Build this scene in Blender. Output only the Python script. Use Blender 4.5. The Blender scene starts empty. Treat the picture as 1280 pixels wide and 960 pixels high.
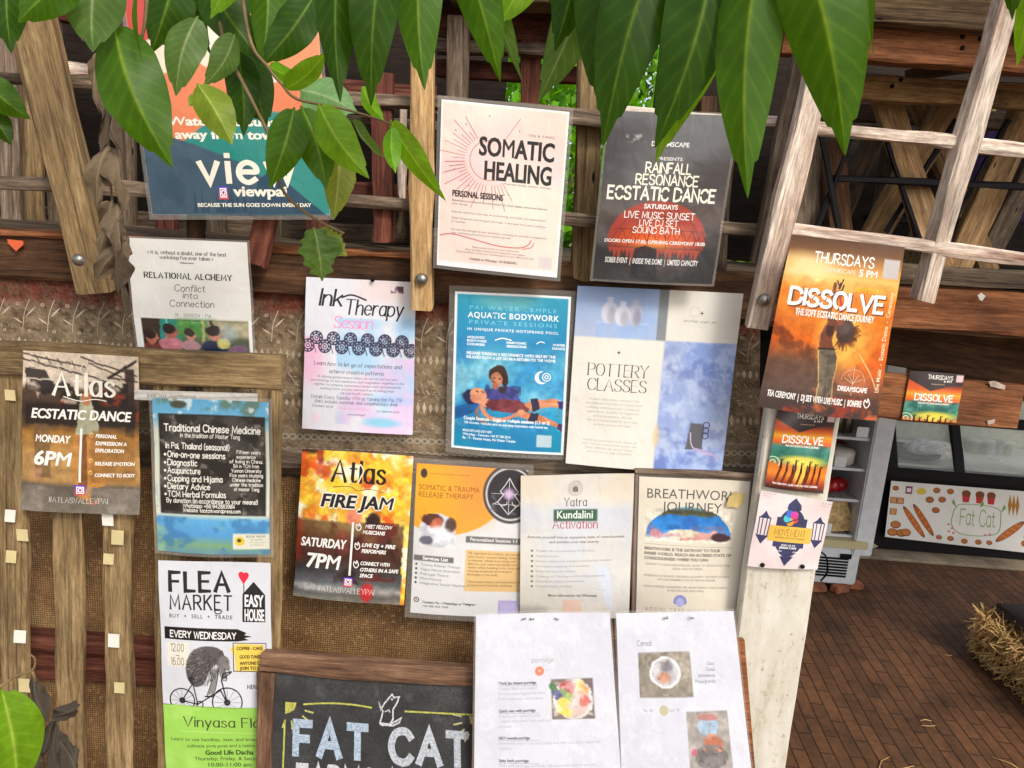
import bpy, bmesh, math, random
import numpy as np
from mathutils import Vector, Matrix, noise as mnoise
from mathutils.geometry import tessellate_polygon

S = bpy.context.scene
C = S.collection
R = math.radians

# ---------------------------------------------------------------- camera
F_PX = 960.0                      # focal length in photo pixels (1280 wide)
PITCH, ROLL = R(12.0), R(4.5)
EYE = Vector((0, 0, 1.5))
FW = Vector((0, math.cos(PITCH), -math.sin(PITCH)))
UP0 = Vector((0, math.sin(PITCH), math.cos(PITCH)))
RT = Vector((1, 0, 0)) * math.cos(ROLL) + UP0 * math.sin(ROLL)
UP = UP0 * math.cos(ROLL) - Vector((1, 0, 0)) * math.sin(ROLL)
cam_d = bpy.data.cameras.new('camera')
cam = bpy.data.objects.new('camera', cam_d); C.objects.link(cam)
m3 = Matrix((RT, UP, -FW)).transposed()
cam.matrix_world = Matrix.Translation(EYE) @ m3.to_4x4()
cam_d.sensor_width = 36.0
cam_d.lens = 36.0 * F_PX / 1280.0
cam_d.clip_start = 0.02; cam_d.clip_end = 500
S.camera = cam

# ---------------------------------------------------------------- light
SUN_EL, SUN_AZ = R(41), R(150)     # azimuth from +Y towards +X : the sun stands behind the camera, to the right
w = bpy.data.worlds.new('World'); S.world = w; w.use_nodes = True
nt = w.node_tree
sky = nt.nodes.new('ShaderNodeTexSky'); sky.sky_type = 'NISHITA'; sky.sun_disc = False
sky.sun_elevation = SUN_EL; sky.sun_rotation = SUN_AZ
sky.air_density = 1.0; sky.dust_density = 3.0; sky.ozone_density = 0.6
bg = nt.nodes['Background']; bg.inputs['Strength'].default_value = 0.15
hs_ = nt.nodes.new('ShaderNodeHueSaturation'); hs_.inputs['Saturation'].default_value = .45     # a thinly overcast, whitish sky
nt.links.new(sky.outputs[0], hs_.inputs['Color']); nt.links.new(hs_.outputs[0], bg.inputs['Color'])
sun_d = bpy.data.lights.new('sun', 'SUN'); sun_d.energy = 1.3; sun_d.angle = R(11); sun_d.color = (1, .94, .86)
sun = bpy.data.objects.new('sun', sun_d); C.objects.link(sun)
sdir = Vector((math.sin(SUN_AZ) * math.cos(SUN_EL), math.cos(SUN_AZ) * math.cos(SUN_EL), math.sin(SUN_EL)))
sun.rotation_euler = sdir.to_track_quat('Z', 'Y').to_euler()
S.view_settings.view_transform = 'Standard'; S.view_settings.look = 'None'
S.view_settings.gamma = 1; S.view_settings.use_curve_mapping = False
S.view_settings.exposure = 0.42
S.cycles.max_bounces = 6; S.cycles.transparent_max_bounces = 8

# ---------------------------------------------------------------- placing helpers
def P(px, py, Y):
    """the world point on the upright plane at distance Y that the photo shows at (px, py)"""
    d = FW * F_PX + RT * (px - 640) + UP * (480 - py)
    return EYE + d * (Y / d.y)
def Pz(px, py, z):
    d = FW * F_PX + RT * (px - 640) + UP * (480 - py)
    return EYE + d * ((z - EYE.z) / d.z)
def mpp(p):
    """metres per photo pixel at a point"""
    return (p - EYE).dot(FW) / F_PX
def lin(c):
    c = np.asarray(c, float) / 255.0
    return np.where(c <= .04045, c / 12.92, ((c + .055) / 1.055) ** 2.4)
def L4(c):
    a = lin(c); return (float(a[0]), float(a[1]), float(a[2]), 1)

# ---------------------------------------------------------------- scene helpers
def thing(name, label, cat, loc, group=None):
    o = bpy.data.objects.new(name, None); C.objects.link(o); o.location = loc
    o.empty_display_size = .05
    o['label'] = label; o['category'] = cat
    if group: o['group'] = group
    return o
def tag(o, label, cat, group=None):
    o['label'] = label; o['category'] = cat
    if group: o['group'] = group
    return o
def struct(o, kind='structure'):
    o['kind'] = kind; return o
def link(name, me, mat=None, parent=None, M=None):
    o = bpy.data.objects.new(name, me); C.objects.link(o)
    if mat is not None and not me.materials: me.materials.append(mat)
    M = M or Matrix.Identity(4)
    if parent is not None:
        W = Matrix.Identity(4); q = parent
        while q is not None:
            W = q.matrix_basis @ W; q = q.parent
        o.parent = parent
        o.matrix_basis = W.inverted() @ M
    else:
        o.matrix_basis = M
    return o
def mesh_from(name, verts, faces, smooth=False):
    me = bpy.data.meshes.new(name); me.from_pydata([tuple(v) for v in verts], [], faces); me.update()
    if smooth: me.shade_smooth()
    return me
def bm_mesh(name, bm, smooth=False):
    me = bpy.data.meshes.new(name); bm.to_mesh(me); bm.free()
    if smooth: me.shade_smooth()
    return me
def bm_box(bm, c, s, bev=0.0, M=None):
    r = bmesh.ops.create_cube(bm, size=1)
    vs = r['verts']
    for v in vs: v.co = Vector((v.co.x * s[0] + c[0], v.co.y * s[1] + c[1], v.co.z * s[2] + c[2]))
    if M is not None:
        for v in vs: v.co = M @ v.co
    if bev > 0:
        es = list({e for v in vs for e in v.link_edges})
        bmesh.ops.bevel(bm, geom=es, offset=bev, segments=2, affect='EDGES', clamp_overlap=True)
def box(name, c, s, mat, parent=None, bev=.003):
    """c = world centre; the object's own origin sits at its centre"""
    bm = bmesh.new(); bm_box(bm, (0, 0, 0), s, bev)
    return link(name, bm_mesh(name, bm), mat, parent, Matrix.Translation(Vector(c)))
def lathe_mesh(name, prof, n=20, smooth=True):
    vs, fs = [], []
    for r, z in prof:
        for k in range(n):
            a = 2 * math.pi * k / n; vs.append((r * math.cos(a), r * math.sin(a), z))
    for i in range(len(prof) - 1):
        for k in range(n):
            fs.append((i * n + k, i * n + (k + 1) % n, (i + 1) * n + (k + 1) % n, (i + 1) * n + k))
    fs.append(tuple(range(n))[::-1]); fs.append(tuple((len(prof) - 1) * n + k for k in range(n)))
    return mesh_from(name, vs, fs, smooth)
def tube_mesh(name, pts, rads, n=8, smooth=True):
    vs, fs = [], []
    pts = [Vector(p) for p in pts]
    ref = Vector((.3, -.8, .5))
    for i, p in enumerate(pts):
        t = (pts[min(i + 1, len(pts) - 1)] - pts[max(i - 1, 0)]).normalized()
        a = t.cross(ref).normalized(); b = t.cross(a)
        r = rads[i] if hasattr(rads, '__len__') else rads
        for k in range(n):
            th = 2 * math.pi * k / n; vs.append(p + (a * math.cos(th) + b * math.sin(th)) * r)
    for i in range(len(pts) - 1):
        for k in range(n):
            fs.append((i * n + k, i * n + (k + 1) % n, (i + 1) * n + (k + 1) % n, (i + 1) * n + k))
    fs.append(tuple(range(n))[::-1]); fs.append(tuple((len(pts) - 1) * n + k for k in range(n)))
    return mesh_from(name, vs, fs, smooth)
def spline(pts, n=6):
    """Catmull-Rom through pts"""
    pts = [Vector(p) for p in pts]; out = []
    for i in range(len(pts) - 1):
        p0 = pts[max(i - 1, 0)]; p1 = pts[i]; p2 = pts[i + 1]; p3 = pts[min(i + 2, len(pts) - 1)]
        for k in range(n):
            t = k / n
            out.append(.5 * ((2 * p1) + (p2 - p0) * t + (2 * p0 - 5 * p1 + 4 * p2 - p3) * t * t + (3 * p1 - p0 - 3 * p2 + p3) * t ** 3))
    out.append(pts[-1]); return out

# ---------------------------------------------------------------- materials
class NT:
    def __init__(s, name):
        s.m = bpy.data.materials.new(name); s.m.use_nodes = True
        s.t = s.m.node_tree; s.b = s.t.nodes['Principled BSDF']; s.out = s.t.nodes['Material Output']
    def n(s, typ, **kw):
        x = s.t.nodes.new('ShaderNode' + typ)
        for k, v in kw.items():
            if k.startswith('i_'): x.inputs[k[2:].replace('_', ' ')].default_value = v
            else: setattr(x, k, v)
        return x
    def l(s, a, b): s.t.links.new(a, b)
    def ramp(s, fac, stops):
        r = s.n('ValToRGB'); e = r.color_ramp.elements
        while len(e) < len(stops): e.new(.5)
        for k, (p, c) in enumerate(stops):
            e[k].position = p; e[k].color = c if len(c) == 4 else L4(c)
        s.l(fac, r.inputs[0]); return r.outputs[0]
    def mix(s, fac, a, b, mode='MIX'):
        x = s.n('Mix', data_type='RGBA', blend_type=mode)
        if isinstance(fac, (int, float)): x.inputs['Factor'].default_value = fac
        else: s.l(fac, x.inputs['Factor'])
        for sock, v in ((x.inputs['A'], a), (x.inputs['B'], b)):
            if isinstance(v, (tuple, list)): sock.default_value = v if len(v) == 4 else L4(v)
            else: s.l(v, sock)
        return x.outputs['Result']
    def bump(s, h, strength=.3, dist=.002):
        b = s.n('Bump'); b.inputs['Strength'].default_value = strength; b.inputs['Distance'].default_value = dist
        s.l(h, b.inputs['Height']); s.l(b.outputs[0], s.b.inputs['Normal'])
    def coords(s, scale, rnd=True, kind='Object'):
        tc = s.n('TexCoord'); mp = s.n('Mapping'); mp.inputs['Scale'].default_value = scale
        if rnd:
            oi = s.n('ObjectInfo'); mu = s.n('Math', operation='MULTIPLY'); mu.inputs[1].default_value = 37.0
            s.l(oi.outputs['Random'], mu.inputs[0]); s.l(mu.outputs[0], mp.inputs['Location'])
        s.l(tc.outputs[kind], mp.inputs['Vector']); return mp.outputs[0]

def wood(name, dark, mid, light, rough=.78, crack=.55, stretch=1.0, spots=None, bump=.5, gain=1.55):
    k = NT(name)
    v = k.coords((3.2 * stretch, 42, 42))
    n1 = k.n('TexNoise', i_Scale=1.6, i_Detail=9, i_Roughness=.68, i_Distortion=.5); k.l(v, n1.inputs['Vector'])
    col = k.ramp(n1.outputs[0], [(.28, dark), (.5, mid), (.74, light)])
    v2 = k.coords((4, 9, 9))
    n2 = k.n('TexNoise', i_Scale=1.3, i_Detail=5, i_Roughness=.6); k.l(v2, n2.inputs['Vector'])
    blot = k.ramp(n2.outputs[0], [(.3, (150, 148, 146)), (.62, (255, 255, 255))])
    col = k.mix(.75, col, blot, 'MULTIPLY')
    v3 = k.coords((1.3 * stretch, 95, 95))
    n3 = k.n('TexNoise', i_Scale=1.1, i_Detail=6, i_Roughness=.6, i_Distortion=.8); k.l(v3, n3.inputs['Vector'])
    cr = k.ramp(n3.outputs[0], [(.33, (0, 0, 0)), (.43, (255, 255, 255))])
    col = k.mix(crack, col, k.mix(.5, cr, cr), 'MULTIPLY')
    v5 = k.coords((20 * stretch, 240, 240)); n5 = k.n('TexNoise', i_Scale=1.2, i_Detail=5, i_Roughness=.75); k.l(v5, n5.inputs['Vector'])
    fine_ = k.ramp(n5.outputs[0], [(.32, (140, 132, 124)), (.62, (255, 255, 255))]); col = k.mix(.8, col, fine_, 'MULTIPLY')
    n6 = k.n('TexNoise', i_Scale=3.2, i_Detail=8, i_Roughness=.72); k.l(k.coords((1, 2.2, 2.2)), n6.inputs['Vector'])
    col = k.mix(.6, col, k.ramp(n6.outputs[0], [(.34, (104, 92, 80)), (.46, (255, 255, 255))]), 'MULTIPLY')
    vo = k.n('TexVoronoi', i_Scale=5.5); k.l(k.coords((.8, 3, 3)), vo.inputs['Vector'])
    col = k.mix(1.0, col, k.ramp(vo.outputs['Distance'], [(.035, (50, 38, 28)), (.06, (255, 255, 255))]), 'MULTIPLY')
    if spots:
        n4 = k.n('TexNoise', i_Scale=9, i_Detail=7, i_Roughness=.7); k.l(k.coords((1, 1.6, 1.6)), n4.inputs['Vector'])
        f = k.ramp(n4.outputs[0], [(.52, (0, 0, 0)), (.6, (255, 255, 255))])
        col = k.mix(f, col, spots)
    col = k.mix(1.0, col, (gain * .98, gain, gain * 1.03, 1), 'MULTIPLY')
    k.l(col, k.b.inputs['Base Color'])
    k.b.inputs['Roughness'].default_value = rough
    k.b.inputs['Specular IOR Level'].default_value = .3
    ad = k.n('Math', operation='ADD'); k.l(n5.outputs[0], ad.inputs[0]); k.l(cr, ad.inputs[1])
    k.bump(ad.outputs[0], bump, .0025)
    return k.m
def plain(name, c, rough=.5, metal=0, var=.0, scale=30, spec=.5, bump=0):
    k = NT(name); k.b.inputs['Roughness'].default_value = rough; k.b.inputs['Metallic'].default_value = metal
    k.b.inputs['Specular IOR Level'].default_value = spec
    n = k.n('TexNoise', i_Scale=scale, i_Detail=6, i_Roughness=.65); k.l(k.coords((1, 1, 1)), n.inputs['Vector'])
    lo = tuple(max(0, x * (1 - var)) for x in c); hi = tuple(min(255, x * (1 + var)) for x in c)
    k.l(k.ramp(n.outputs[0], [(.3, lo), (.7, hi)]), k.b.inputs['Base Color'])
    if bump: k.bump(n.outputs[0], bump, .002)
    return k.m
def paint_mat(name, rough=.4, wrinkle=.25, wscale=9, coat=0.0, spec=.5):
    """printed paper: its colours are the mesh's own colour attribute"""
    k = NT(name); a = k.n('VertexColor'); a.layer_name = 'Col'
    k.l(a.outputs[0], k.b.inputs['Base Color'])
    k.b.inputs['Roughness'].default_value = rough; k.b.inputs['Specular IOR Level'].default_value = spec
    k.b.inputs['Coat Weight'].default_value = coat; k.b.inputs['Coat Roughness'].default_value = .18
    n = k.n('TexNoise', i_Scale=wscale, i_Detail=3, i_Roughness=.5); k.l(k.coords((1, 1, 1)), n.inputs['Vector'])
    n2 = k.n('TexNoise', i_Scale=wscale * 3.5, i_Detail=2, i_Distortion=1.2); k.l(k.coords((1, 1, .6)), n2.inputs['Vector'])
    mx = k.mix(.22, n.outputs[0], n2.outputs[0]); k.bump(mx, wrinkle, .02)
    return k.m

M = {}
M['tan'] = wood('weathered tan wood', (86, 68, 44), (140, 115, 78), (172, 147, 106), bump=.4)
M['pine'] = wood('pale pine wood', (150, 112, 70), (199, 160, 108), (222, 190, 142), crack=.2, bump=.25)
M['grey'] = wood('grey weathered wood', (66, 54, 44), (112, 94, 76), (158, 140, 120))
M['brown'] = wood('dark brown wood', (44, 28, 17), (84, 56, 34), (118, 84, 54))
M['red'] = wood('red brown wood', (60, 28, 22), (104, 56, 42), (138, 86, 64))
M['rust'] = wood('warm brown board', (92, 52, 28), (136, 84, 50), (166, 112, 72), crack=.3)
M['pale_sunlit'] = wood('pale sunlit wood', (150, 104, 84), (212, 190, 170), (238, 228, 212), crack=.35)  # pale wood; sunlight on the right-hand rails and posts is put into this colour
M['log'] = wood('cracked log', (62, 48, 34), (122, 98, 70), (160, 134, 100), crack=.85, stretch=.6)
M['deck'] = wood('grey deck board', (54, 44, 34), (96, 80, 62), (130, 112, 90))
k = NT('white painted board'); _n = k.n('TexNoise', i_Scale=14, i_Detail=8, i_Roughness=.7); k.l(k.coords((.5, 1.6, 1.6)), _n.inputs['Vector'])
_c = k.ramp(_n.outputs[0], [(.34, (176, 164, 138)), (.44, (206, 199, 182)), (.62, (220, 215, 202)), (.75, (228, 224, 214))])
_n2 = k.n('TexNoise', i_Scale=60, i_Detail=5, i_Roughness=.8); k.l(k.coords((.7, 1, 1)), _n2.inputs['Vector'])
_c = k.mix(k.ramp(_n2.outputs[0], [(.60, (0, 0, 0)), (.65, (255, 255, 255))]), _c, (168, 156, 134)); k.l(_c, k.b.inputs['Base Color']); k.b.inputs['Roughness'].default_value = .55; k.bump(_n.outputs[0], .3, .003)
M['whiteboard'] = k.m
M['warm'] = wood('warm tan board', (112, 82, 50), (164, 128, 86), (196, 162, 118), crack=.45, gain=1.55)
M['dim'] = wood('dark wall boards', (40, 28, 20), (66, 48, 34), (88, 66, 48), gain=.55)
M['frame'] = wood('chalkboard frame wood', (72, 50, 36), (118, 86, 64), (152, 118, 92), crack=.3, bump=.3)
M['steel'] = plain('bolt steel', (150, 146, 138), .35, .9, .12, 60)
M['black'] = plain('black metal', (13, 9, 12), .6, 0, .2, spec=.2)
M['white'] = plain('white enamel', (214, 218, 222), .35, 0, .05)
M['print'] = paint_mat('laminated print', .3, .32, 8, .55)
M['paper'] = paint_mat('matt paper print', .6, .3, 9, 0, .35)
M['film'] = paint_mat('sheet in crinkled film', .3, .2, 11, .6)
M['ground'] = plain('dry soil', (120, 100, 76), .95, 0, .25, 6)
# ---------------------------------------------------------------- lettering
STROKES = {
'A':"0,0 4,10 8,0;1.5,3.6 6.5,3.6",'B':"0,0 0,10;~0,10 3.5,10 5.8,9.2 6.2,7.6 5.4,6 3.5,5.3 0,5.3;~0,5.3 4,5.3 6.4,4.4 7,2.7 6.2,.9 4,0 0,0",
'C':"~7.6,8 6.2,9.6 4,10 1.4,8.8 0,5 1.4,1.2 4,0 6.2,.4 7.6,2",'D':"0,0 0,10;~0,10 3.2,10 6.6,8.6 7.8,5 6.6,1.4 3.2,0 0,0",
'E':"6,0 0,0 0,10 6,10;0,5.3 5,5.3",'F':"0,0 0,10 6,10;0,5.2 5,5.2",'G':"~7.6,8 6.2,9.6 4,10 1.4,8.8 0,5 1.4,1.2 4,0 6.2,.4 7.7,2;7.7,2 7.7,4.6 5,4.6",
'H':"0,0 0,10;7,0 7,10;0,5 7,5",'I':"0,0 0,10",'J':"~4,10 4,3 3.5,.8 2,0 .5,.7 0,2",'K':"0,0 0,10;6.5,10 0,4;2.2,6 7,0",'L':"0,10 0,0 5.5,0",
'M':"0,0 .6,10 4.5,2 8.4,10 9,0",'N':"0,0 0,10 7,0 7,10",'O':"c4,10 1.2,8.8 0,5 1.2,1.2 4,0 6.8,1.2 8,5 6.8,8.8",
'P':"0,0 0,10;~0,10 3.6,10 5.9,9.1 6.4,7.4 5.9,5.7 3.6,4.8 0,4.8",'Q':"c4,10 1.2,8.8 0,5 1.2,1.2 4,0 6.8,1.2 8,5 6.8,8.8;5,2.5 8.3,-1",
'R':"0,0 0,10;~0,10 3.6,10 5.9,9.1 6.4,7.4 5.9,5.7 3.6,4.8 0,4.8;3,4.8 7,0",'S':"~6.4,8.2 5,9.7 3.2,10 1.2,9.2 .5,7.5 1.5,5.9 3.5,5 5.7,4.1 6.6,2.5 5.8,.8 3.4,0 1.2,.4 0,2",
'T':"0,10 7.5,10;3.75,10 3.75,0",'U':"~0,10 0,3.5 1,1 3.5,0 6,1 7,3.5 7,10",'V':"0,10 4,0 8,10",'W':"0,10 2.8,0 5.6,9 8.4,0 11.2,10",
'X':"0,0 7,10;0,10 7,0",'Y':"0,10 3.75,5 7.5,10;3.75,5 3.75,0",'Z':"0,10 7,10 0,0 7,0",
'a':"~5,5 4,6.4 2.2,6.6 .6,5.4 0,3.3 .6,1 2.3,0 4,.8 5,2.3;5,6.6 5,0",'b':"0,10 0,0;~0,4.5 1.2,6.2 3,6.6 4.8,5.4 5.3,3.3 4.8,1.2 3,0 1.2,.4 0,2",
'c':"~4.8,5.3 3.2,6.6 1.3,6 0,3.3 1.3,.6 3.2,0 4.8,1.2",'d':"5.3,10 5.3,0;~5.3,4.5 4,6.2 2.3,6.6 .5,5.4 0,3.3 .5,1.2 2.3,0 4,.4 5.3,2",
'e':"~0,3.4 2.5,3.5 5.1,3.6 4.6,5.6 2.7,6.6 .8,5.6 0,3.3 .8,1 2.7,0 4.8,1.2",'f':"~4,9.5 2.8,10 1.8,9 1.6,7.5 1.6,3 1.6,0;0,6.4 3.6,6.4",
'g':"~5,5 4,6.4 2.2,6.6 .6,5.4 0,3.3 .6,1 2.3,0 4,.8 5,2.3;~5,6.6 5,2 5,-1 4,-2.8 2.2,-3 .4,-2.2",'h':"0,10 0,0;~0,4.3 1.3,6.1 3,6.6 4.5,5.8 5,4 5,2 5,0",
'i':"0,6.6 0,0;0,9.2 0,8.4",'j':"~2,6.6 2,2 2,-1.5 1.2,-3 0,-2.6;2,9.2 2,8.4",'k':"0,10 0,0;4.6,6.6 0,2.6;1.8,4.2 5,0",'l':"0,10 0,0",
'm':"0,6.6 0,0;~0,4.5 1,6.2 2.3,6.6 3.7,5.8 4,4 4,2 4,0;~4,4.5 5,6.2 6.4,6.6 7.7,5.8 8,4 8,2 8,0",'n':"0,6.6 0,0;~0,4.3 1.3,6.1 3,6.6 4.5,5.8 5,4 5,2 5,0",
'o':"c2.7,6.6 .7,5.7 0,3.3 .7,.9 2.7,0 4.7,.9 5.4,3.3 4.7,5.7",'p':"0,6.6 0,-3;~0,4.5 1.2,6.2 3,6.6 4.8,5.4 5.3,3.3 4.8,1.2 3,0 1.2,.4 0,2",
'q':"5.3,6.6 5.3,-3;~5.3,4.5 4,6.2 2.3,6.6 .5,5.4 0,3.3 .5,1.2 2.3,0 4,.4 5.3,2",'r':"0,6.6 0,0;~0,4 1,5.8 2.3,6.6 3.6,6.3",
's':"~4.3,5.5 2.6,6.6 .8,6 .4,4.8 2.2,3.5 4,2.4 4.3,1.2 2.6,0 .8,.3 0,1.4",'t':"~1.6,9 1.6,5 1.6,1.6 2.3,.2 3.8,.4;0,6.4 3.6,6.4",
'u':"~0,6.6 0,4 0,2.4 .6,.6 2.2,0 4,.8 5,2.6;5,6.6 5,0",'v':"0,6.6 2.6,0 5.2,6.6",'w':"0,6.6 1.9,0 3.8,6 5.7,0 7.6,6.6",'x':"0,6.6 5,0;5,6.6 0,0",
'y':"0,6.6 2.6,0;5.2,6.6 1.4,-3",'z':"0,6.6 4.6,6.6 0,0 4.8,0",
'0':"c3,10 .8,8.6 0,5 .8,1.4 3,0 5.2,1.4 6,5 5.2,8.6",'1':"0,8 2,10 2,0",'2':"~0,7.8 .8,9.5 3,10 5.2,9 5.6,7 4,4 0,0;0,0 6,0",
'3':"~.3,9 2.5,10 5,9 5,6.5 2.5,5.4;~2.5,5.4 5.5,4.3 5.6,1.5 3,0 .2,.9",'4':"4.5,0 4.5,10 0,3 6.5,3",'5':"5.5,10 .8,10 .5,5.8;~.5,5.8 3,6.3 5.5,5 5.6,1.8 3,0 .2,.8",
'6':"~5,9.3 3,10 1,8 .1,4.5 .6,1.2 3,0 5.4,1 5.8,3.2 4.8,5.6 3,6 1,5 .1,3.5",'7':"0,10 6,10 2,0",'8':"c3,10 .7,9 .8,6.5 3,5.3 5.5,3.8 5.6,1.2 3,0 .4,1.2 .5,3.8 3,5.3 5.2,6.5 5.3,9",
'9':"~.9,.7 3,0 5,2 5.9,5.5 5.4,8.8 3,10 .6,9 .2,6.8 1.2,4.4 3,4 5,5 5.9,6.5",
'.':"0,0 .2,.6",',':"0,.5 -.4,-1.5",'-':"0,4 3,4",'/':"0,-1 3.5,11",':':"0,.2 0,1;0,4.8 0,5.6",'&':"~7,0 4,3.6 1.5,7 1.8,9.3 3.5,10 5,9 4.6,7 1.5,4.6 .3,2.4 1.2,.4 3.2,0 5.4,1.4 6.6,4.4",
"'":"0,10 0,8",'!':"0,10 0,3;0,.8 0,0",'+':"0,4 5,4;2.5,1.5 2.5,6.5",'#':"1,0 2,10;4.5,0 5.5,10;0,3.4 6,3.4;.5,6.8 6.5,6.8",'|':"0,-1 0,10",'*':"1.2,5 1.8,5.6",'<':"3,7 0,4 3,1",'>':"0,7 3,4 0,1",'(':"~2,11 .3,7 .3,3 2,-1",')':"~0,11 1.7,7 1.7,3 0,-1",'@':"c3,8 0,5 3,0 6,5"}
_gc = {}
def _cr(p, closed):
    n = len(p); out = []
    rng = range(n) if closed else range(n - 1)
    for i in rng:
        if closed: a, b, c, d = p[(i - 1) % n], p[i], p[(i + 1) % n], p[(i + 2) % n]
        else: a, b, c, d = p[max(i - 1, 0)], p[i], p[i + 1], p[min(i + 2, n - 1)]
        for k in range(4):
            t = k / 4
            out.append(.5 * (2 * b + (c - a) * t + (2 * a - 5 * b + 4 * c - d) * t * t + (3 * b - a - 3 * c + d) * t ** 3))
    if not closed: out.append(p[-1])
    return out
def glyph(ch):
    if ch in _gc: return _gc[ch]
    st = []; wmax = 0
    for part in STROKES.get(ch, STROKES.get(ch.upper(), '0,0 4,0')).split(';'):
        cl = part[0] == 'c'; sm = part[0] in 'c~'
        p = [np.array([float(q) for q in s.split(',')]) for s in (part[1:] if sm else part).split()]
        wmax = max(wmax, max(q[0] for q in p))
        st.append((_cr(p, cl) if sm else p, cl))
    _gc[ch] = (st, wmax); return _gc[ch]
def stroke_poly(pts, closed, pen, thin):
    """a polyline drawn with a broad pen -> verts, quads (upright strokes thick, level ones thin)"""
    pts = [np.asarray(p, float) for p in pts]; n = len(pts)
    vs, fs = [], []
    for i in range(n):
        if closed: a, b = pts[(i - 1) % n], pts[(i + 1) % n]; d0 = pts[i] - a; d1 = b - pts[i]
        else:
            d0 = pts[i] - pts[i - 1] if i else pts[1] - pts[0]
            d1 = pts[i + 1] - pts[i] if i < n - 1 else d0
        d0 = d0 / (np.hypot(*d0) + 1e-9); d1 = d1 / (np.hypot(*d1) + 1e-9)
        t = d0 + d1; t = t / (np.hypot(*t) + 1e-9)
        nn = np.array([-t[1], t[0]])
        cosm = max(.45, float(nn @ np.array([-d1[1], d1[0]])))
        wd = pen * (thin + (1 - thin) * abs(t[1])) * .5 / cosm
        q = pts[i]
        if not closed and i == 0: q = q - d1 * pen * .25
        if not closed and i == n - 1: q = q + d0 * pen * .25
        vs += [q + nn * wd, q - nn * wd]
    for i in range(n if closed else n - 1):
        j = (i + 1) % n; fs.append((2 * i, 2 * i + 1, 2 * j + 1, 2 * j))
    return np.array(vs), fs

BF = {}          # built-in font glyphs: (char, weight) -> verts, faces, advance
def load_builtin():
    chars = [chr(c) for c in range(33, 127)] + ['•', '«', '»', '✦'[:0] or '·']
    todo = []
    def mk(body, off):
        cu = bpy.data.curves.new('t', 'FONT'); cu.body = body; cu.size = 1; cu.offset = off; cu.resolution_u = 3
        o = bpy.data.objects.new('t', cu); C.objects.link(o); return o
    for off in (0, .018, .024):
        for ch in chars:
            todo.append((ch, off, mk(ch, off), mk(ch + '|', off) if off == 0 else None))
    bar = mk('|', 0)
    dg = bpy.context.evaluated_depsgraph_get()
    def get(o):
        e = o.evaluated_get(dg); me = e.to_mesh()
        v = np.array([(q.co.x, q.co.y) for q in me.vertices]).reshape(-1, 2); f = [tuple(p.vertices) for p in me.polygons]
        e.to_mesh_clear(); return v, f
    bx = get(bar)[0][:, 0].max()
    adv = {}
    for ch, off, o, o2 in todo:
        v, f = get(o)
        if o2 is not None: adv[ch] = get(o2)[0][:, 0].max() - bx
        BF[ch, off] = (v, f, adv[ch])
    cap = BF['H', 0][0][:, 1].max()
    for kx in list(BF):
        v, f, a = BF[kx]; BF[kx] = (v / cap, f, a / cap)
    objs = [x for t in todo for x in (t[2], t[3]) if x] + [bar]
    for o in objs:
        d = o.data; bpy.data.objects.remove(o); bpy.data.curves.remove(d)
load_builtin()

# ---------------------------------------------------------------- printed art
def vnoise(H, W, cells, seed):
    rg = np.random.RandomState(seed); cy, cx = cells
    g = rg.rand(cy + 3, cx + 3)
    y = np.linspace(0, cy, H); x = np.linspace(0, cx, W)
    yi = y.astype(int); xi = x.astype(int); fy = (y - yi)[:, None]; fx = (x - xi)[None]
    fy = fy * fy * (3 - 2 * fy); fx = fx * fx * (3 - 2 * fx)
    a = g[yi][:, xi]; b = g[yi][:, xi + 1]; c = g[yi + 1][:, xi]; d = g[yi + 1][:, xi + 1]
    return (a * (1 - fx) + b * fx) * (1 - fy) + (c * (1 - fx) + d * fx) * fy
def fbm(H, W, c0, seed, octs=4, asp=1.0):
    o = np.zeros((H, W)); amp = 1; tot = 0
    for k in range(octs):
        o += amp * vnoise(H, W, (max(1, int(c0 * 2 ** k)), max(1, int(c0 * asp * 2 ** k))), seed + k * 17); tot += amp; amp *= .55
    return o / tot
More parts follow.
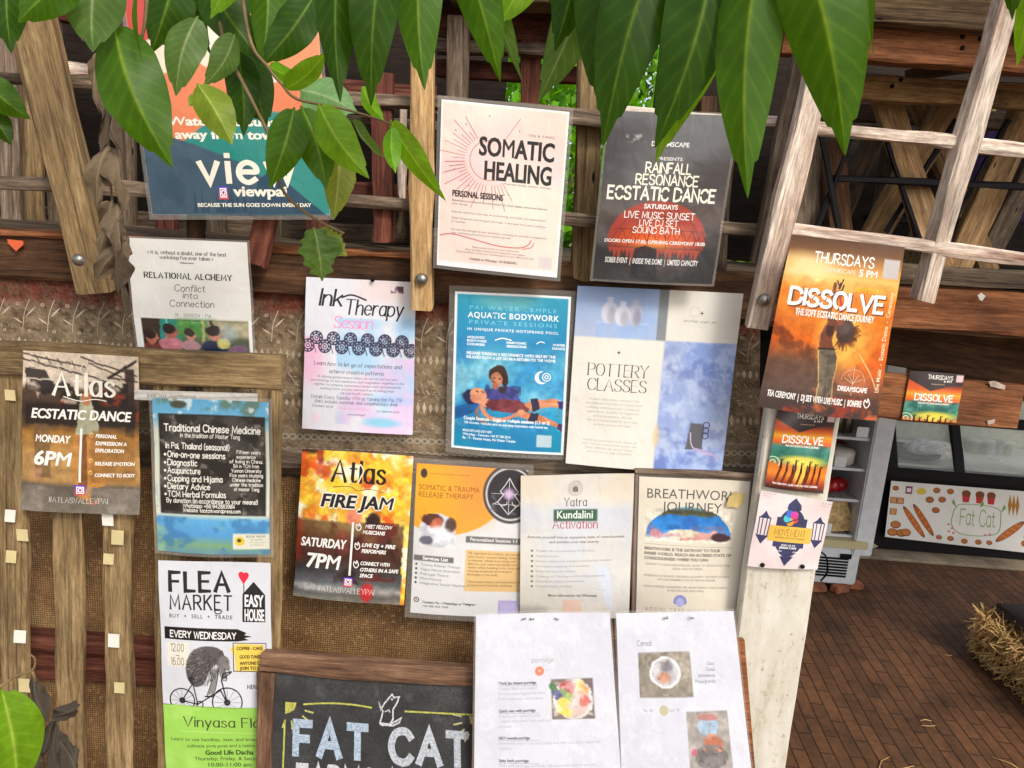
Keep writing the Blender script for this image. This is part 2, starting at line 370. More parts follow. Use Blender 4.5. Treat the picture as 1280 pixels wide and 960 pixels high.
class Art:
    """a print: a fine grid of colours (photographs, washes, blocks) and crisp lettering in layers on it.  x, y run 0..1, y downwards"""
    def __init__(s, asp, W=120, bg=(235, 232, 226)):
        s.asp = asp; s.W = W; s.H = int(W / asp)
        s.px = np.zeros((s.H, s.W, 3)); s.px[:] = np.array(bg) / 255.
        s.x = (np.linspace(0, 1, s.W))[None, :] * np.ones((s.H, 1)); s.y = (np.linspace(0, 1, s.H))[:, None] * np.ones((1, s.W))
        s.vec = []       # (verts Nx2, faces, colour)
    def put(s, mask, col):
        col = np.asarray(col, float) / 255.; m = np.clip(mask, 0, 1)[..., None]
        s.px = s.px * (1 - m) + col * m
    def soft(s, d, e): return np.clip(.5 - d / e, 0, 1)
    def rect(s, x0, y0, x1, y1, col, a=1, e=.008):
        m = s.soft(x0 - s.x, e) * s.soft(s.x - x1, e) * s.soft(y0 - s.y, e) * s.soft(s.y - y1, e); s.put(m * a, col)
    def ell(s, cx, cy, rx, ry, col, a=1, e=.1, rot=0):
        dx = s.x - cx; dy = (s.y - cy) / s.asp; c, n = math.cos(rot), math.sin(rot)
        u = dx * c + dy * n; v = -dx * n + dy * c
        d = np.sqrt((u / rx) ** 2 + (v / (ry / s.asp)) ** 2) - 1; s.put(s.soft(d, e) * a, col)
    def poly(s, pts, col, a=1):
        acc = np.zeros((s.H, s.W)); n = len(pts)
        for ox, oy in ((-.25, -.25), (.25, -.25), (-.25, .25), (.25, .25)):
            X = s.x + ox / s.W; Y = s.y + oy / s.H; ins = np.zeros((s.H, s.W), bool)
            for i in range(n):
                (xa, ya), (xb, yb) = pts[i], pts[(i + 1) % n]
                if ya == yb: continue
                ins ^= ((ya > Y) != (yb > Y)) & (X < (xb - xa) * (Y - ya) / (yb - ya) + xa)
            acc += ins
        s.put(acc / 4 * a, col)
    def line(s, pts, wd, col, a=1):
        for (xa, ya), (xb, yb) in zip(pts, pts[1:]):
            dx, dy = xb - xa, (yb - ya) / s.asp; L = dx * dx + dy * dy + 1e-9
            px = s.x - xa; py = (s.y - ya) / s.asp
            t = np.clip((px * dx + py * dy) / L, 0, 1)
            d = np.hypot(px - t * dx, py - t * dy) - wd; s.put(s.soft(d, .008) * a, col)
    def grad(s, stops, a=1, mask=None):
        ys = [q[0] for q in stops]; cs = np.array([q[1] for q in stops], float)
        g = np.stack([np.interp(s.y, ys, cs[:, k]) for k in range(3)], -1) / 255.
        m = (np.ones((s.H, s.W)) if mask is None else mask)[..., None] * a
        s.px = s.px * (1 - m) + g * m
    def noise(s, c0, seed, octs=4): return fbm(s.H, s.W, c0, seed, octs, s.asp)
    def wash(s, c0, seed, col, lo=.5, hi=.62, a=1, octs=4, win=None):
        m = np.clip((s.noise(c0, seed, octs) - lo) / (hi - lo), 0, 1) * a
        if win is not None:
            x0, y0, x1, y1 = win; m = m * ((s.x >= x0) & (s.x <= x1) & (s.y >= y0) & (s.y <= y1))
        s.put(m, col)
    def grain(s, amt, seed=5):
        r = np.random.RandomState(seed); s.px = np.clip(s.px + (r.rand(s.H, s.W, 1) - .5) * amt, 0, 1)
    def warp(s, amp, cells, seed, win=(0, 0, 1, 1)):
        """ruffle a region so that its outlines are irregular, as in a photograph"""
        dx = (fbm(s.H, s.W, cells, seed, 3, s.asp) - .5) * amp * 2 * s.W; dy = (fbm(s.H, s.W, cells, seed + 50, 3, s.asp) - .5) * amp * 2 * s.W
        jj, ii = np.meshgrid(np.arange(s.W), np.arange(s.H)); src = s.px.copy()
        x0, y0, x1, y1 = [int(q) for q in (win[0] * s.W, win[1] * s.H, win[2] * s.W, win[3] * s.H)]
        m = (jj >= x0) & (jj < x1) & (ii >= y0) & (ii < y1)
        sj = np.clip(np.round(jj + dx), x0, x1 - 1).astype(int); si = np.clip(np.round(ii + dy), y0, y1 - 1).astype(int)
        s.px = np.where(m[..., None], src[np.clip(si, 0, s.H - 1), np.clip(sj, 0, s.W - 1)], src)
        g = (np.random.RandomState(seed).rand(s.H, s.W, 1) - .5) * .10 + (fbm(s.H, s.W, 26, seed + 9, 3, s.asp) - .5)[..., None] * .28
        s.px = np.clip(np.where(m[..., None], s.px * (1 + g * 1.2), s.px), 0, 1)
    def age(s, seed, col=(190, 180, 160), a=.25):
        s.wash(3, seed, col, .45, .75, a)
    # crisp layers
    def shape(s, pts, col): s.vec.append((np.array(pts, float), [tuple(range(len(pts)))], col))
    def block(s, x0, y0, x1, y1, col): s.shape([(x0, y0), (x0, y1), (x1, y1), (x1, y0)], col)
    def disc(s, cx, cy, r, col, n=28, ry=None):
        ry = (ry if ry is not None else r * s.asp)
        s.shape([(cx + r * math.cos(-2 * math.pi * k / n), cy + ry * math.sin(-2 * math.pi * k / n)) for k in range(n)], col)
    def ink(s, pts, wd, col, closed=False, smooth=False):
        """a drawn line, width wd in units of the sheet's width"""
        p = [np.array((x, y / s.asp), float) for x, y in pts]
        if smooth: p = _cr(p, closed)
        v, f = stroke_poly(p, closed, wd, 1.0); v[:, 1] *= s.asp
        s.vec.append((v, f, col))
    def ring(s, cx, cy, r, wd, col, n=28, a0=0, a1=360):
        full = a1 - a0 >= 360
        p = [(cx + r * math.cos(R(a0 + (a1 - a0) * k / n)), cy + s.asp * r * math.sin(R(a0 + (a1 - a0) * k / n))) for k in range(n if full else n + 1)]
        s.ink(p, wd, col, full)
    def T(s, txt, x0, x1, yb, h, col, wt=0, sh=0., track=0., al='l', up=0.):
        """built-in sans lettering: baseline yb, cap height h (of the sheet's height); x1 fits the width, else natural"""
        off = (0, .018, .024)[wt]; V = []; Fc = []; x = 0.
        for ch in txt:
            if ch == ' ': x += .42 + track; continue
            v, f, adv = BF.get((ch, 0 if wt == 2 and ch in 'MWm&' else off)) or BF['.', off]
            b = sum(len(q) for q in V); V.append(np.stack([v[:, 0] + x + sh * v[:, 1], v[:, 1]], 1)); Fc += [tuple(i + b for i in t) for t in f]
            x += adv + track
        if not V: return
        V = np.concatenate(V); sc = h / s.asp
        if x1 is not None: sx = (x1 - x0) / (V[:, 0].max() - V[:, 0].min()); ox = x0 - V[:, 0].min() * sx
        else:
            sx = sc; ox = x0 - (x * sx * .5 if al == 'c' else x * sx if al == 'r' else 0)
        X = V[:, 0] * sx + ox
        for dx in ((0,), (0,), (-.022, .022))[wt]:
            s.vec.append((np.stack([X + dx * sx, yb - V[:, 1] * h + up * (X - x0)], 1), Fc, col))
    def K(s, txt, x0, x1, yb, h, col, pen=1.2, thin=1., serif=0., sh=0., gap=2.2, gapcut=None, up=0., jit=0.):
        """drawn lettering (pen strokes, serifs, scripts)"""
        rg = random.Random(len(txt) * 7 + int(h * 1e4)); V = []; Fc = []; x = 0.
        for ch in txt:
            if ch == ' ': x += 4.5; continue
            st, wd = glyph(ch); jy = rg.uniform(-jit, jit)
            for pts, cl in st:
                P2 = [np.array((p[0] + x + sh * p[1], p[1] + jy)) for p in pts]
                segs = [(P2, cl)]
                if gapcut and len(P2) > 8:
                    k = len(P2) // 2; segs = [(P2[:max(2, k - 1)], False), (P2[k + 1:] + (P2[:1] if cl else []), False)]
                for q, c2 in segs:
                    if len(q) < 2: continue
                    v, f = stroke_poly(q, c2, pen, thin); b = sum(len(z) for z in V); V.append(v); Fc += [tuple(i + b for i in t) for t in f]
                if serif and not cl:
                    for e, o in ((pts[0], pts[1]), (pts[-1], pts[-2])):
                        if abs(e[1] - o[1]) > abs(e[0] - o[0]) * .8 and (abs(e[1]) < .2 or e[1] > 9.8 or abs(e[1] - 6.6) < .1):
                            ex = e[0] + x + sh * e[1]; yy = e[1] + jy
                            v = np.array([(ex - serif, yy + pen * .22), (ex - serif, yy - pen * .22), (ex + serif, yy - pen * .22), (ex + serif, yy + pen * .22)])
                            b = sum(len(z) for z in V); V.append(v); Fc.append((b, b + 1, b + 2, b + 3))
            x += wd + gap
        V = np.concatenate(V); k = h / 10.
        if x1 is not None: sx = (x1 - x0) / (V[:, 0].max() - V[:, 0].min()); ox = x0 - V[:, 0].min() * sx
        else: sx = k / s.asp; ox = x0
        X = V[:, 0] * sx + ox
        s.vec.append((np.stack([X, yb - V[:, 1] * k + up * (X - x0)], 1), Fc, col, 'stack'))
    def para(s, lines, x0, x1, y0, dy, h, col, wt=0, sh=0., ragged=None):
        n = len(lines)
        for i, t in enumerate(lines):
            full = max(len(q) for q in lines); wdt = (x1 - x0) * len(t) / full
            if ragged == 'c': a = (x0 + x1) / 2 - wdt / 2
            elif ragged == 'r': a = x1 - wdt
            else: a = x0
            s.T(t, a, a + wdt, y0 + i * dy, h, col, wt, sh)

def surf(c, bow=0., curl=0., wave=0., seed=0, twist=0.):
    """a hung sheet: bilinear between its corners (TL, TR, BR, BL), bowed away from the wall, bottom corners curling"""
    tl, tr, br, bl = [np.array(q) for q in c]
    nn = np.cross(tr - tl, bl - tl); nn = nn / np.linalg.norm(nn)
    if nn[1] > 0: nn = -nn
    ph = random.Random(seed).uniform(0, 6)
    def f(u, v, h=0.):
        u = np.asarray(u, float)[..., None]; v = np.asarray(v, float)[..., None]
        p = (tl * (1 - u) + tr * u) * (1 - v) + (bl * (1 - u) + br * u) * v
        d = bow * (4 * u * (1 - u)) * np.clip(v * 1.4, 0, 1) + curl * np.clip(v - .72, 0, 1) ** 2 * 12 * (.4 + np.abs(u - .5)) \
            + wave * np.sin(u * 5 + v * 4 + ph) * np.sin(v * 6 + ph) + twist * (u - .5) * v
        return p + nn * (d + np.asarray(h)[..., None] if np.ndim(h) else d + h)
    f.n = nn; return f

def fine(vv, fc, lim=.045):
    """cut large faces so that they follow the bent sheet"""
    big = [t for t in fc if np.ptp(vv[list(t)], axis=0).max() > lim]
    if not big: return vv, fc
    V = [tuple(q) for q in vv]; out = [t for t in fc if np.ptp(vv[list(t)], axis=0).max() <= lim]
    mids = {}
    for t in big:
        tris = tessellate_polygon([[Vector((V[i][0], V[i][1], 0)) for i in t]])
        st = [tuple(t[k] for k in tr_) for tr_ in tris]
        while st:
            a, b, c = st.pop(); L = [(np.hypot(V[p][0] - V[q][0], V[p][1] - V[q][1]), p, q, r) for p, q, r in ((a, b, c), (b, c, a), (c, a, b))]
            d, p, q, r = max(L)
            if d <= lim: out.append((a, b, c)); continue
            key = (min(p, q), max(p, q))
            if key not in mids: V.append(((V[p][0] + V[q][0]) / 2, (V[p][1] + V[q][1]) / 2)); mids[key] = len(V) - 1
            m = mids[key]; st += [(p, m, r), (m, q, r)]
    return np.array(V), out
def sheet_mesh(name, art, f, origin, edge=True):
    H, W = art.H, art.W
    u, v = np.meshgrid(np.linspace(0, 1, W), np.linspace(0, 1, H))
    pts = f(u, v).reshape(-1, 3)
    cols = lin(art.px.reshape(-1, 3) * 255.)
    idx = np.arange(H * W).reshape(H, W)
    quads = np.stack([idx[:-1, :-1], idx[1:, :-1], idx[1:, 1:], idx[:-1, 1:]], -1).reshape(-1, 4)
    V = [pts]; Cc = [cols]; loops = [quads.reshape(-1)]; sizes = [np.full(len(quads), 4)]; base = len(pts)
    boxes = []; levels = []
    for item in art.vec:
        vv, fc, col = item[:3]; vv, fc = fine(vv, fc)
        bb = (vv[:, 0].min(), vv[:, 1].min(), vv[:, 0].max(), vv[:, 1].max()); lv = 0
        if boxes:      # printed over whatever it overlaps
            B = np.array(boxes); hit = (B[:, 0] < bb[2]) & (B[:, 2] > bb[0]) & (B[:, 1] < bb[3]) & (B[:, 3] > bb[1])
            if hit.any(): lv = np.array(levels)[hit].max() + 1
        boxes.append(bb); levels.append(lv); lay = .0001 + .00006 * lv
        if len(item) > 3:     # crossing strokes: each one a hair higher
            hh = np.zeros(len(vv)); 
            for q, t in enumerate(fc): hh[list(t)] = lay + .00005 * q / len(fc)
        else: hh = np.full(len(vv), lay)
        ok = (vv[:, 0].min() > -.3)
        V.append(f(np.clip(vv[:, 0], 0, 1), np.clip(vv[:, 1], 0, 1), hh)); Cc.append(np.tile(lin(col), (len(vv), 1)))
        loops.append(np.array([i + base for t in fc for i in t])); sizes.append(np.array([len(t) for t in fc])); base += len(vv)
    # a thin back sheet gives the paper a rim
    V = np.concatenate(V) - np.array(origin); Cc = np.concatenate(Cc); loops = np.concatenate(loops); sizes = np.concatenate(sizes)
    me = bpy.data.meshes.new(name)
    me.vertices.add(len(V)); me.vertices.foreach_set('co', V.astype(np.float32).ravel())
    me.loops.add(len(loops)); me.loops.foreach_set('vertex_index', loops.astype(np.int32))
    me.polygons.add(len(sizes)); st = np.concatenate([[0], np.cumsum(sizes)[:-1]])
    me.polygons.foreach_set('loop_start', st.astype(np.int32))
    ca = me.color_attributes.new('Col', 'FLOAT_COLOR', 'POINT')
    ca.data.foreach_set('color', np.concatenate([Cc, np.ones((len(Cc), 1))], 1).astype(np.float32).ravel())
    me.update(calc_edges=True); me.validate()
    me.polygons.foreach_set('use_smooth', np.ones(len(me.polygons), bool))
    return me

M['sleeve'] = None
def sleeve_mat():
    k = NT('clear plastic'); b = k.b
    b.inputs['Base Color'].default_value = L4((226, 222, 214)); b.inputs['Roughness'].default_value = .22
    b.inputs['Alpha'].default_value = .17; k.m.blend_method = 'BLEND' if hasattr(k.m, 'blend_method') else 'OPAQUE'
    return k.m
M['sleeve'] = sleeve_mat()

def poster(label, corners, Y, art, mat='print', bow=.005, curl=.0015, wave=.0026, sleeve=0., group=None, cat='poster', name='poster', seed=1, twist=0.):
    c = [P(x, y, Y if not isinstance(Y, tuple) else Y[0 if i < 2 else 1]) for i, (x, y) in enumerate(corners)]
    f = surf(c, bow, curl, wave, seed, twist)
    o = Vector((c[3] + c[2]) / 2)
    me = sheet_mesh(name, art, f, o)
    ob = link(name, me, M[mat], None, Matrix.Translation(o)); tag(ob, label, cat, group or 'paper posters pinned up on the noticeboard wall')
    if sleeve:
        # the clear rim of the laminate, lying just behind the print
        n = 20; vs = []; fs = []
        U = [(k / n, 0) for k in range(n)] + [(1, k / n) for k in range(n)] + [(1 - k / n, 1) for k in range(n)] + [(0, 1 - k / n) for k in range(n)]
        for (u, v) in U:
            uu = u; a = f(u, v, -.0006)
            su = (u - .5) * 2; sv = (v - .5) * 2
            eu = u + (sleeve if u >= 1 else -sleeve if u <= 0 else 0); ev = v + (sleeve * art.asp if v >= 1 else -sleeve * art.asp if v <= 0 else 0)
            vs += [a - np.array(o), f(eu, ev, -.0006) - np.array(o)]
        m = len(U)
        for k in range(m): j = (k + 1) % m; fs.append((2 * k, 2 * k + 1, 2 * j + 1, 2 * j))
        link('laminate_rim', mesh_from('laminate_rim', vs, fs), M['sleeve'], ob)
        ob.children[0].matrix_basis = Matrix.Identity(4)
    return ob
# ================================================================ structure
def plank_mesh(name, L, wd, t, seed=0, bev=.004, rough=.0017, taper=1.0):
    rg = random.Random(seed); n = max(3, int(L / .07)); b = min(bev, wd * .3, t * .3)
    prof = [(-wd / 2 + b, t / 2), (wd / 2 - b, t / 2), (wd / 2, t / 2 - b), (wd / 2, -t / 2 + b), (wd / 2 - b, -t / 2), (-wd / 2 + b, -t / 2), (-wd / 2, -t / 2 + b), (-wd / 2, t / 2 - b)]
    vs, fs = [], []
    sd = seed * 3.7
    for i in range(n + 1):
        x = -L / 2 + L * i / n; k = 1 + (taper - 1) * i / n
        for j, (y, z) in enumerate(prof):
            vs.append((x + (rg.uniform(-.003, .003) if i in (0, n) else 0), y * k + rough * 1.1 * math.sin(x * 17 + sd + j // 3) + rg.uniform(-rough, rough), z + rg.uniform(-rough, rough) * .6))
    for i in range(n):
        for j in range(8):
            a = i * 8 + j; c = i * 8 + (j + 1) % 8; fs.append((a, c, c + 8, a + 8))
    fs.append(tuple(range(8))[::-1]); fs.append(tuple(n * 8 + j for j in range(8)))
    me = mesh_from(name, vs, fs); bm = bmesh.new(); bm.from_mesh(me); bmesh.ops.recalc_face_normals(bm, faces=bm.faces); bm.to_mesh(me); bm.free()
    return me
_pk = [0]
def plank3(name, A, B, wd, t, mat, parent=None, seed=None, facing=(0, -1, 0), twist=0, front=True, **kw):
    """a board from A to B, wd wide and t thick, its face looking along `facing`"""
    _pk[0] += 1; seed = seed if seed is not None else _pk[0]
    A, B = Vector(A), Vector(B); X = (B - A).normalized(); Z = Vector(facing); Z = (Z - X * Z.dot(X)).normalized()
    if twist: Z = Matrix.Rotation(R(twist), 3, X) @ Z
    Y = Z.cross(X); mid = (A + B) / 2 - (Z * t / 2 if front else Vector())
    mt = Matrix((X, Y, Z)).transposed().to_4x4(); mt.translation = mid
    me = plank_mesh(name, (B - A).length, wd, t, seed, **kw)
    return link(name, me, M[mat], parent, mt)
def plank(name, a, b, wpx, Y, t, mat, parent=None, **kw):
    Ya, Yb = Y if isinstance(Y, tuple) else (Y, Y)
    A, B = P(a[0], a[1], Ya), P(b[0], b[1], Yb)
    return plank3(name, A, B, wpx * mpp((A + B) / 2), t, mat, parent, **kw)
def bolt(parent, px, py, Y, r=.011):
    p = P(px, py, Y)
    me = lathe_mesh('bolt', [(r * 1.05, 0), (r * 1.05, .001), (r, .004), (r * .75, .0075), (r * .35, .0095), (.0005, .010)], 18)
    return link('bolt', me, M['steel'], parent, Matrix.Translation(p) @ Matrix.Rotation(R(90), 4, 'X'))

# ---- ground: one sheet out to the horizon, brick paving in front of the counter
def brick_mat():
    k = NT('brick paving'); tc = k.n('TexCoord'); mp = k.n('Mapping'); dv_ = Pz(1056, 861, 0) - Pz(1012, 782, 0); mp.inputs['Rotation'].default_value = (0, 0, -math.atan2(dv_.y, dv_.x)); k.l(tc.outputs['Object'], mp.inputs[0])
    nz = k.n('TexNoise', i_Scale=2.2, i_Detail=4); k.l(mp.outputs[0], nz.inputs['Vector'])
    wob = k.mix(.018, mp.outputs[0], nz.outputs['Color'], 'ADD')
    br = k.n('TexBrick'); br.offset = .5; k.l(wob, br.inputs['Vector'])
    br.inputs['Color1'].default_value = L4((150, 106, 72)); br.inputs['Color2'].default_value = L4((122, 88, 60)); br.inputs['Mortar'].default_value = L4((78, 56, 40))
    br.inputs['Scale'].default_value = 1.0; br.inputs['Brick Width'].default_value = .17; br.inputs['Row Height'].default_value = .043; br.inputs['Mortar Size'].default_value = .0028; br.inputs['Mortar Smooth'].default_value = .4
    n = k.n('TexNoise', i_Scale=5, i_Detail=8, i_Roughness=.7); k.l(mp.outputs[0], n.inputs['Vector'])
    st = k.ramp(n.outputs[0], [(.3, (95, 88, 84)), (.5, (205, 196, 188)), (.72, (255, 240, 225))])
    col = k.mix(.8, br.outputs['Color'], st, 'MULTIPLY')
    n2 = k.n('TexNoise', i_Scale=38, i_Detail=6, i_Roughness=.7); k.l(mp.outputs[0], n2.inputs['Vector'])
    col = k.mix(.55, col, k.ramp(n2.outputs[0], [(.3, (120, 110, 104)), (.7, (255, 255, 255))]), 'MULTIPLY')
    k.l(col, k.b.inputs['Base Color']); k.b.inputs['Roughness'].default_value = .7; k.b.inputs['Specular IOR Level'].default_value = .35
    h = k.mix(.25, br.outputs['Fac'], n2.outputs[0]); inv = k.n('Invert'); k.l(h, inv.inputs['Color']); k.bump(inv.outputs[0], .7, .006)
    return k.m
M['brick'] = brick_mat()
struct(link('ground', mesh_from('ground', [(-200, -200, -.004), (200, -200, -.004), (200, 200, -.004), (-200, 200, -.004)], [(0, 1, 2, 3)]), M['ground']))
struct(link('brick_floor', mesh_from('brick_floor', [(-3, .3, 0), (7, .3, 0), (7, 7, 0), (-3, 7, 0)], [(0, 1, 2, 3)]), M['brick']))

# ---- the raised deck: floor boards, edge beam, joists, brace, beams of the floor above, added shading boards
deck = thing('wooden_deck', 'raised dark timber deck running behind the railing and over the café counter', 'deck', (0, 1.52, 0))
zf = P(430, 316, 1.5).z
for i in range(7):
    y = 1.645 + i * .2
    plank3('floor_board', (-3.2, y, zf), (3.4, y, zf), .19, .03, 'deck', deck, facing=(0, 0, 1))
plank('edge_beam', (-700, 275), (1900, 430), 60, 1.50, .05, 'brown', deck)
plank('beam_face', (1100, 382), (1900, 432), 53, 1.49, .02, 'rust', deck)
plank('edge_strip', (1090, 339), (1900, 392), 24, 1.485, .06, 'deck', deck)
plank('edge_strip', (-700, 250), (560, 323), 9, 1.49, .05, 'rust', deck)
plank('joist', (1110, 425), (1700, 520), 62, 1.75, .05, 'brown', deck)
for x in (-1.6, -.6, .4, 1.3, 2.3):
    plank3('joist', (x, 1.62, zf - .09), (x, 2.95, zf - .09), .05, .12, 'brown', deck, facing=(1, 0, 0))
# storey above: beams, plus overhead boards added to darken the deck
zc = P(1150, 4, 2.1).z + .05
for i in range(4):
    y = 1.9 + i * .21
    plank3('shade_ceiling_board', (-3.2, y, zc + .05), (3.4, y, zc + .05), .2, .025, 'brown', deck, facing=(0, 0, -1))
plank('ceiling_beam', (560, -32), (1700, 40), 48, 2.0, .12, 'log', deck)
plank('ceiling_beam', (-400, -60), (560, -30), 48, 2.05, .12, 'brown', deck)
bm1 = plank('cross_beam', (980, 41), (1500, 82), 46, 2.06, .06, 'rust', deck)
for x, y in ((1203, 46), (1225, 49), (1203, 60)):
    p = P(x, y, 2.06); link('screw', lathe_mesh('screw', [(.006, 0), (.006, .002), (.002, .003)], 10), M['black'], bm1, Matrix.Translation(p) @ Matrix.Rotation(R(90), 4, 'X'))
bm2 = plank('cross_beam', (1040, 106), (1330, 122), 29, 2.3, .05, 'warm', deck)
for x, y in ((1115, 108), (1126, 100)):
    p = P(x, y, 2.3); link('screw', lathe_mesh('screw', [(.006, 0), (.006, .002), (.002, .003)], 10), M['black'], bm2, Matrix.Translation(p) @ Matrix.Rotation(R(90), 4, 'X'))
plank('cross_beam', (1060, 138), (1330, 155), 22, 2.75, .05, 'grey', deck)
plank('cross_beam', (1140, 92), (1330, 70), 12, 2.5, .04, 'tan', deck)
# left and middle beams seen above the posters
plank('cross_beam', (545, 10), (800, 24), 68, 2.2, .06, 'red', deck)
plank('cross_beam', (545, 55), (800, 66), 14, 2.15, .06, 'grey', deck)
plank('cross_beam', (545, 84), (800, 96), 20, 2.25, .05, 'red', deck)
plank('post', (664, 40), (661, 330), 25, 2.2, .05, 'red', deck)
plank('post', (572, 20), (570, 330), 26, 2.1, .05, 'grey', deck)
plank('cross_beam', (60, 5), (120, 12), 30, 1.9, .05, 'red', deck)

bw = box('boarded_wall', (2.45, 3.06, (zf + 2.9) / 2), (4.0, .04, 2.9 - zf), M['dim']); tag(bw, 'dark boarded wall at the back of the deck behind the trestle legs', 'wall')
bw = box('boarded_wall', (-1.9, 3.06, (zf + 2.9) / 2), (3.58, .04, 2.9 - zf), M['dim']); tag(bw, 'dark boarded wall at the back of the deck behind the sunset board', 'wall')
# ---- timber trestle (crossing legs) stored on the deck at the right
tr = thing('wooden_trestle', 'crossed wooden trestle legs with black iron bars standing on the deck', 'trestle', tuple(P(1170, 330, 2.4).xy) + (zf,))
for a, b, wpx, Y, mt in (((1108, 112), (1178, 335), 31, 2.42, 'warm'), ((1192, 128), (1066, 345), 34, 2.55, 'warm'), ((1290, 130), (1195, 345), 34, 2.5, 'warm'), ((1128, 130), (1090, 330), 18, 2.75, 'deck'),
                         ((1180, 140), (1178, 345), 22, 2.8, 'brown'), ((1320, 160), (1225, 345), 26, 2.7, 'grey'), ((1040, 175), (1058, 340), 30, 2.5, 'brown'), ((1240, 120), (1130, 345), 26, 2.9, 'tan'), ((1150, 120), (1240, 340), 24, 2.65, 'warm'), ((1100, 160), (1040, 300), 24, 2.7, 'grey'), ((1010, 170), (1006, 340), 34, 2.4, 'grey')):
    plank('leg', a, b, wpx, Y, .04, mt, tr)
for a, b, wpx, Y in (((1036, 222), (1330, 236), 9, 2.38), ((1110, 178), (1158, 325), 6, 2.39), ((1196, 150), (1108, 290), 6, 2.47), ((1026, 162), (1052, 300), 7, 2.36), ((1262, 150), (1180, 300), 6, 2.46),
                     ((1080, 272), (1240, 284), 9, 2.6), ((1070, 160), (1020, 290), 6, 2.37)):
    plank('iron_bar', a, b, wpx, Y, .012, 'black', tr)
pc = plain('purple cloth', (70, 50, 96), .9, 0, .25, 20)
bm = bmesh.new(); bmesh.ops.create_grid(bm, x_segments=14, y_segments=18, size=.5)
p0 = P(1268, 215, 2.9)
for v in bm.verts:
    x, y = v.co.x, v.co.y; v.co = Vector((x * .35, .02 * math.sin(x * 22 + y * 3) - .06 * y * y, y * .34))
tag(link('purple_cloth', bm_mesh('purple_cloth', bm, True), pc, None, Matrix.Translation(p0)), 'purple cloth hanging behind the trestle legs at the right edge', 'cloth')

# ---- planks and slats seen through the railing at the left
sc = thing('slatted_screen', 'rough upright boards of a screen behind the left end of the railing', 'screen', tuple(P(60, 300, 1.9).xy) + (zf,))
for x, wpx, mt, Y in ((-40, 40, 'grey', 1.85), (4, 26, 'grey', 1.8), (31, 26, 'tan', 1.86), (62, 24, 'deck', 1.9), (150, 22, 'deck', 1.95), (198, 26, 'red', 1.92), (260, 26, 'deck', 1.95), (330, 24, 'deck', 1.95)):
    plank('board', (x - 4, -40), (x + 10, 305), wpx, Y, .02, mt, sc)
plank('board', (86, 10), (108, 45), 14, 1.83, .02, 'pale_sunlit', sc)
plank('ledge', (-60, 262), (600, 300), 22, 1.98, .03, 'deck', sc)
plank('ledge', (60, 82), (125, 88), 14, 1.9, .03, 'pale_sunlit', sc)
ch = thing('chair', 'reddish brown wooden chair standing on the deck between the two left posters', 'chair', tuple(P(470, 320, 1.9).xy) + (zf,))
for a, b, wpx, mt, Y in (((392, 95), (396, 300), 28, 'red', 1.82), ((476, 90), (478, 300), 26, 'red', 1.8), ((526, 100), (520, 300), 16, 'brown', 1.95)):
    plank('leg', a, b, wpx, Y, .035, mt, ch)
for a, b, wpx, mt, Y in (((380, 122), (545, 132), 14, 'grey', 1.79), ((380, 147), (545, 157), 12, 'grey', 1.86), ((380, 234), (545, 244), 20, 'red', 1.83), ((415, 108), (545, 116), 18, 'red', 1.9)):
    plank('stretcher', a, b, wpx, Y, .03, mt, ch)
plank('stretcher', (503, 132), (502, 250), 9, 1.78, .015, 'pale_sunlit', ch)

# ---- railing: leaning posts, rails
rail = thing('railing', 'weathered open timber railing with leaning posts bolted to the deck edge', 'railing', (0, 1.46, P(400, 330, 1.46).z))
pA = plank('post', (30, 6), (119, 366), 47, (1.34, 1.415), .05, 'tan', rail, twist=-12, bev=.006); bolt(pA, 99, 325, 1.345, .0105)
pB = plank('post', (527, 60), (527, 388), 29, (1.40, 1.44), .045, 'pine', rail, twist=-4); bolt(pB, 527, 349, 1.432)
plank('post', (741, 60), (730, 352), 31, (1.47, 1.50), .04, 'tan', rail)
pD = plank('post', (1006, 60), (950, 330), 20, (1.39, 1.42), .04, 'grey', rail, twist=5)
pE = plank('post', (1060, -60), (947, 411), 30, (1.335, 1.39), .035, 'pale_sunlit', rail, twist=4); bolt(pE, 955, 375, 1.382)
pF = plank('post', (1074, -50), (1069, 24), 32, 1.42, .04, 'pale_sunlit', rail)
pG = plank('post', (1284, -60), (1158, 377), 27, (1.33, 1.40), .03, 'pale_sunlit', rail, twist=-10)
plank('rail', (-120, 88), (200, 108), 14, 1.435, .035, 'grey', rail)
plank('rail', (395, 119), (560, 129), 14, 1.45, .035, 'grey', rail)
plank('rail', (541, 126), (772, 150), 17, 1.445, .035, 'grey', rail)
plank('rail', (760, 138), (985, 152), 12, 1.45, .035, 'pale_sunlit', rail)
plank('rail', (1010, 157), (1420, 202), 16, 1.375, .024, 'pale_sunlit', rail)
plank('rail', (-120, 222), (200, 238), 17, 1.44, .035, 'grey', rail)
plank('rail', (400, 248), (545, 258), 15, 1.45, .035, 'grey', rail)
plank('rail', (541, 262), (760, 278), 14, 1.445, .035, 'grey', rail)
plank('rail', (885, 283), (985, 290), 16, 1.45, .035, 'grey', rail)
plank('rail', (986, 286), (1420, 341), 16, 1.385, .024, 'pale_sunlit', rail)
plank('baluster', (333, 262), (316, 330), 28, 1.45, .03, 'red', rail)
plank('baluster', (242, 262), (242, 300), 17, 1.47, .03, 'brown', rail)
plank('baluster', (478, 255), (476, 302), 24, 1.47, .03, 'red', rail)
plank('baluster', (503, 258), (500, 290), 9, 1.475, .02, 'grey', rail)
plank('baluster', (886, 120), (880, 345), 22, 1.50, .03, 'brown', rail)
plank('baluster', (912, 200), (900, 345), 14, 1.56, .03, 'deck', rail)

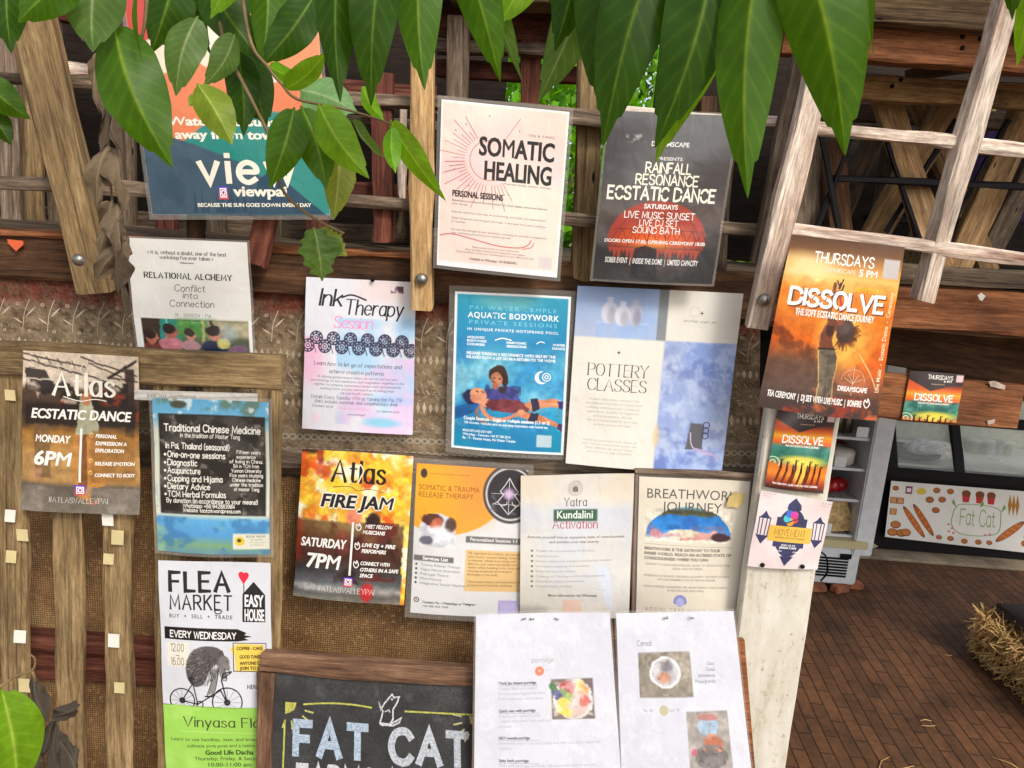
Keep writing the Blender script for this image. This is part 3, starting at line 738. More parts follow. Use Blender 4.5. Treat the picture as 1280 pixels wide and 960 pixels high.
# ---- the panel wall below the deck: printed cloth above, woven mat below, timber trim
def mat_mat():
    k = NT('woven rattan'); v = k.coords((1, 1, 1), rnd=False)
    w1 = k.n('TexWave', wave_type='BANDS', bands_direction='X', i_Scale=62, i_Distortion=3.2, i_Detail=2); k.l(v, w1.inputs['Vector'])
    w2 = k.n('TexWave', wave_type='BANDS', bands_direction='Z', i_Scale=62, i_Distortion=3.2, i_Detail=2); k.l(v, w2.inputs['Vector'])
    mu = k.n('Math', operation='MULTIPLY'); k.l(w1.outputs['Fac'], mu.inputs[0]); k.l(w2.outputs['Fac'], mu.inputs[1])
    n = k.n('TexNoise', i_Scale=7, i_Detail=7, i_Roughness=.65); k.l(v, n.inputs['Vector'])
    n2 = k.n('TexNoise', i_Scale=120, i_Detail=4); k.l(v, n2.inputs['Vector'])
    col = k.ramp(n.outputs[0], [(.3, (116, 80, 46)), (.55, (166, 126, 78)), (.75, (200, 164, 112))])
    col = k.mix(.7, col, k.ramp(mu.outputs[0], [(.05, (90, 80, 70)), (.5, (255, 250, 240))]), 'MULTIPLY')
    sp = k.ramp(n2.outputs[0], [(.55, (0, 0, 0)), (.68, (255, 255, 255))]); col = k.mix(k.mix(.5, sp, (0, 0, 0)), col, (186, 152, 104))
    k.l(col, k.b.inputs['Base Color']); k.b.inputs['Roughness'].default_value = .7; k.bump(mu.outputs[0], .4, .003); return k.m
M['woven'] = mat_mat()
p1, p2 = P(-400, 540, 1.52), P(944, 600, 1.52)
wm = box('woven_panel', ((p1.x + p2.x) / 2, 1.545, (p1.z + .0) / 2), (p2.x - p1.x, .03, p1.z), M['woven']); tag(wm, 'brown woven mat wall behind the lower posters and the chalkboard', 'wall panel')
tr2 = tag(plank('timber_trim', (-400, 540), (944, 600), 26, 1.505, .03, 'grey'), 'grey timber trim board between the printed cloth and the woven mat', 'trim')
tag(plank('skirting_board', (-500, 790), (335, 850), 44, 1.50, .04, 'red'), 'dull red brown board low behind the pallet slats', 'board')
tag(plank('trim_lip', (-500, 768), (335, 827), 16, 1.475, .05, 'red'), 'narrow purplish ledge along the top of the board behind the slats', 'ledge')

M['cloth'] = paint_mat('printed cloth', .9, .12, 14, 0, .1)
def cloth_art():
    a = Art(5.6, 620, (134, 114, 90)); rg = random.Random(4)
    a.wash(10, 3, (148, 128, 102), .45, .65, .8); a.wash(14, 9, (98, 84, 66), .52, .7, .7); a.wash(60, 12, (140, 130, 112), .55, .7, .35, 3)
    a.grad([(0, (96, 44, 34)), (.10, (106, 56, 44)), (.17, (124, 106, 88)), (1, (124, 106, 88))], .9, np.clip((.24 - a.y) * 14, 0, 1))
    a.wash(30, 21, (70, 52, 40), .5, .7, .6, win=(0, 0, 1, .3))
    pale = [(188, 170, 144), (174, 156, 130), (200, 184, 158)]
    sp = a.asp
    def leaf(x, y, dx, dy, wv, col):
        L = math.hypot(dx, dy * 1 / sp * 1); nx, ny = -dy / sp / (L + 1e-9), dx * sp / (L + 1e-9)
        pts = []
        for k in range(9):
            t = k / 8; pts.append((x + dx * t + nx * wv * math.sin(math.pi * t), y + dy * t + ny * wv * math.sin(math.pi * t)))
        for k in range(7, 0, -1):
            t = k / 8; pts.append((x + dx * t - nx * wv * math.sin(math.pi * t), y + dy * t - ny * wv * math.sin(math.pi * t)))
        a.shape(pts, col)
    n = 44
    for i in range(n):
        x = (i + .5) / n; c = rg.choice(pale); d = .5 / n
        # sprig
        a.ink([(x, .30), (x + d * .1, .20), (x + d * .5, .12)], .0006, c, smooth=True); leaf(x + d * .2, .22, d * .8, -.06, .0008, c); leaf(x, .26, -d * .8, -.035, .0008, c)
        a.ring(x - d * .45, .15, .0014, .0006, c, 10); a.ring(x + d * .55, .30, .0013, .0006, c, 10)
    n = 176
    for row in (.37, .66):
        for i in range(n):
            x = (i + .5) / n; c = rg.choice(pale); h = rg.uniform(.015, .038)
            a.shape([(x - .0018, row), (x, row + h), (x + .0018, row), (x, row - h)], c)
            if i % 3 == 0: a.disc(x, row, .0006, (80, 70, 60), 8)
    for i in range(900):
        x = rg.random(); g = (x * 22) % 1
        y = .44 + rg.random() * .17; c = rg.choice(pale); d = .0012
        a.ink([(x - d, y - .012 * rg.choice((1, -1))), (x + d, y + .012)], .0006, c)
    for i in range(500):
        x = rg.random(); y = .71 + rg.random() * .08; a.disc(x, y, rg.uniform(.0003, .0008), rg.choice(pale), 6)
    a.rect(0, .80, 1, .815, (150, 142, 128), .8, .003)
    n = 150
    for row, o in ((.865, 0), (.95, .5)):
        for i in range(n):
            x = (i + .5 + o) / n; r = rg.uniform(.0026, .0032)
            a.ring(x, row, r, .0007, (180, 170, 152), 14); a.ring(x, row, r * .62, .0006, (150, 140, 122), 10); a.disc(x, row, r * .3, (96, 88, 80), 8)
    a.wash(24, 71, (104, 90, 72), .5, .7, .6); a.grain(.12)
    return a
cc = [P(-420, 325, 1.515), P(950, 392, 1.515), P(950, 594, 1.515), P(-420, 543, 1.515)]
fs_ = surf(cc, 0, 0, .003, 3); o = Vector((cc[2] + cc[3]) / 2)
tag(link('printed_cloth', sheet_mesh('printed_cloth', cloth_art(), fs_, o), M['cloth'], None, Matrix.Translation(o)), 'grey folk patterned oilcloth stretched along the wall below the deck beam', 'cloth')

# ---- dark cupboard standing under the deck behind the pottery notice
cb = thing('cupboard', 'dark red brown cupboard in the shadow right of the pottery notice', 'cupboard', tuple(P(930, 560, 2.0).xy) + (0,))
q = P(935, 480, 2.0)
box('carcass', (q.x + .02, 2.2, .62), (.34, .36, 1.24), M['black'], cb)
box('door', (q.x + .04, 2.005, .95), (.22, .02, .34), M['red'], cb)
box('door', (q.x + .04, 2.005, .45), (.22, .02, .56), M['brown'], cb)
link('edge_pipe', tube_mesh('edge_pipe', spline([P(918, 515, 1.9), P(930, 512, 1.9), P(936, 528, 1.9), P(935, 560, 1.9), P(929, 620, 1.9), P(915, 760, 1.9)]), .006), M['grey'], cb)
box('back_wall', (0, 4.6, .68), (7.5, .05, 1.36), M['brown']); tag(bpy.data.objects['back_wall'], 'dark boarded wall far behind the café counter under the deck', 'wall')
# ================================================================ café corner at the right
G = Pz(1180, 707, 0); YC = G.y
M['concrete'] = plain('concrete', (142, 128, 106), .85, 0, .25, 7, bump=.4)
ZL = P(1106, 689, YC + .09).z
led = box('concrete_ledge', (G.x + .9, YC + .5, ZL / 2), (3.0, 1.0, ZL), M['concrete'], bev=.012); tag(led, 'low concrete ledge along the brick floor below the display counter', 'ledge')
Yf = YC + .09
def q(px, py, dy=0): return P(px, py, Yf + dy)
dc = thing('display_counter', 'black framed glass display counter with a painted sign panel below it', 'counter', (q(1190, 680).x, Yf, ZL))
a, b = q(1095, 672), q(1400, 700); zb = ZL + .003; ztop = q(1110, 590).z; zt2 = q(1110, 520).z
xl = q(1098, 640).x; xr = xl + 1.5
box('body', ((xl + xr) / 2, Yf + .3, (zb + ztop) / 2), (xr - xl, .56, ztop - zb), M['black'], dc)
box('top_rail', ((xl + xr) / 2 + .02, Yf + .13, zt2 - .02), (xr - xl, .03, .05), M['black'], dc)
box('bottom_rail', ((xl + xr) / 2, Yf + .0, ztop + .005), (xr - xl, .03, .05), M['black'], dc)
for x in (xl + .03, q(1205, 560).x, q(1310, 560).x):
    plank3('mullion', (x, Yf - .015, ztop + .02), (x - .01, Yf + .10, zt2 - .02), .05, .02, 'black', dc)
inner = plain('display lining', (186, 190, 172), .6, 0, .06)
box('lining', ((xl + xr) / 2, Yf + .57, (ztop + zt2) / 2 + .02), (xr - xl, .02, zt2 - ztop), inner, dc)
box('shelf', ((xl + xr) / 2, Yf + .3, ztop + .03), (xr - xl - .05, .5, .012), inner, dc)
k = NT('counter glass'); k.b.inputs['Base Color'].default_value = (.9, .92, .9, 1); k.b.inputs['Roughness'].default_value = .08; k.b.inputs['Alpha'].default_value = .14; M['glass'] = k.m
plank3('glass_pane', ((xl + xr) / 2 - .7, Yf + .065, (ztop + zt2) / 2), ((xl + xr) / 2 + .7, Yf + .065, (ztop + zt2) / 2), math.hypot(zt2 - ztop, .12) - .03, .004, 'glass', dc, facing=(0, -1, .65), rough=0)
# food under film on the shelf
fm = plain('cling film', (196, 194, 184), .25, 0, .2, 40, bump=.5)
def lump(name, c, s, mat, label, cat, seed=0, grp=None, am=.12, parent=None):
    bm = bmesh.new(); bmesh.ops.create_icosphere(bm, subdivisions=3, radius=1)
    for v in bm.verts:
        kx = 1 + am * mnoise.noise(v.co * 2.2 + Vector((seed, seed * 2, 0))); v.co = Vector((v.co.x * s[0] * kx, v.co.y * s[1] * kx, v.co.z * s[2] * kx))
    o = link(name, bm_mesh(name, bm, True), mat, parent, Matrix.Translation(Vector(c)))
    if label: tag(o, label, cat, grp)
    return o
zs = ztop + .04
pz = q(1130, 578, .2)
tag(link('dish', lathe_mesh('dish', [(.10, 0), (.15, .02), (.16, .03), (.15, .03), (.09, .012), (.001, .012)], 28), M['black'], None, Matrix.Translation((pz.x, pz.y, zs))), 'shallow dark dish inside the left pane of the display counter', 'dish')
lump('wrapped_loaf', (q(1172, 575, .2).x, Yf + .25, zs + .03), (.14, .1, .05), fm, 'film wrapped loaf mound behind the left glass pane of the counter', 'bread', 2, am=.3)
for i, px in enumerate((1222, 1238, 1264)):
    c = q(px, 578, .3); tag(link('tub', lathe_mesh('tub', [(.035, 0), (.045, .06), (.048, .06), (.048, .07), (.001, .072)], 18), inner, None, Matrix.Translation((c.x, Yf + .38, zs))), ('pale tub behind the right glass pane of the counter, nearest the mullion', 'pale tub behind the right glass pane of the counter, middle one', 'pale tub behind the right glass pane of the counter, past the drinking glass')[i], 'tub', 'pale tubs in the display counter')
gb = plain('clear tumbler', (206, 210, 206), .1, 0, .02)
t = link('drinking_glass', lathe_mesh('drinking_glass', [(.03, 0), (.035, .1), (.032, .1), (.027, .006), (.001, .006)], 20), M['glass'], None, Matrix.Translation((q(1250, 578, .2).x, Yf + .25, zs))); tag(t, 'clear drinking glass behind the right glass pane of the counter', 'glass')
# painted sign
def sign_art():
    a = Art(2.02, 260, (226, 224, 218)); a.age(3, (205, 200, 192), .4); o = a.asp
    br = (176, 104, 48); dk = (122, 66, 30)
    def bun(x, y, r, c=br): a.disc(x, y, r, dk, 16); a.disc(x, y - .006, r * .82, c, 16); a.ring(x, y, r * .5, .0018, dk, 12, 200, 340)
    def loaf(x, y, L, wd, ang, c=br):
        u = (math.cos(ang), math.sin(ang) * o); vv = (-math.sin(ang), math.cos(ang) * o)
        for kk, cc_ in ((1, dk), (.86, c)):
            a.shape([(x + u[0] * L * kk * math.cos(t) + vv[0] * wd * kk * math.sin(t), y + u[1] * L * kk * math.cos(t) + vv[1] * wd * kk * math.sin(t)) for t in [-2 * math.pi * i / 22 for i in range(22)]], cc_)
        for s_ in (-.5, -.17, .17, .5):
            a.ink([(x + u[0] * L * s_ - vv[0] * wd * .6, y + u[1] * L * s_ - vv[1] * wd * .6), (x + u[0] * L * (s_ + .12) + vv[0] * wd * .6, y + u[1] * L * (s_ + .12) + vv[1] * wd * .6)], .003, (224, 176, 108))
    for (x, y, r) in ((.035, .12, .022), (.08, .14, .0), (.265, .27, .028), (.345, .25, .026), (.305, .10, .024), (.395, .10, .024), (.31, .44, .026), (.345, .9, .02), (.42, .9, .022), (.51, .92, .022), (.60, .91, .022), (.67, .9, .02), (.35, .88, .0)):
        if r: bun(x, y, r)
    for (x, y) in ((.03, .33), (.075, .33), (.035, .53)): a.block(x - .022, y - .05, x + .022, y + .06, dk); a.block(x - .017, y - .042, x + .017, y + .05, (208, 150, 92))
    a.block(.10, .07, .145, .2, (120, 40, 70)); a.block(.108, .1, .137, .17, (230, 210, 220)); a.disc(.205, .14, .032, (214, 190, 60), 18, .06)
    for x in (.50, .59, .665):
        a.shape([(x - .028, .12), (x - .02, .26), (x + .02, .26), (x + .028, .12)], (190, 44, 50)); a.disc(x, .11, .03, dk, 16, .055)
    loaf(.175, .68, .15, .022, 1.02, (196, 100, 36)); loaf(.235, .63, .15, .022, 1.05, (186, 92, 30))
    loaf(.80, .68, .13, .026, -.82, (190, 104, 44))
    for x in (.79, .815, .84): a.shape([(x - .013, .24), (x - .002, .42), (x + .013, .24), (x - .002, .06)], (170, 116, 30))
    loaf(.945, .20, .05, .03, -.2, (180, 120, 66)); loaf(.95, .10, .03, .012, .1, (110, 60, 40))
    for (x, y) in ((.06, .76), (.10, .9), (.045, .9), (.13, .88)): bun(x, y, .034, (196, 120, 56))
    for (x, y) in ((.93, .62), (.915, .74), (.955, .74), (.90, .85), (.935, .86), (.975, .85)): bun(x, y, .026, (184, 108, 46))
    g = (120, 160, 84)
    a.ink([(.44, .36), (.47, .30), (.60, .285), (.72, .33), (.735, .5), (.72, .72), (.62, .80), (.48, .80), (.42, .66), (.425, .45)], .006, g, True, True)
    for (x, y, dx) in ((.44, .28, -.02), (.60, .26, .01), (.735, .30, .02)): a.shape([(x, y + .08), (x + dx - .012, y), (x + dx, y - .06), (x + dx + .012, y)], g)
    for (x, y) in ((.40, .66), (.425, .72), (.405, .78), (.435, .8), (.64, .78), (.67, .76)): a.disc(x, y, .010, (214, 130, 140), 10)
    a.K('Fat Cat', .47, .70, .64, .27, (138, 168, 96), .9, 1, gap=1.6, jit=.4)
    return a
poster('white sign panel painted with breads, buns and cupcakes on the display counter front', [(1114, 601), (1303, 616), (1300, 693), (1106, 671)], Yf - .012, sign_art(), 'paper', 0, 0, 0, cat='sign', name='painted_sign', group='none')
bpy.data.objects['painted_sign'].pop('group', None)
# timber board hung in front of the counter top, small print pinned on it
bY = 1.58
hb = tag(plank('hanging_board', (1093, 494), (1276, 510), 57, bY, .025, 'rust'), 'brown plywood board above the display counter carrying a small bright poster', 'board')
for x, y, s_ in ((1247, 483, .014), (1238, 527, .01)):
    pass
wn = plain('torn paper', (168, 152, 138), .8, 0, .25, 60)
def scrap(name, pts, Y, mat, label, cat, grp=None):
    ps = [P(x, y, Y) for x, y in pts]; o = sum(ps, Vector()) / len(ps); n = len(ps)
    vs = [p - o for p in ps] + [p - o + Vector((0, .0012, 0)) for p in ps]
    me = mesh_from(name, vs, [tuple(range(n))[::-1], tuple(range(n, 2 * n))] + [(i, (i + 1) % n, n + (i + 1) % n, n + i) for i in range(n)])
    return tag(link(name, me, mat, None, Matrix.Translation(o)), label, cat, grp)
scrap('paper_scrap', [(1236, 477), (1244, 476), (1250, 479), (1257, 482), (1256, 487), (1250, 486), (1243, 484), (1238, 483)], bY - .004, wn, 'torn whitish paper scrap at the upper right of the plywood board', 'paper scrap')
scrap('paper_scrap', [(1234, 526), (1244, 524), (1243, 529), (1235, 531)], bY - .004, wn, 'small pale scrap at the bottom edge of the plywood board', 'paper scrap')
# dim stand under the deck
sd = thing('tap_stand', 'pale metal stand half hidden in the dark above the plywood board', 'stand', tuple(P(1130, 460, 3.3).xy) + (.9,))
pm = plain('dull pale metal', (132, 140, 122), .6, 0, .1)
M['pale_metal'] = pm
plank('column', (1131, 440), (1127, 520), 9, 3.3, .03, 'pale_metal', sd); plank('head', (1122, 439), (1146, 440), 14, 3.29, .04, 'pale_metal', sd)
for x in (1126, 1144): link('knob', lathe_mesh('knob', [(.012, 0), (.016, .02), (.008, .035)], 12), pm, sd, Matrix.Translation(P(x, 432, 3.3)))

# ---- fridge with glass door
FY = Pz(1050, 736, 0).y - .02
fr = thing('display_fridge', 'white upright fridge with filled wire shelves beside the white board', 'fridge', (P(1050, 730, FY).x, FY, 0))
x0 = P(1000, 700, FY).x; x1 = P(1094, 640, FY).x; zt = 1.22; zg = P(1060, 682, FY).z; xw = P(1107, 600, FY).x
body = M['white']
box('grille_box', ((x0 + P(1074, 705, FY).x) / 2, FY + .22, (zg + .03) / 2), (P(1074, 705, FY).x - x0, .44, zg - .03), body, fr, .008)
for i in range(7):
    z = .07 + i * (zg - .12) / 7; box('grille_slot', ((x0 + P(1062, 705, FY).x) / 2 + .01, FY - .001, z), (P(1060, 705, FY).x - x0 - .03, .006, .008), M['black'], fr, 0)
box('badge', (P(1057, 695, FY).x, FY - .003, zg - .05), (.05, .006, .022), M['black'], fr, .001)
box('base_plinth', ((x0 + P(1081, 690, FY).x) / 2, FY + .2, zg + .012), (P(1081, 690, FY).x - x0, .45, .034), plain('cream plastic', (196, 184, 142), .5), fr)
dark = plain('fridge lining', (176, 180, 182), .5, 0, .05)
box('back_panel', ((x0 + x1) / 2, FY + .44, (zg + zt) / 2 + .02), (x1 - x0, .02, zt - zg), dark, fr)
box('side_wall', (x0 - .01, FY + .22, (zg + zt) / 2 + .02), (.02, .44, zt - zg), body, fr)
box('side_wall', ((P(1080, 600, FY).x + xw) / 2, FY + .20, (zg + zt) / 2 - .01), (xw - P(1082, 600, FY).x, .42, zt - zg + .06), body, fr, .006)
box('top_panel', ((x0 + x1) / 2, FY + .22, zt + .04), (x1 - x0 + .04, .46, .04), body, fr)
zsh = [P(1060, y, FY).z for y in (549, 588, 627, 672)]
xs0, xs1 = x0, P(1082, 600, FY).x
for i, z in enumerate(zsh):
    bm = bmesh.new(); bm_box(bm, (0, -.19, 0), (xs1 - xs0, .006, .012))
    for kx in range(13): bm_box(bm, (-(xs1 - xs0) / 2 + (kx + .5) * (xs1 - xs0) / 13, 0, 0), (.004, .38, .006))
    link('wire_shelf', bm_mesh('wire_shelf', bm), body, fr, Matrix.Translation(((xs0 + xs1) / 2, FY + .21, z)))
redm = plain('red berry glaze', (150, 24, 26), .3, 0, .4, 60); cake = plain('sponge cake', (190, 160, 110), .8, 0, .3, 50, bump=.5); cream = plain('cream icing', (214, 208, 198), .5, 0, .05); jar = plain('dark jar', (66, 52, 40), .3, 0, .2); brm = plain('brown crust', (110, 64, 36), .7, 0, .3, 40)
def fx(px, z, dy=.08): p = P(px, 600, FY); return Vector((p.x, FY + dy, z))
for i, px in enumerate((1046, 1056, 1068)):
    c = P(px, 547, FY); tag(link('jar', lathe_mesh('jar', [(.028, 0), (.03, .01), (.03, .07), (.022, .085), (.024, .1), (.001, .1)], 16), jar, None, Matrix.Translation((c.x, FY + .1, zsh[0] + .007))), ('dark jar on the top fridge shelf, nearest the white board', 'dark jar in the middle of the top fridge shelf', 'dark jar on the top fridge shelf, nearest the door edge')[i], 'jar', 'jars on the top fridge shelf')
tag(link('cake', lathe_mesh('cake', [(.075, 0), (.078, .05), (.07, .062), (.001, .064)], 24), cream, None, Matrix.Translation((P(1058, 585, FY).x, FY + .12, zsh[1] + .007))), 'round white iced cake on the second fridge shelf', 'cake')
for i, px in enumerate((1040, 1052, 1064)):
    c = P(px, 620, FY); lump('berry_tart', (c.x, FY + .09 + .02 * i, zsh[2] + .035), (.034, .034, .034), redm, ('glossy red tart on the third fridge shelf, nearest the white board', 'glossy red tart in the middle of the third fridge shelf', 'glossy red tart on the third fridge shelf, nearest the door edge')[i], 'tart', i, 'red tarts on the third fridge shelf')
lump('pie', (P(1046, 612, FY).x, FY + .2, zsh[2] + .06), (.06, .05, .05), brm, 'brown crusted pie behind the red tarts in the fridge', 'pie', 7)
bm = bmesh.new()
for s_ in (0,):
    v = [bm.verts.new(c) for c in ((-.08, 0, 0), (.08, 0, 0), (.06, .1, 0), (-.06, .1, 0), (-.05, .02, .13), (.01, .03, .15), (.05, .06, .08))]
bmesh.ops.convex_hull(bm, input=bm.verts); bmesh.ops.subdivide_edges(bm, edges=bm.edges, cuts=2, use_grid_fill=True)
for vv in bm.verts: vv.co += Vector((1, 1, 1)) * .01 * mnoise.noise(vv.co * 30)
tag(link('cake_slice', bm_mesh('cake_slice', bm), cake, None, Matrix.Translation((P(1056, 670, FY).x, FY + .05, zsh[3] + .008))), 'tall pale wedge of cake on the lowest fridge shelf', 'cake')
tub = plain('pale tub', (214, 206, 190), .4, 0, .1)
for i, px in enumerate((1048, 1060, 1072)):
    c = P(px, 547, FY); tag(link('tub', lathe_mesh('tub', [(.03, 0), (.036, .05), (.038, .05), (.038, .06), (.001, .062)], 18), tub, None, Matrix.Translation((c.x, FY + .22, zsh[0] + .007))), ('pale lidded tub behind the jars on the top fridge shelf, left one', 'pale lidded tub behind the jars on the top fridge shelf, middle one', 'pale lidded tub behind the jars on the top fridge shelf, right one')[i], 'tub', 'pale tubs on the top fridge shelf')
for i, px in enumerate((1060, 1072)):
    c = P(px, 585, FY); tag(link('cake', lathe_mesh('cake', [(.05, 0), (.052, .045), (.046, .055), (.001, .057)], 20), (brm, redm)[i], None, Matrix.Translation((c.x, FY + .26, zsh[1] + .007))), ('small brown cake behind the white iced one in the fridge', 'small dark red cake at the back of the second fridge shelf')[i], 'cake')
tg = plain('price card', (226, 228, 230), .6)
for i, (px, z) in enumerate(((1068, zsh[0]), (1047, zsh[1]), (1043, zsh[3]))):
    c = P(px, 600, FY); o = box('price_card', (c.x, FY + .003, z - .0 + .035), (.05, .002, .045), tg, None, 0); tag(o, ('white price card on the top fridge shelf', 'white price card on the second fridge shelf', 'white price card on the lowest fridge shelf')[i], 'price card', 'price cards on the fridge shelves')
link('power_cord', tube_mesh('power_cord', spline([P(1026, 690, FY - .03), P(1033, 697, FY - .05), P(1034, 715, FY - .05), P(1026, 726, FY - .03)]), .004), M['black'], fr)

# ---- loose bricks, straw bale, cushion, straws
M['brickred'] = plain('loose brick', (150, 92, 64), .9, 0, .3, 12, bump=.6)
for i, (px, py, L, rz, lb) in enumerate(((1049, 739, .085, .5, 'broken brick lying on the floor below the fridge grille'), (1069, 735, .06, -.2, 'small pinkish brick chunk at the right foot of the fridge'), (1019, 738, .09, .1, 'brick stub half hidden behind the white board edge'))):
    bm = bmesh.new(); bm_box(bm, (0, 0, .016), (L, .045, .032), .006); bmesh.ops.subdivide_edges(bm, edges=bm.edges, cuts=1)
    for v in bm.verts: v.co += Vector((1, .7, .5)) * .006 * mnoise.noise(v.co * 40 + Vector((i, 0, 0)))
    c = Pz(px, py, 0); tag(link('brick', bm_mesh('brick', bm), M['brickred'], None, Matrix.Translation((c.x, c.y, 0)) @ Matrix.Rotation(rz, 4, 'Z')), lb, 'brick')
tag(scrap('paper_scrap', [(1084, 683), (1092, 679), (1098, 683), (1090, 686)], Yf - .02, wn, 'crumpled paper scrap on the concrete ledge', 'paper scrap'), 'crumpled pale paper scrap on the concrete ledge', 'paper scrap')

straw = plain('straw', (206, 170, 112), .8, 0, .2, 8, .2)
M['straw'] = straw
H_B = .17
b0 = Pz(1199, 768, H_B); b1 = Pz(1290, 905, H_B * .6)
ang = math.atan2(b1.y - b0.y, b1.x - b0.x)
bale = thing('straw_bale', 'round edged straw bale seat on the brick floor', 'straw bale', (0, 0, 0))
# a rectangular bale, its long left side running from the far corner down to the lower right
far = Pz(1206, 812, 0); near = Pz(1290, 888, 0)
du = (near - far); du.z = 0; Lb = 1.0; du.normalize(); dv = Vector((-du.y, du.x, 0)); Wb = .46
cen = far + du * (Lb / 2 - .02) + dv * Wb / 2; cen.z = 0
bale.location = cen
Mb = Matrix((du, dv, Vector((0, 0, 1)))).transposed().to_4x4()
bm = bmesh.new(); bm_box(bm, (0, 0, H_B / 2), (Lb - .05, Wb - .05, H_B - .04), .06)
link('core', bm_mesh('core', bm, True), plain('straw core', (180, 142, 86), .9, 0, .3, 30), bale, Matrix.Translation(cen) @ Mb)
def straws(n, seed):
    rg = np.random.RandomState(seed); vs = []; fs = []
    for i in range(n):
        s = rg.rand()
        hx, hy = Lb / 2, Wb / 2
        if s < .34: p = Vector((rg.uniform(-hx, hx), rg.choice((-1, 1)) * (hy - .02), rg.uniform(.0, H_B))); nn = Vector((0, math.copysign(1, p.y), .1))
        elif s < .6: p = Vector((rg.choice((-1, 1)) * (hx - .02), rg.uniform(-hy, hy), rg.uniform(0, H_B))); nn = Vector((math.copysign(1, p.x), 0, .1))
        else: p = Vector((rg.uniform(-hx, hx), rg.uniform(-hy, hy), H_B - .02)); nn = Vector((0, 0, 1))
        if abs(p.x) > hx - .05 and abs(p.y) > hy - .05: p.x *= .95; p.y *= .93
        d = (Vector(rg.randn(3)) * .8 + nn * (.42 if s < .6 else .12) + Vector((0, 0, -.6 if s < .6 else 0))).normalized(); L = rg.uniform(.025, .065); wd = rg.uniform(.0012, .0026)
        sd_ = d.cross(Vector(rg.randn(3))).normalized() * wd; bend = Vector(rg.randn(3)) * L * .12
        k0 = len(vs); m = p + d * L * .5 + bend; e = p + d * L
        vs += [p - sd_, p + sd_, m + sd_, m - sd_, e + sd_ * .6, e - sd_ * .6]; fs += [(k0, k0 + 1, k0 + 2, k0 + 3), (k0 + 3, k0 + 2, k0 + 4, k0 + 5)]
    return vs, fs
vs, fs = straws(14000, 3)
so = link('straw_cover', mesh_from('straw_cover', vs, fs), straw, bale, Matrix.Translation(cen) @ Mb); so['kind'] = 'stuff'
cu = plain('brown leather', (66, 44, 42), .5, 0, .3, 24, bump=.3)
bm = bmesh.new(); bm_box(bm, (0, 0, .018), (.52, .30, .036), .016)
cpt = Pz(1300, 790, H_B + .03)
cush = link('cushion', bm_mesh('cushion', bm, True), cu, None, Matrix.Translation((cen.x, cen.y, H_B + .012)) @ Mb @ Matrix.Translation((-.21, -.03, 0))); tag(cush, 'dark brown cushion lying on the straw bale', 'cushion')
rg = random.Random(8)
for i, (px, py, L, a_) in enumerate(((1120, 960, .12, .2), (1105, 955, .09, .8), (1160, 908, .05, .1), (1157, 902, .04, .1), (1185, 820, .03, 0), (1262, 958, .1, -.8), (1245, 795, .03, .3))):
    c = Pz(px, py, 0); me = tube_mesh('straw', [(-L / 2, 0, .003), (0, .1 * L * (1 if i % 2 else -1), .005), (L / 2, 0, .003)], [.0014, .0017, .001], 5)
    tag(link('straw', me, straw, None, Matrix.Translation((c.x, c.y, 0)) @ Matrix.Rotation(a_, 4, 'Z')), ('long bent straw on the bricks at the bottom edge of the photo', 'second straw at the bottom edge, left of the long bent one', 'pale straw in the middle of the brick floor', 'shorter straw just above the pale one on the bricks', 'tiny straw on the bricks nearest the bale side', 'straw on the bricks at the lower right corner', 'tiny straw under the front of the bale')[i], 'straw', 'loose straws on the brick floor')
# ================================================================ posters
WH = (244, 242, 236); INK = (38, 36, 38)
def qr_gap(a, x0, y0, x1, y1, col): a.rect(x0, y0, x1, y1, col)     # plain panel, the code itself is left out
def camera_icon(a, x, y, r):
    o = a.asp
    for k in range(10):
        t = k / 10; c = (int(90 + 150 * t), int(50 + 30 * t), int(190 - 110 * t))
        a.block(x - r, y - r * o + 2 * r * o * k / 10, x + r, y - r * o + 2 * r * o * (k + 1) / 10, c)
    a.ink([(x - r * .62, y - r * .62 * o), (x + r * .62, y - r * .62 * o), (x + r * .62, y + r * .62 * o), (x - r * .62, y + r * .62 * o)], r * .2, WH, True); a.ring(x, y, r * .36, r * .2, WH, 16); a.disc(x + r * .42, y - r * .42 * o, r * .1, WH, 10)
def flame_icon(a, x, y, r, col): a.ink([(x - r, y), (x - r * .8, y - r), (x, y - r * .4), (x + r * .2, y - r * 1.3), (x + r, y), (x, y + r * .9)], r * .35, col, True, True)

# -- big view board at the top left, behind the leaves
a = Art(.98, 200, (236, 214, 190)); 
a.poly([(0, .10), (.30, .02), (.22, .28), (.10, .34), (0, .36)], (196, 62, 50)); a.poly([(.55, .05), (1, .20), (1, .55), (.72, .45)], (226, 140, 92)); a.ell(.40, .2, .22, .18, (240, 226, 206))
a.poly([(.30, .08), (.36, .10), (.33, .22), (.28, .25)], (170, 40, 44))
a.poly([(0, .5), (.35, .42), (.6, .52), (.9, .46), (1, .5), (1, .72), (0, .78)], (222, 122, 76))
a.poly([(.22, .72), (.42, .62), (.62, .60), (1, .60), (1, 1), (.2, 1)], (28, 130, 120)); a.poly([(0, .66), (.30, .73), (.55, .80), (.72, .9), (.75, 1), (0, 1)], (58, 82, 100))
a.poly([(.62, .86), (.70, .82), (.85, .92), (.98, 1), (.55, 1)], (14, 60, 84)); a.wash(9, 4, (40, 66, 86), .5, .7, .5, win=(0, .78, .6, 1))
rg = random.Random(3)
for i in range(40):
    x = rg.uniform(.25, .8); h = rg.uniform(.05, .12); a.poly([(x - .012, .99), (x, .99 - h), (x + .012, .99)], (30, 62, 84), .8)
a.wash(6, 8, (90, 190, 180), .6, .8, .5, win=(.55, .7, 1, .9))
cr = (240, 232, 214)
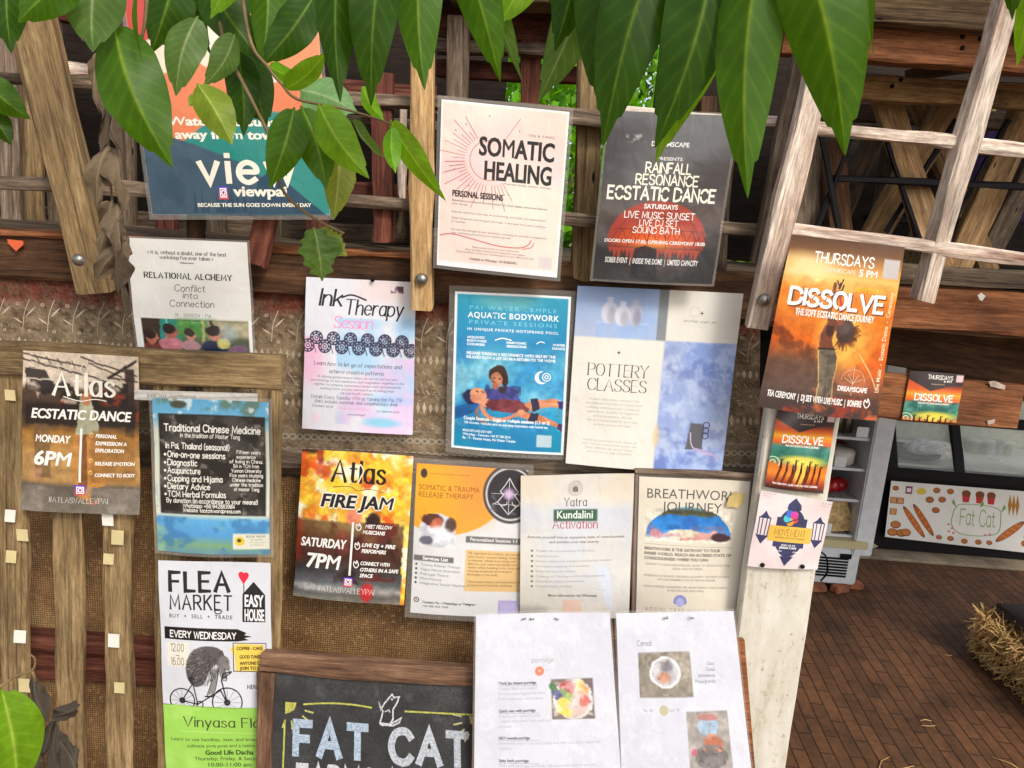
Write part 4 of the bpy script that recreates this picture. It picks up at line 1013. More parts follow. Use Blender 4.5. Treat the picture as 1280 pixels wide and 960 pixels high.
a.T('Watch the sunset', .16, .82, .655, .032, cr, 2); a.T('away from town', .19, .76, .705, .032, cr, 2)
a.K('view', .285, .83, .872, .118, cr, 1.7, 1, gap=3)
a.T('viewpai', .475, .77, .925, .038, cr, 2); camera_icon(a, .42, .912, .026)
a.T('BECAUSE THE SUN GOES DOWN EVERY DAY', .27, .90, .967, .014, cr, 2)
poster('large teal and orange sunset board behind the leaves at the upper left', [(146, -72), (392, -66), (413, 269), (190, 269)], 1.425, a, sleeve=.018, name='view_board', cat='signboard', group='none'); bpy.data.objects['view_board'].pop('group')

# -- somatic healing
a = Art(.74, 130, (240, 218, 206)); a.grad([(0, (240, 216, 200)), (.4, (242, 212, 208)), (.6, (240, 222, 210)), (1, (244, 216, 206))]); a.ell(.32, .33, .42, .25, (246, 206, 204), .6, .8); a.ell(.75, .55, .35, .12, (236, 228, 212), .8, .8); a.wash(5, 5, (236, 226, 208), .5, .7, .5)
a.rect(-1, -1, 2, .012, (244, 240, 238)); a.rect(-1, .965, 2, 2, (240, 234, 238)); a.rect(-1, -1, .012, 2, (242, 238, 236)); a.rect(.985, -1, 2, 2, (242, 238, 236))
sun_c = (196, 122, 106); cx, cy = .40, .33
a.ring(cx, cy, .16, .006, sun_c, 40, 60, 300)
for i in range(56):
    t = 2 * math.pi * i / 56
    if -.9 < math.sin(t) < 1 and not (math.cos(t) > .55 and abs(math.sin(t)) < .8):
        r0 = .20; r1 = .27 + .09 * (i % 2) + .03 * (i % 3)
        a.ink([(cx + r0 * math.cos(t), cy + r0 * .74 * math.sin(t)), (cx + r1 * math.cos(t), cy + r1 * .74 * math.sin(t))], .005, sun_c)
for x, y in ((.38, .07), (.62, .14), (.12, .17), (.12, .4), (.24, .49), (.56, .52), (.2, .13)): a.disc(x, y, .008, (178, 160, 150), 8)
a.T('YIN & YANG', .69, .90, .165, .014, (120, 100, 100), 0)
a.T('SOMATIC', .31, .905, .30, .105, INK, 2); a.T('HEALING', .36, .895, .44, .105, INK, 2)
a.T('Yourself deeply somatic therapy', .52, .9, .463, .011, (110, 100, 100))
a.T('PERSONAL SESSIONS', .11, .52, .562, .036, INK, 2)
tx = (92, 82, 82)
a.para(['Experience a profound transformation for inner peace, emotional balance', 'and clarity.'], .11, .88, .592, .021, .012, tx); a.para(['Free the mind from the veils of conditioning, and inside and unworthiness.'], .11, .88, .662, .021, .012, tx)
a.para(['Clear limitations and energetic blockages in the body from past conditions', 'or traumas.'], .11, .88, .700, .021, .012, tx); a.para(['Harness the strength of your sensitivity, accessing its potential to respond in', 'your well-being and nurture your intuitive growth.'], .11, .89, .770, .021, .012, tx)
a.ink([(.02, .81), (.12, .795), (.3, .815), (.5, .84), (.68, .838), (.75, .81), (.765, .785)], .010, (206, 124, 118), smooth=True); a.ink([(.70, .845), (.77, .83), (.79, .80)], .008, (206, 124, 118), smooth=True)
a.para(['Please contact to find out more information', 'about therapies, booking and arranging your own session.', 'If you would like to host your transformation or your offering this way.'], .16, .80, .868, .018, .012, tx, ragged='c')
a.T('Available on Whatsapp +66 824065492', .27, .66, .944, .015, (70, 60, 62), 1); qr_gap(a, .84, .88, .95, .955, (214, 204, 202))
poster('pale pink somatic healing poster with black headline and thin sun rays', [(552, 124), (712, 140), (696, 347), (546, 331)], (1.415, 1.425), a, sleeve=.03, wave=.001, seed=2)

# -- rainfall resonance
a = Art(.73, 130, (62, 60, 62)); a.grad([(0, (96, 96, 98)), (.12, (74, 72, 74)), (.4, (70, 66, 68)), (.6, (84, 70, 66)), (.8, (40, 38, 40)), (1, (52, 54, 56))]); a.wash(4, 7, (120, 118, 118), .55, .75, .5); a.wash(22, 11, (200, 200, 200), .62, .75, .7, win=(.15, .03, .5, .18)); a.rect(.52, .02, 1, .27, (104, 104, 106), .35, .04)
dm = np.clip((.62 - np.abs(a.x - .49)) * 6, 0, 1) * np.clip((a.y - .5) * 30, 0, 1)
a.ell(.49, .74, .40, .23, (170, 62, 48), .95, .03); a.ell(.48, .78, .30, .13, (222, 92, 40), .9, .5); a.ell(.46, .80, .14, .06, (246, 140, 50), .9, .7)
a.rect(-1, .795, 2, 2, (44, 44, 46), .93, .05); 
for i in range(22):
    x = .12 + .74 * i / 21; a.poly([(x - .02, .80), (x, .80 + .035 + .035 * ((i * 7) % 3)), (x + .02, .80)], (190, 66, 46), .8)
a.poly([(.3, .99), (.32, .80), (.40, .78), (.5, .80), (.52, .99)], (24, 26, 34), .85); a.poly([(.82, .92), (.86, .80), (.98, .79), (1, .95)], (40, 42, 46), .8); a.wash(7, 9, (86, 88, 90), .5, .7, .5, win=(.5, .84, 1, 1))
ln = (104, 40, 36)
for i in range(6):
    t = (i - 2.5) / 2.5; a.ink([(.49 + .03 * t, .53), (.49 + .26 * t, .62), (.49 + .40 * t, .80)], .004, ln, smooth=True)
for y, hw in ((.60, .26), (.68, .355), (.75, .39)): a.ink([(.49 - hw, y + .005), (.49, y + .0), (.49 + hw, y + .005)], .004, ln, smooth=True)
for i in range(9):
    x = .16 + .66 * i / 8; a.ink([(x, .75), (x + .04, .68), (x + .08, .75)], .0035, ln)
ye = (244, 238, 214); kw = dict(pen=1.7, gapcut=True, gap=2.0)
a.T('DREAMSCAPE', .36, .66, .19, .026, (226, 224, 220), 1); a.T('PRESENTS', .42, .62, .27, .018, (220, 216, 212), 1)
a.K('RAINFALL', .33, .70, .345, .058, ye, **kw); a.K('RESONANCE', .26, .77, .415, .058, ye, **kw); a.K('ECSTATIC DANCE', .045, .925, .505, .072, (250, 246, 224), pen=2.0, gapcut=True, gap=2)
wt = (246, 232, 224)
a.T('SATURDAYS', .355, .63, .557, .027, wt, 2); a.K('LIVE MUSIC SUNSET', .20, .78, .615, .038, wt, pen=1.6, gapcut=True); a.K('LIVE DJ SET', .33, .65, .660, .036, wt, pen=1.6, gapcut=True); a.K('SOUND BATH', .28, .67, .705, .036, wt, pen=1.6, gapcut=True)
a.T('DOORS OPEN 17.00, OPENING CEREMONY 18:00', .065, .89, .768, .020, wt, 2); a.T('SOBER EVENT  |  INSIDE THE DOME  |  LIMITED CAPACITY', .085, .855, .893, .032, (226, 224, 222), 1, .12)
poster('dark grey rainfall resonance dance poster with a glowing orange dome', [(762, 138), (921, 145), (890, 355), (741, 348)], (1.405, 1.42), a, sleeve=.022, seed=3)

# -- relational alchemy
a = Art(.80, 180, (226, 224, 218)); a.age(4, (210, 207, 198), .5)
PH = (.06, .67, .975, 1.0); a.rect(*PH, (86, 92, 70)); a.rect(.06, .67, .24, 1, (54, 42, 36)); a.rect(.22, .67, .40, 1, (40, 132, 122)); a.rect(.27, .67, .285, 1, (120, 200, 190)); a.rect(.36, .67, .70, .82, (74, 140, 66), 1, .05); a.rect(.62, .67, 1, .82, (170, 160, 130), 1, .04); a.rect(.58, .67, .60, .9, (190, 170, 110))
a.wash(12, 8, (140, 200, 120), .5, .7, .6, win=(.4, .68, .6, .8)); a.rect(.645, .67, .67, .8, (70, 56, 44))
def head(x, y, r, skin, hair, shirt, side=1):
    a.ell(x, y + r * 2.0, r * 1.9, r * 1.1, shirt, 1, .2); a.ell(x, y, r, r * 1.15, skin, 1, .15); a.ell(x - side * r * .25, y - r * .4, r * 1.02, r * .8, hair, 1, .2); a.ell(x + side * r * .95, y + r * .2, r * .2, r * .22, skin, 1, .3)
head(.14, .83, .06, (176, 108, 84), (44, 30, 28), (120, 60, 50)); head(.31, .775, .055, (168, 96, 84), (36, 28, 30), (196, 120, 130)); head(.48, .80, .045, (200, 140, 124), (54, 46, 44), (186, 140, 144)); head(.68, .78, .058, (186, 122, 98), (40, 30, 30), (28, 38, 66)); a.ell(.76, .86, .06, .05, (196, 186, 110), 1, .3); a.ell(.88, .93, .08, .05, (130, 96, 120), 1, .3); a.ell(.80, .78, .08, .07, (150, 176, 190), .5, .8); a.warp(.018, 14, 21, win=(.065, .675, .965, .99))
a.rect(-1, .67, .062, 2, (232, 230, 226)); a.rect(.972, .66, 2, 2, (234, 232, 228))
sr = dict(thin=.45, serif=1.1, gap=3.4)
a.K('< it is, without a doubt, one of the best', .17, .82, .125, .03, INK, 1.9, .6, serif=.8, gap=2.6); a.K("workshop I've ever taken >", .265, .71, .165, .03, INK, 1.9, .6, serif=.8, gap=2.6); a.T('Oberonn', .43, .545, .198, .013, INK, 2)
a.K('RELATIONAL ALCHEMY', .12, .86, .325, .045, (34, 32, 34), 2.7, **sr)
hb_ = dict(pen=1.0, sh=.12, jit=.25)
a.K('Conflict', .375, .63, .43, .055, (66, 66, 70), **hb_); a.K('into', .44, .565, .487, .05, (66, 66, 70), **hb_); a.K('Connection', .325, .695, .56, .055, (66, 66, 70), **hb_)
a.K('19 - 21/01/24 - Pai', .36, .66, .645, .026, (96, 94, 96), 1.2, .6)
poster('white relational alchemy sheet with a photo of seated people, tucked behind the pallet top rail', [(157, 297), (309, 303), (317, 450), (173, 444)], 1.425, a, sleeve=.02, seed=4)
TORN = None

# -- ink therapy
a = Art(.74, 130, (222, 222, 230)); a.wash(3, 3, (244, 196, 214), .45, .62, .8, win=(0, .38, .6, 1)); a.wash(3, 12, (168, 206, 236), .48, .66, .9, win=(.3, .25, 1, .95)); a.wash(3, 22, (224, 186, 222), .52, .66, .7, win=(0, .5, 1, 1)); a.ell(.05, .55, .14, .14, (240, 170, 204), .6, .8); a.ell(.93, .3, .12, .08, (130, 186, 230), .6, .8); a.ell(.72, .93, .16, .03, (110, 196, 220), .7, .8); a.ell(.8, .78, .2, .03, (160, 190, 236), .6, .8); a.ell(.7, .06, .25, .08, (236, 210, 206), .6, .8)
a.wash(20, 40, (70, 40, 66), .45, .6, .9, win=(.77, .03, .89, .075)); 
for i in range(13):
    x = .03 + i * .078; up_ = i % 2; yy = .385 if up_ else .44; c = (70, 70, 96)
    for r, wd in ((.055, .012), (.034, .010), (.014, .010)): a.ring(x, yy, r, wd, c if r > .02 else (96, 96, 126), 18)
    for t in range(8): a.disc(x + .045 * math.cos(t * .785), yy + .033 * math.sin(t * .785), .009, (58, 58, 84), 8)
    a.ink([(x, yy - .045), (x + .039, .405), (x + .078, yy + .045)], .006, (84, 84, 110), smooth=True)
scr = dict(pen=1.45, thin=.45, sh=.16, gap=1.7)
a.K('Ink', .12, .345, .175, .105, (40, 42, 48), **scr); a.K('Therapy', .37, .90, .225, .095, (40, 42, 48), **scr); a.ink([(.33, .12), (.42, .10), (.55, .13)], .014, (40, 42, 48), smooth=True)
a.K('Session', .26, .62, .315, .075, (238, 150, 196), pen=1.2, thin=.5, sh=.1, gap=.8)
it = (64, 64, 76)
a.K('Learn how to let go of expectations and', .09, .89, .565, .026, it, 1.3, .5, sh=.18, serif=.5); a.K('achieve creative patterns', .235, .73, .613, .026, it, 1.3, .5, sh=.18, serif=.5)
a.para(['A relaxing guided session where we use ink and our own', 'surroundings to find meditation and imagination together in the', 'together to compose, harmonious designs and representations', 'anything forms and you own and free of making ways', 'ink and brush colours.'], .07, .91, .645, .026, .016, (96, 96, 110), 0, .2, 'c')
a.K('Details: Every Tuesday 1 PM at Yarning Bar Pai, 250', .075, .90, .785, .022, it, 1.2, .6, sh=.15); a.K('Baht, includes materials and complimentary drink', .11, .86, .815, .022, it, 1.2, .6, sh=.15); a.T('Contact us at', .09, .28, .845, .018, it, 0, .2); a.T('to reserve your', .67, .88, .86, .018, it, 0, .2); a.T('workshop!', .41, .57, .89, .015, it, 0, .2); a.T('Instagram yarning.bar', .32, .62, .85, .015, (222, 160, 190), 0, .2)
o_ink = poster('ink therapy sheet with pink and blue watercolour wash and a lace band', [(383, 346), (520, 353), (516, 543), (378, 535)], 1.485, a, 'paper', seed=5, curl=.004)

# -- aquatic bodywork
a = Art(.71, 190, (34, 150, 186)); a.grad([(0, (44, 160, 190)), (.3, (38, 140, 190)), (.4, (90, 176, 206)), (.6, (66, 160, 206)), (.85, (20, 140, 178)), (1, (16, 136, 172))]); a.wash(6, 4, (140, 200, 216), .5, .72, .7, win=(0, .36, 1, .85)); a.wash(5, 9, (30, 120, 180), .5, .7, .6); a.ell(.45, .05, .25, .05, (120, 190, 190), .6, .6)
a.poly([(0, .74), (.3, .64), (.3, .72), (0, .82)], (22, 90, 156), .9)
a.poly([(.29, .645), (.32, .60), (.38, .575), (.50, .575), (.56, .60), (.60, .67), (.58, .69), (.40, .68), (.31, .68)], (70, 70, 140)); a.wash(24, 77, (44, 46, 100), .5, .62, .7, win=(.29, .57, .60, .69)); a.poly([(.40, .58), (.48, .58), (.47, .62), (.42, .62)], (52, 44, 52))
a.ell(.395, .505, .075, .062, (58, 38, 32), 1, .12, .2); a.ell(.46, .53, .03, .05, (56, 36, 32), 1, .2); a.ell(.385, .535, .052, .048, (186, 124, 94), 1, .12, .1); a.ell(.37, .575, .03, .022, (166, 104, 80), 1, .2); a.line([(.345, .545), (.365, .552)], .006, (120, 70, 56)); a.line([(.40, .53), (.42, .53)], .005, (70, 44, 40)); a.line([(.355, .53), (.37, .53)], .005, (70, 44, 40))
a.poly([(.56, .61), (.60, .66), (.56, .70), (.50, .70)], (74, 76, 150))
a.ell(.165, .655, .07, .05, (38, 42, 84), 1, .15); a.ell(.23, .635, .075, .042, (220, 154, 120), 1, .1, .35); a.ell(.20, .665, .045, .03, (206, 136, 104), 1, .2); a.line([(.26, .615), (.28, .625)], .005, (150, 80, 66)); a.line([(.215, .612), (.23, .618)], .005, (60, 40, 40)); a.poly([(.20, .68), (.30, .66), (.36, .67), (.34, .72), (.26, .715)], (216, 148, 116))
a.poly([(.29, .70), (.345, .665), (.45, .655), (.60, .665), (.69, .70), (.67, .735), (.52, .745), (.36, .74)], (122, 58, 66)); a.wash(20, 71, (92, 40, 50), .5, .62, .7, win=(.3, .66, .66, .74)); a.line([(.34, .67), (.30, .70)], .008, (96, 44, 52))
a.poly([(.63, .685), (.70, .655), (.80, .645), (.90, .64), (.985, .655), (1, .685), (.90, .69), (.80, .70), (.70, .73)], (214, 138, 98)); a.poly([(.58, .735), (.70, .74), (.82, .755), (.92, .79), (.985, .81), (.97, .835), (.85, .80), (.72, .79), (.60, .77)], (206, 128, 86)); a.line([(.70, .70), (.82, .675), (.95, .67)], .006, (236, 172, 132), .7)
a.poly([(.685, .648), (.755, .642), (.775, .71), (.71, .725)], (40, 42, 66)); a.poly([(.69, .735), (.765, .735), (.755, .79), (.675, .785)], (42, 40, 60)); a.poly([(.93, .655), (1, .65), (1, .70), (.945, .70)], (44, 46, 110)); a.poly([(.945, .795), (1, .80), (1, .86), (.93, .83)], (66, 52, 96))
a.line([(.26, .71), (.285, .755), (.34, .79), (.42, .795), (.50, .78), (.60, .745)], .016, (212, 140, 106)); a.ell(.61, .74, .035, .018, (220, 150, 116), 1, .2); a.line([(.25, .71), (.22, .75), (.24, .80), (.30, .82)], .014, (186, 120, 96), .7)
a.warp(.012, 16, 5, win=(.03, .37, .97, .86))
e = .022
for r_ in ((-1, -1, 2, .014), (-1, .986, 2, 2), (-1, -1, e, 2), (1 - e, -1, 2, 2)): a.rect(*r_, (240, 244, 246), 1, .006)
lb = (130, 206, 226); w_ = (240, 248, 250)
a.T('PAI WATER TEMPLE', .13, .88, .105, .024, lb, 0, track=.25); a.T('AQUATIC BODYWORK', .115, .905, .155, .034, w_, 1, track=.1); a.T('PRIVATE SESSIONS', .13, .89, .195, .024, lb, 0, track=.3); a.T('IN UNIQUE PRIVATE HOTSPRING POOL', .115, .905, .235, .016, w_, 1, track=.2)
for x, t in ((.115, ('AQUATIC', 'BODYWORK', 'COURSES')), (.46, ('', 'HARMONIC', 'SESSIONS')), (.86, ('', 'WATER', 'DANCE'))):
    for i, s_ in enumerate(t):
        if s_: a.T(s_, x, x + .018 * len(s_) + .03 if x < .8 else x + .11, .285 + i * .022, .014, w_, 2)
a.ink([(.36, .29), (.42, .275), (.5, .285)], .01, w_, smooth=True); a.ink([(.72, .30), (.75, .285), (.79, .29)], .008, w_, smooth=True)
a.T('RELEASE TENSION & RECONNECT WITH SELF BY THE', .115, .89, .385, .017, w_, 2); a.T('RELAXED FLOW & LET GO IN A RETURN TO THE WOMB', .115, .89, .41, .017, w_, 2)
a.disc(.80, .51, .075, (70, 160, 204), 24); a.disc(.775, .51, .058, w_, 24); a.disc(.80, .505, .05, (66, 150, 200), 24); a.ring(.82, .505, .035, .008, w_, 18); a.ring(.82, .505, .015, .008, w_, 12)
a.T('Couple Sessions - Single or multiple sessions (1,1 or 2)', .105, .865, .805, .020, w_, 2); a.T('120 minutes - includes pick-up and deep integration with herbal tea', .11, .85, .832, .015, w_, 1)
a.para(['MORE INFO AND EASY NEW', 'WhatsApp - Telegram: +44 77 748 2014', 'By - T - Pavagia Anaya, Pai Water Temple'], .10, .57, .885, .024, .015, w_, 1); qr_gap(a, .755, .875, .89, .955, (180, 204, 212))
poster('turquoise aquatic bodywork poster in a clear sleeve with two people in water', [(569, 364), (714, 371), (704, 569), (564, 559)], 1.475, a, sleeve=.05, seed=6)

# -- pottery classes
a = Art(.86, 140, (226, 222, 212)); a.age(4, (236, 232, 224), .5)
a.rect(-1, -1, .555, .272, (150, 176, 216)); a.grad([(0, (140, 164, 206)), (.27, (164, 182, 216))], .8, ((a.x < .5) & (a.y < .272)).astype(float)); a.rect(.50, -1, .56, .272, (108, 116, 124)); a.rect(.42, -1, .50, .272, (150, 176, 222)); a.rect(.13, .185, .45, .272, (140, 172, 226)); a.rect(.13, .185, .45, .195, (166, 192, 236))
for x, w__, t, b_, c in ((.205, .05, .06, .182, (200, 202, 222)), (.36, .045, .07, .185, (182, 184, 204)), (.285, .048, .08, .192, (208, 210, 228))):
    a.ell(x, (t + b_) / 2 + .015, w__, (b_ - t) / 2, c, 1, .15); a.ell(x + .015, (t + b_) / 2 + .03, w__ * .55, (b_ - t) / 2.6, tuple(q - 52 for q in c), .75, .7); a.rect(x - .018, t - .008, x + .018, t + .02, c)
a.rect(.555, .272, 2, 2, (136, 160, 216)); wi = (.555, .272, 1, 1); a.wash(7, 3, (176, 194, 234), .45, .62, .9, win=wi); a.wash(9, 8, (104, 126, 190), .52, .66, .8, win=wi); a.wash(22, 18, (190, 206, 240), .55, .68, .5, win=wi)
for i in range(26):
    x, y = random.Random(i).uniform(.57, .97), random.Random(i + 90).uniform(.3, .98); a.line([(x, y), (x + .02, y + .02), (x + .03, y + .05)], .0012, (90, 106, 160), .6)
a.rect(.56, -1, 2, .268, (228, 224, 214)); a.age(12, (216, 210, 198), .3); a.ell(.555, .80, .02, .06, (226, 190, 130), .6, .7)
a.poly([(.745, .865), (.765, .715), (.85, .72), (.855, .87)], (96, 96, 104)); 
for y in (.725, .755, .785): a.ring(.865, y, .02, .006, (60, 60, 72), 14)
a.ink([(.77, .77), (.78, .83), (.82, .87), (.95, .90)], .007, (206, 190, 206), smooth=True); a.ink([(.80, .86), (.88, .875), (.96, .905)], .014, (178, 164, 206), smooth=True)
g1 = (70, 66, 62)
for x, y in ((.28, .35), (.765, .115)):
    a.shape([(x - .014, y), (x, y + .004), (x + .014, y), (x, y - .004)], g1); a.shape([(x - .004, y), (x, y + .014), (x + .004, y), (x, y - .014)], g1)
a.ring(.72, .11, .03, .002, (190, 184, 176), 18); a.T('another page, pai', .66, .86, .165, .013, (150, 146, 140)); 
th = dict(pen=1.1, thin=.18, serif=.9, gap=1.5)
a.K('POTTERY', .095, .475, .482, .066, g1, **th); a.K('CLASSES', .10, .47, .565, .066, g1, **th)
a.para(['A basic class where you learn the', 'foundations of pottery to create hand', 'building techniques and a sculpture', 'experience. Suitable for beginners', 'and intermediate. All that', 'we do is nature made for your own', 'pottery pieces and style'], .10, .45, .62, .024, .012, (170, 166, 156), ragged='c')
a.para(['Classes by appointment only, please ask', 'here. You can come and pick up your own', 'Price 1,000 baht per person 2 hours', 'See more on our page and website'], .10, .44, .855, .022, .011, (170, 166, 156), ragged='c')
poster('white and blue pottery classes poster with three vases in the corner', [(722, 357), (929, 367), (902, 593), (707, 579)], (1.47, 1.468), a, 'paper', seed=7, bow=.006)

# -- dissolve posters
def dissolve_small(crop=1.0, W=110):
    a = Art(.72 / crop, W, (200, 80, 40)); s_ = 1 / crop
    def Y(v): return v * s_
    a.grad([(0, (50, 36, 40)), (Y(.16), (60, 40, 40)), (Y(.24), (214, 84, 30)), (Y(.32), (240, 170, 40)), (Y(.40), (230, 96, 36)), (Y(.46), (70, 140, 130)), (Y(.55), (50, 120, 100)), (Y(.62), (90, 150, 110)), (Y(.70), (226, 120, 40)), (Y(.8), (240, 140, 40)), (Y(.92), (150, 50, 26)), (Y(1), (40, 24, 24))])
    a.poly([(0, Y(.10)), (.20, Y(.20)), (.42, Y(.27)), (.7, Y(.2)), (1, Y(.14)), (1, 0), (0, 0)], (52, 38, 42)); a.poly([(.0, Y(.12)), (.2, Y(.19)), (.4, Y(.26)), (.0, Y(.24))], (222, 90, 34), .9)
    a.wash(4, 6, (30, 90, 84), .5, .65, .8, win=(0, Y(.42), 1, Y(.6))); a.wash(5, 3, (120, 190, 170), .55, .7, .6, win=(0, Y(.4), 1, Y(.58)))
    a.ell(.55, Y(.62), .35, Y(.06), (250, 220, 70), .8, .7); a.ell(.55, Y(.78), .12, Y(.15), (254, 224, 90), .7, .8)
    for i in range(4): a.ring(.06, Y(.67 + .005 * i), .04 + .035 * i, .012, ((220, 236, 220), (40, 120, 100))[i % 2], 20, 180, 380)
    for i in range(9):
        x = .2 + .08 * i + .02 * (i % 3); y = Y(.63 + .03 * (i % 3)); k_ = (40, 20, 18)
        a.shape([(x - .012, y), (x - .02, y + Y(.10)), (x + .02, y + Y(.10)), (x + .012, y)], k_); a.disc(x, y - Y(.012), .014, k_, 10); a.ink([(x, y + Y(.02)), (x + .04, y - Y(.02))], .012, k_)
        a.shape([(x - .02, y + Y(.10)), (x - .09 + .02 * i * .3, Y(.93)), (x - .05 + .02 * i * .3, Y(.93)), (x + .02, y + Y(.10))], (110, 40, 24))
    w_ = (250, 244, 236)
    a.K('THURSDAYS', .34, .80, Y(.098), Y(.055), w_, 1.7, gapcut=True); a.T('5 PM', .64, .78, Y(.135), Y(.026), w_, 2); a.T('DREAMSCAPE PAI', .42, .66, Y(.175), Y(.012), (220, 180, 150), 1); a.rect(.86, Y(.02), .99, Y(.12), (226, 196, 196))
    a.K('DISSOLVE', .15, .86, Y(.405), Y(.088), (250, 246, 240), 2.0, gapcut=True); a.T('THE SOFT ECSTATIC DANCE JOURNEY', .22, .80, Y(.455), Y(.022), w_, 2)
    if crop > .95: a.T('TEA CEREMONY | DJ SET WITH LIVE MUSIC | BONFIRE', .10, .88, .94, .022, w_, 2)
    else: a.vec = [v for v in a.vec if np.max(v[0][:, 1]) < 1.2]
    return a
a = Art(.66, 200, (230, 120, 40))
a.grad([(0, (96, 66, 50)), (.06, (120, 84, 56)), (.14, (214, 150, 80)), (.20, (246, 196, 110)), (.30, (240, 150, 56)), (.5, (226, 116, 34)), (.66, (214, 96, 30)), (.80, (150, 84, 56)), (.90, (96, 70, 60)), (1, (70, 58, 54))])
a.ell(.17, .165, .26, .07, (255, 236, 176), .85, .9); a.wash(4, 3, (250, 176, 84), .5, .7, .5, win=(0, .12, 1, .55)); a.wash(5, 14, (200, 84, 24), .52, .7, .6, win=(0, .25, 1, .75))
a.poly([(0, .30), (.2, .27), (.45, .33), (.7, .24), (1, .30), (1, .42), (0, .42)], (232, 120, 40), .5); a.poly([(0, .62), (.3, .50), (.6, .60), (1, .48), (1, .75), (0, .75)], (220, 104, 32), .5)
rg = random.Random(5)
for i in range(26):
    x = rg.uniform(0, .5); y = .53 + x * .35 + rg.uniform(-.03, .03); a.ell(x, y, rg.uniform(.02, .045), rg.uniform(.015, .03), (130, 58, 26), .75, .6)
a.ell(.2, .80, .45, .17, (92, 76, 70), .85, .8); a.ell(.55, .98, .6, .10, (66, 54, 52), .8, .7); a.wash(10, 31, (226, 110, 60), .55, .7, .8, win=(.3, .84, 1, 1)); a.wash(12, 33, (200, 60, 40), .58, .72, .6, win=(.2, .88, .9, 1))
a.ell(.61, .55, .21, .15, (255, 206, 96), .75, .9)
# dancer
sk = (112, 62, 46)
for i in range(90):
    t = -.35 + 2.5 * i / 89; r = .085 + rg.uniform(0, .06); a.line([(.60 + .03 * math.cos(t), .485 + .03 * math.sin(t)), (.60 + r * math.cos(t), .49 + r * .85 * math.sin(t))], .0028, rg.choice(((84, 44, 30), (60, 38, 34), (130, 66, 34))), .9)
a.ell(.60, .495, .078, .068, (76, 60, 56), 1, .15); a.ell(.585, .475, .05, .04, (96, 82, 78), .8, .5)
a.line([(.455, .24), (.452, .33), (.438, .40), (.445, .455)], .015, sk); a.line([(.438, .40), (.452, .33), (.45, .27)], .004, (214, 120, 70), .8); a.line([(.51, .30), (.535, .36), (.535, .43)], .012, (190, 66, 38))
a.poly([(.405, .605), (.393, .555), (.398, .505), (.42, .46), (.445, .425), (.495, .43), (.535, .45), (.53, .485), (.505, .52), (.50, .555), (.53, .602)], (120, 68, 50)); a.poly([(.44, .47), (.50, .47), (.50, .52), (.47, .54), (.44, .52)], (66, 42, 38), .9); a.line([(.397, .59), (.40, .51), (.43, .45)], .004, (236, 150, 84), .9)
a.poly([(.52, .435), (.56, .425), (.585, .44), (.57, .465), (.53, .465)], (146, 84, 58)); a.line([(.545, .425), (.57, .43)], .004, (230, 150, 90), .9)
a.poly([(.40, .605), (.535, .60), (.567, .655), (.577, .72), (.563, .80), (.577, .88), (.585, .935), (.54, .935), (.522, .85), (.503, .77), (.497, .86), (.492, .935), (.448, .935), (.452, .80), (.425, .70)], (116, 106, 90)); a.line([(.40, .608), (.535, .603)], .008, (50, 40, 36)); a.wash(34, 6, (82, 76, 68), .5, .65, .7, win=(.41, .62, .57, .93)); a.line([(.50, .63), (.505, .77)], .003, (70, 62, 56), .8); a.line([(.545, .63), (.557, .655), (.555, .68)], .003, (72, 64, 58), .8)
a.line([(.402, .62), (.428, .72), (.452, .82), (.446, .93)], .0035, (250, 206, 120), .9); a.line([(.57, .66), (.58, .73), (.566, .80), (.58, .90)], .0035, (250, 196, 106), .8)
a.line([(.76, .62), (.85, .70), (.90, .75), (.95, .82)], .004, (255, 214, 150), .9)
a.ell(.73, .77, .14, .08, (196, 120, 84), .45, .3)
for i in range(14): x = .1 + .055 * i; a.line([(x + .2, .93), (x + .22 + .02 * (i % 3), .87 + .01 * (i % 4))], .006, (90, 50, 44), .8)
w_ = (252, 248, 242)
a.K('THURSDAYS', .235, .765, .132, .055, w_, 1.7, gapcut=True); a.T('DREAMSCAPE', .33, .615, .178, .024, (246, 220, 190), 1); a.T('5 PM', .645, .80, .183, .036, w_, 2); a.rect(.845, .075, 1.0 - .02, .178, (204, 198, 194))
a.ink([(.47, .22), (.50, .26), (.52, .21)], .012, (44, 30, 30)); a.ink([(.49, .265), (.50, .23)], .012, (44, 30, 30)); a.ink([(.48, .28), (.52, .27), (.53, .24)], .014, (44, 30, 30))
a.T('NEW DATE!', .63, .87, .268, .026, (236, 196, 40), 1, .2)
a.K('DISSOLVE', .085, .915, .378, .088, (120, 66, 40), 2.6, gapcut=True); a.K('DISSOLVE', .075, .905, .372, .088, (253, 250, 246), 2.3, gapcut=True); a.T('THE SOFT ECSTATIC DANCE JOURNEY', .155, .835, .432, .036, w_, 2)
a.ring(.735, .775, .10, .004, (240, 190, 150), 24, 180, 360); a.ink([(.735, .69), (.735, .86)], .004, (240, 200, 160)); 
for t in (-60, -30, 0, 30, 60): a.ink([(.735, .79), (.735 + .09 * math.sin(R(t)), .79 - .06 * math.cos(R(t)))], .004, (240, 200, 160))
a.T('DREAMSCAPE', .615, .87, .838, .028, w_, 2)
a.T('TEA CEREMONY  |  DJ SET WITH LIVE MUSIC  |  BONFIRE', .055, .84, .925, .036, w_, 2); flame_icon(a, .885, .905, .025, w_)
a.warp(.006, 26, 3, win=(0, .22, 1, .9))
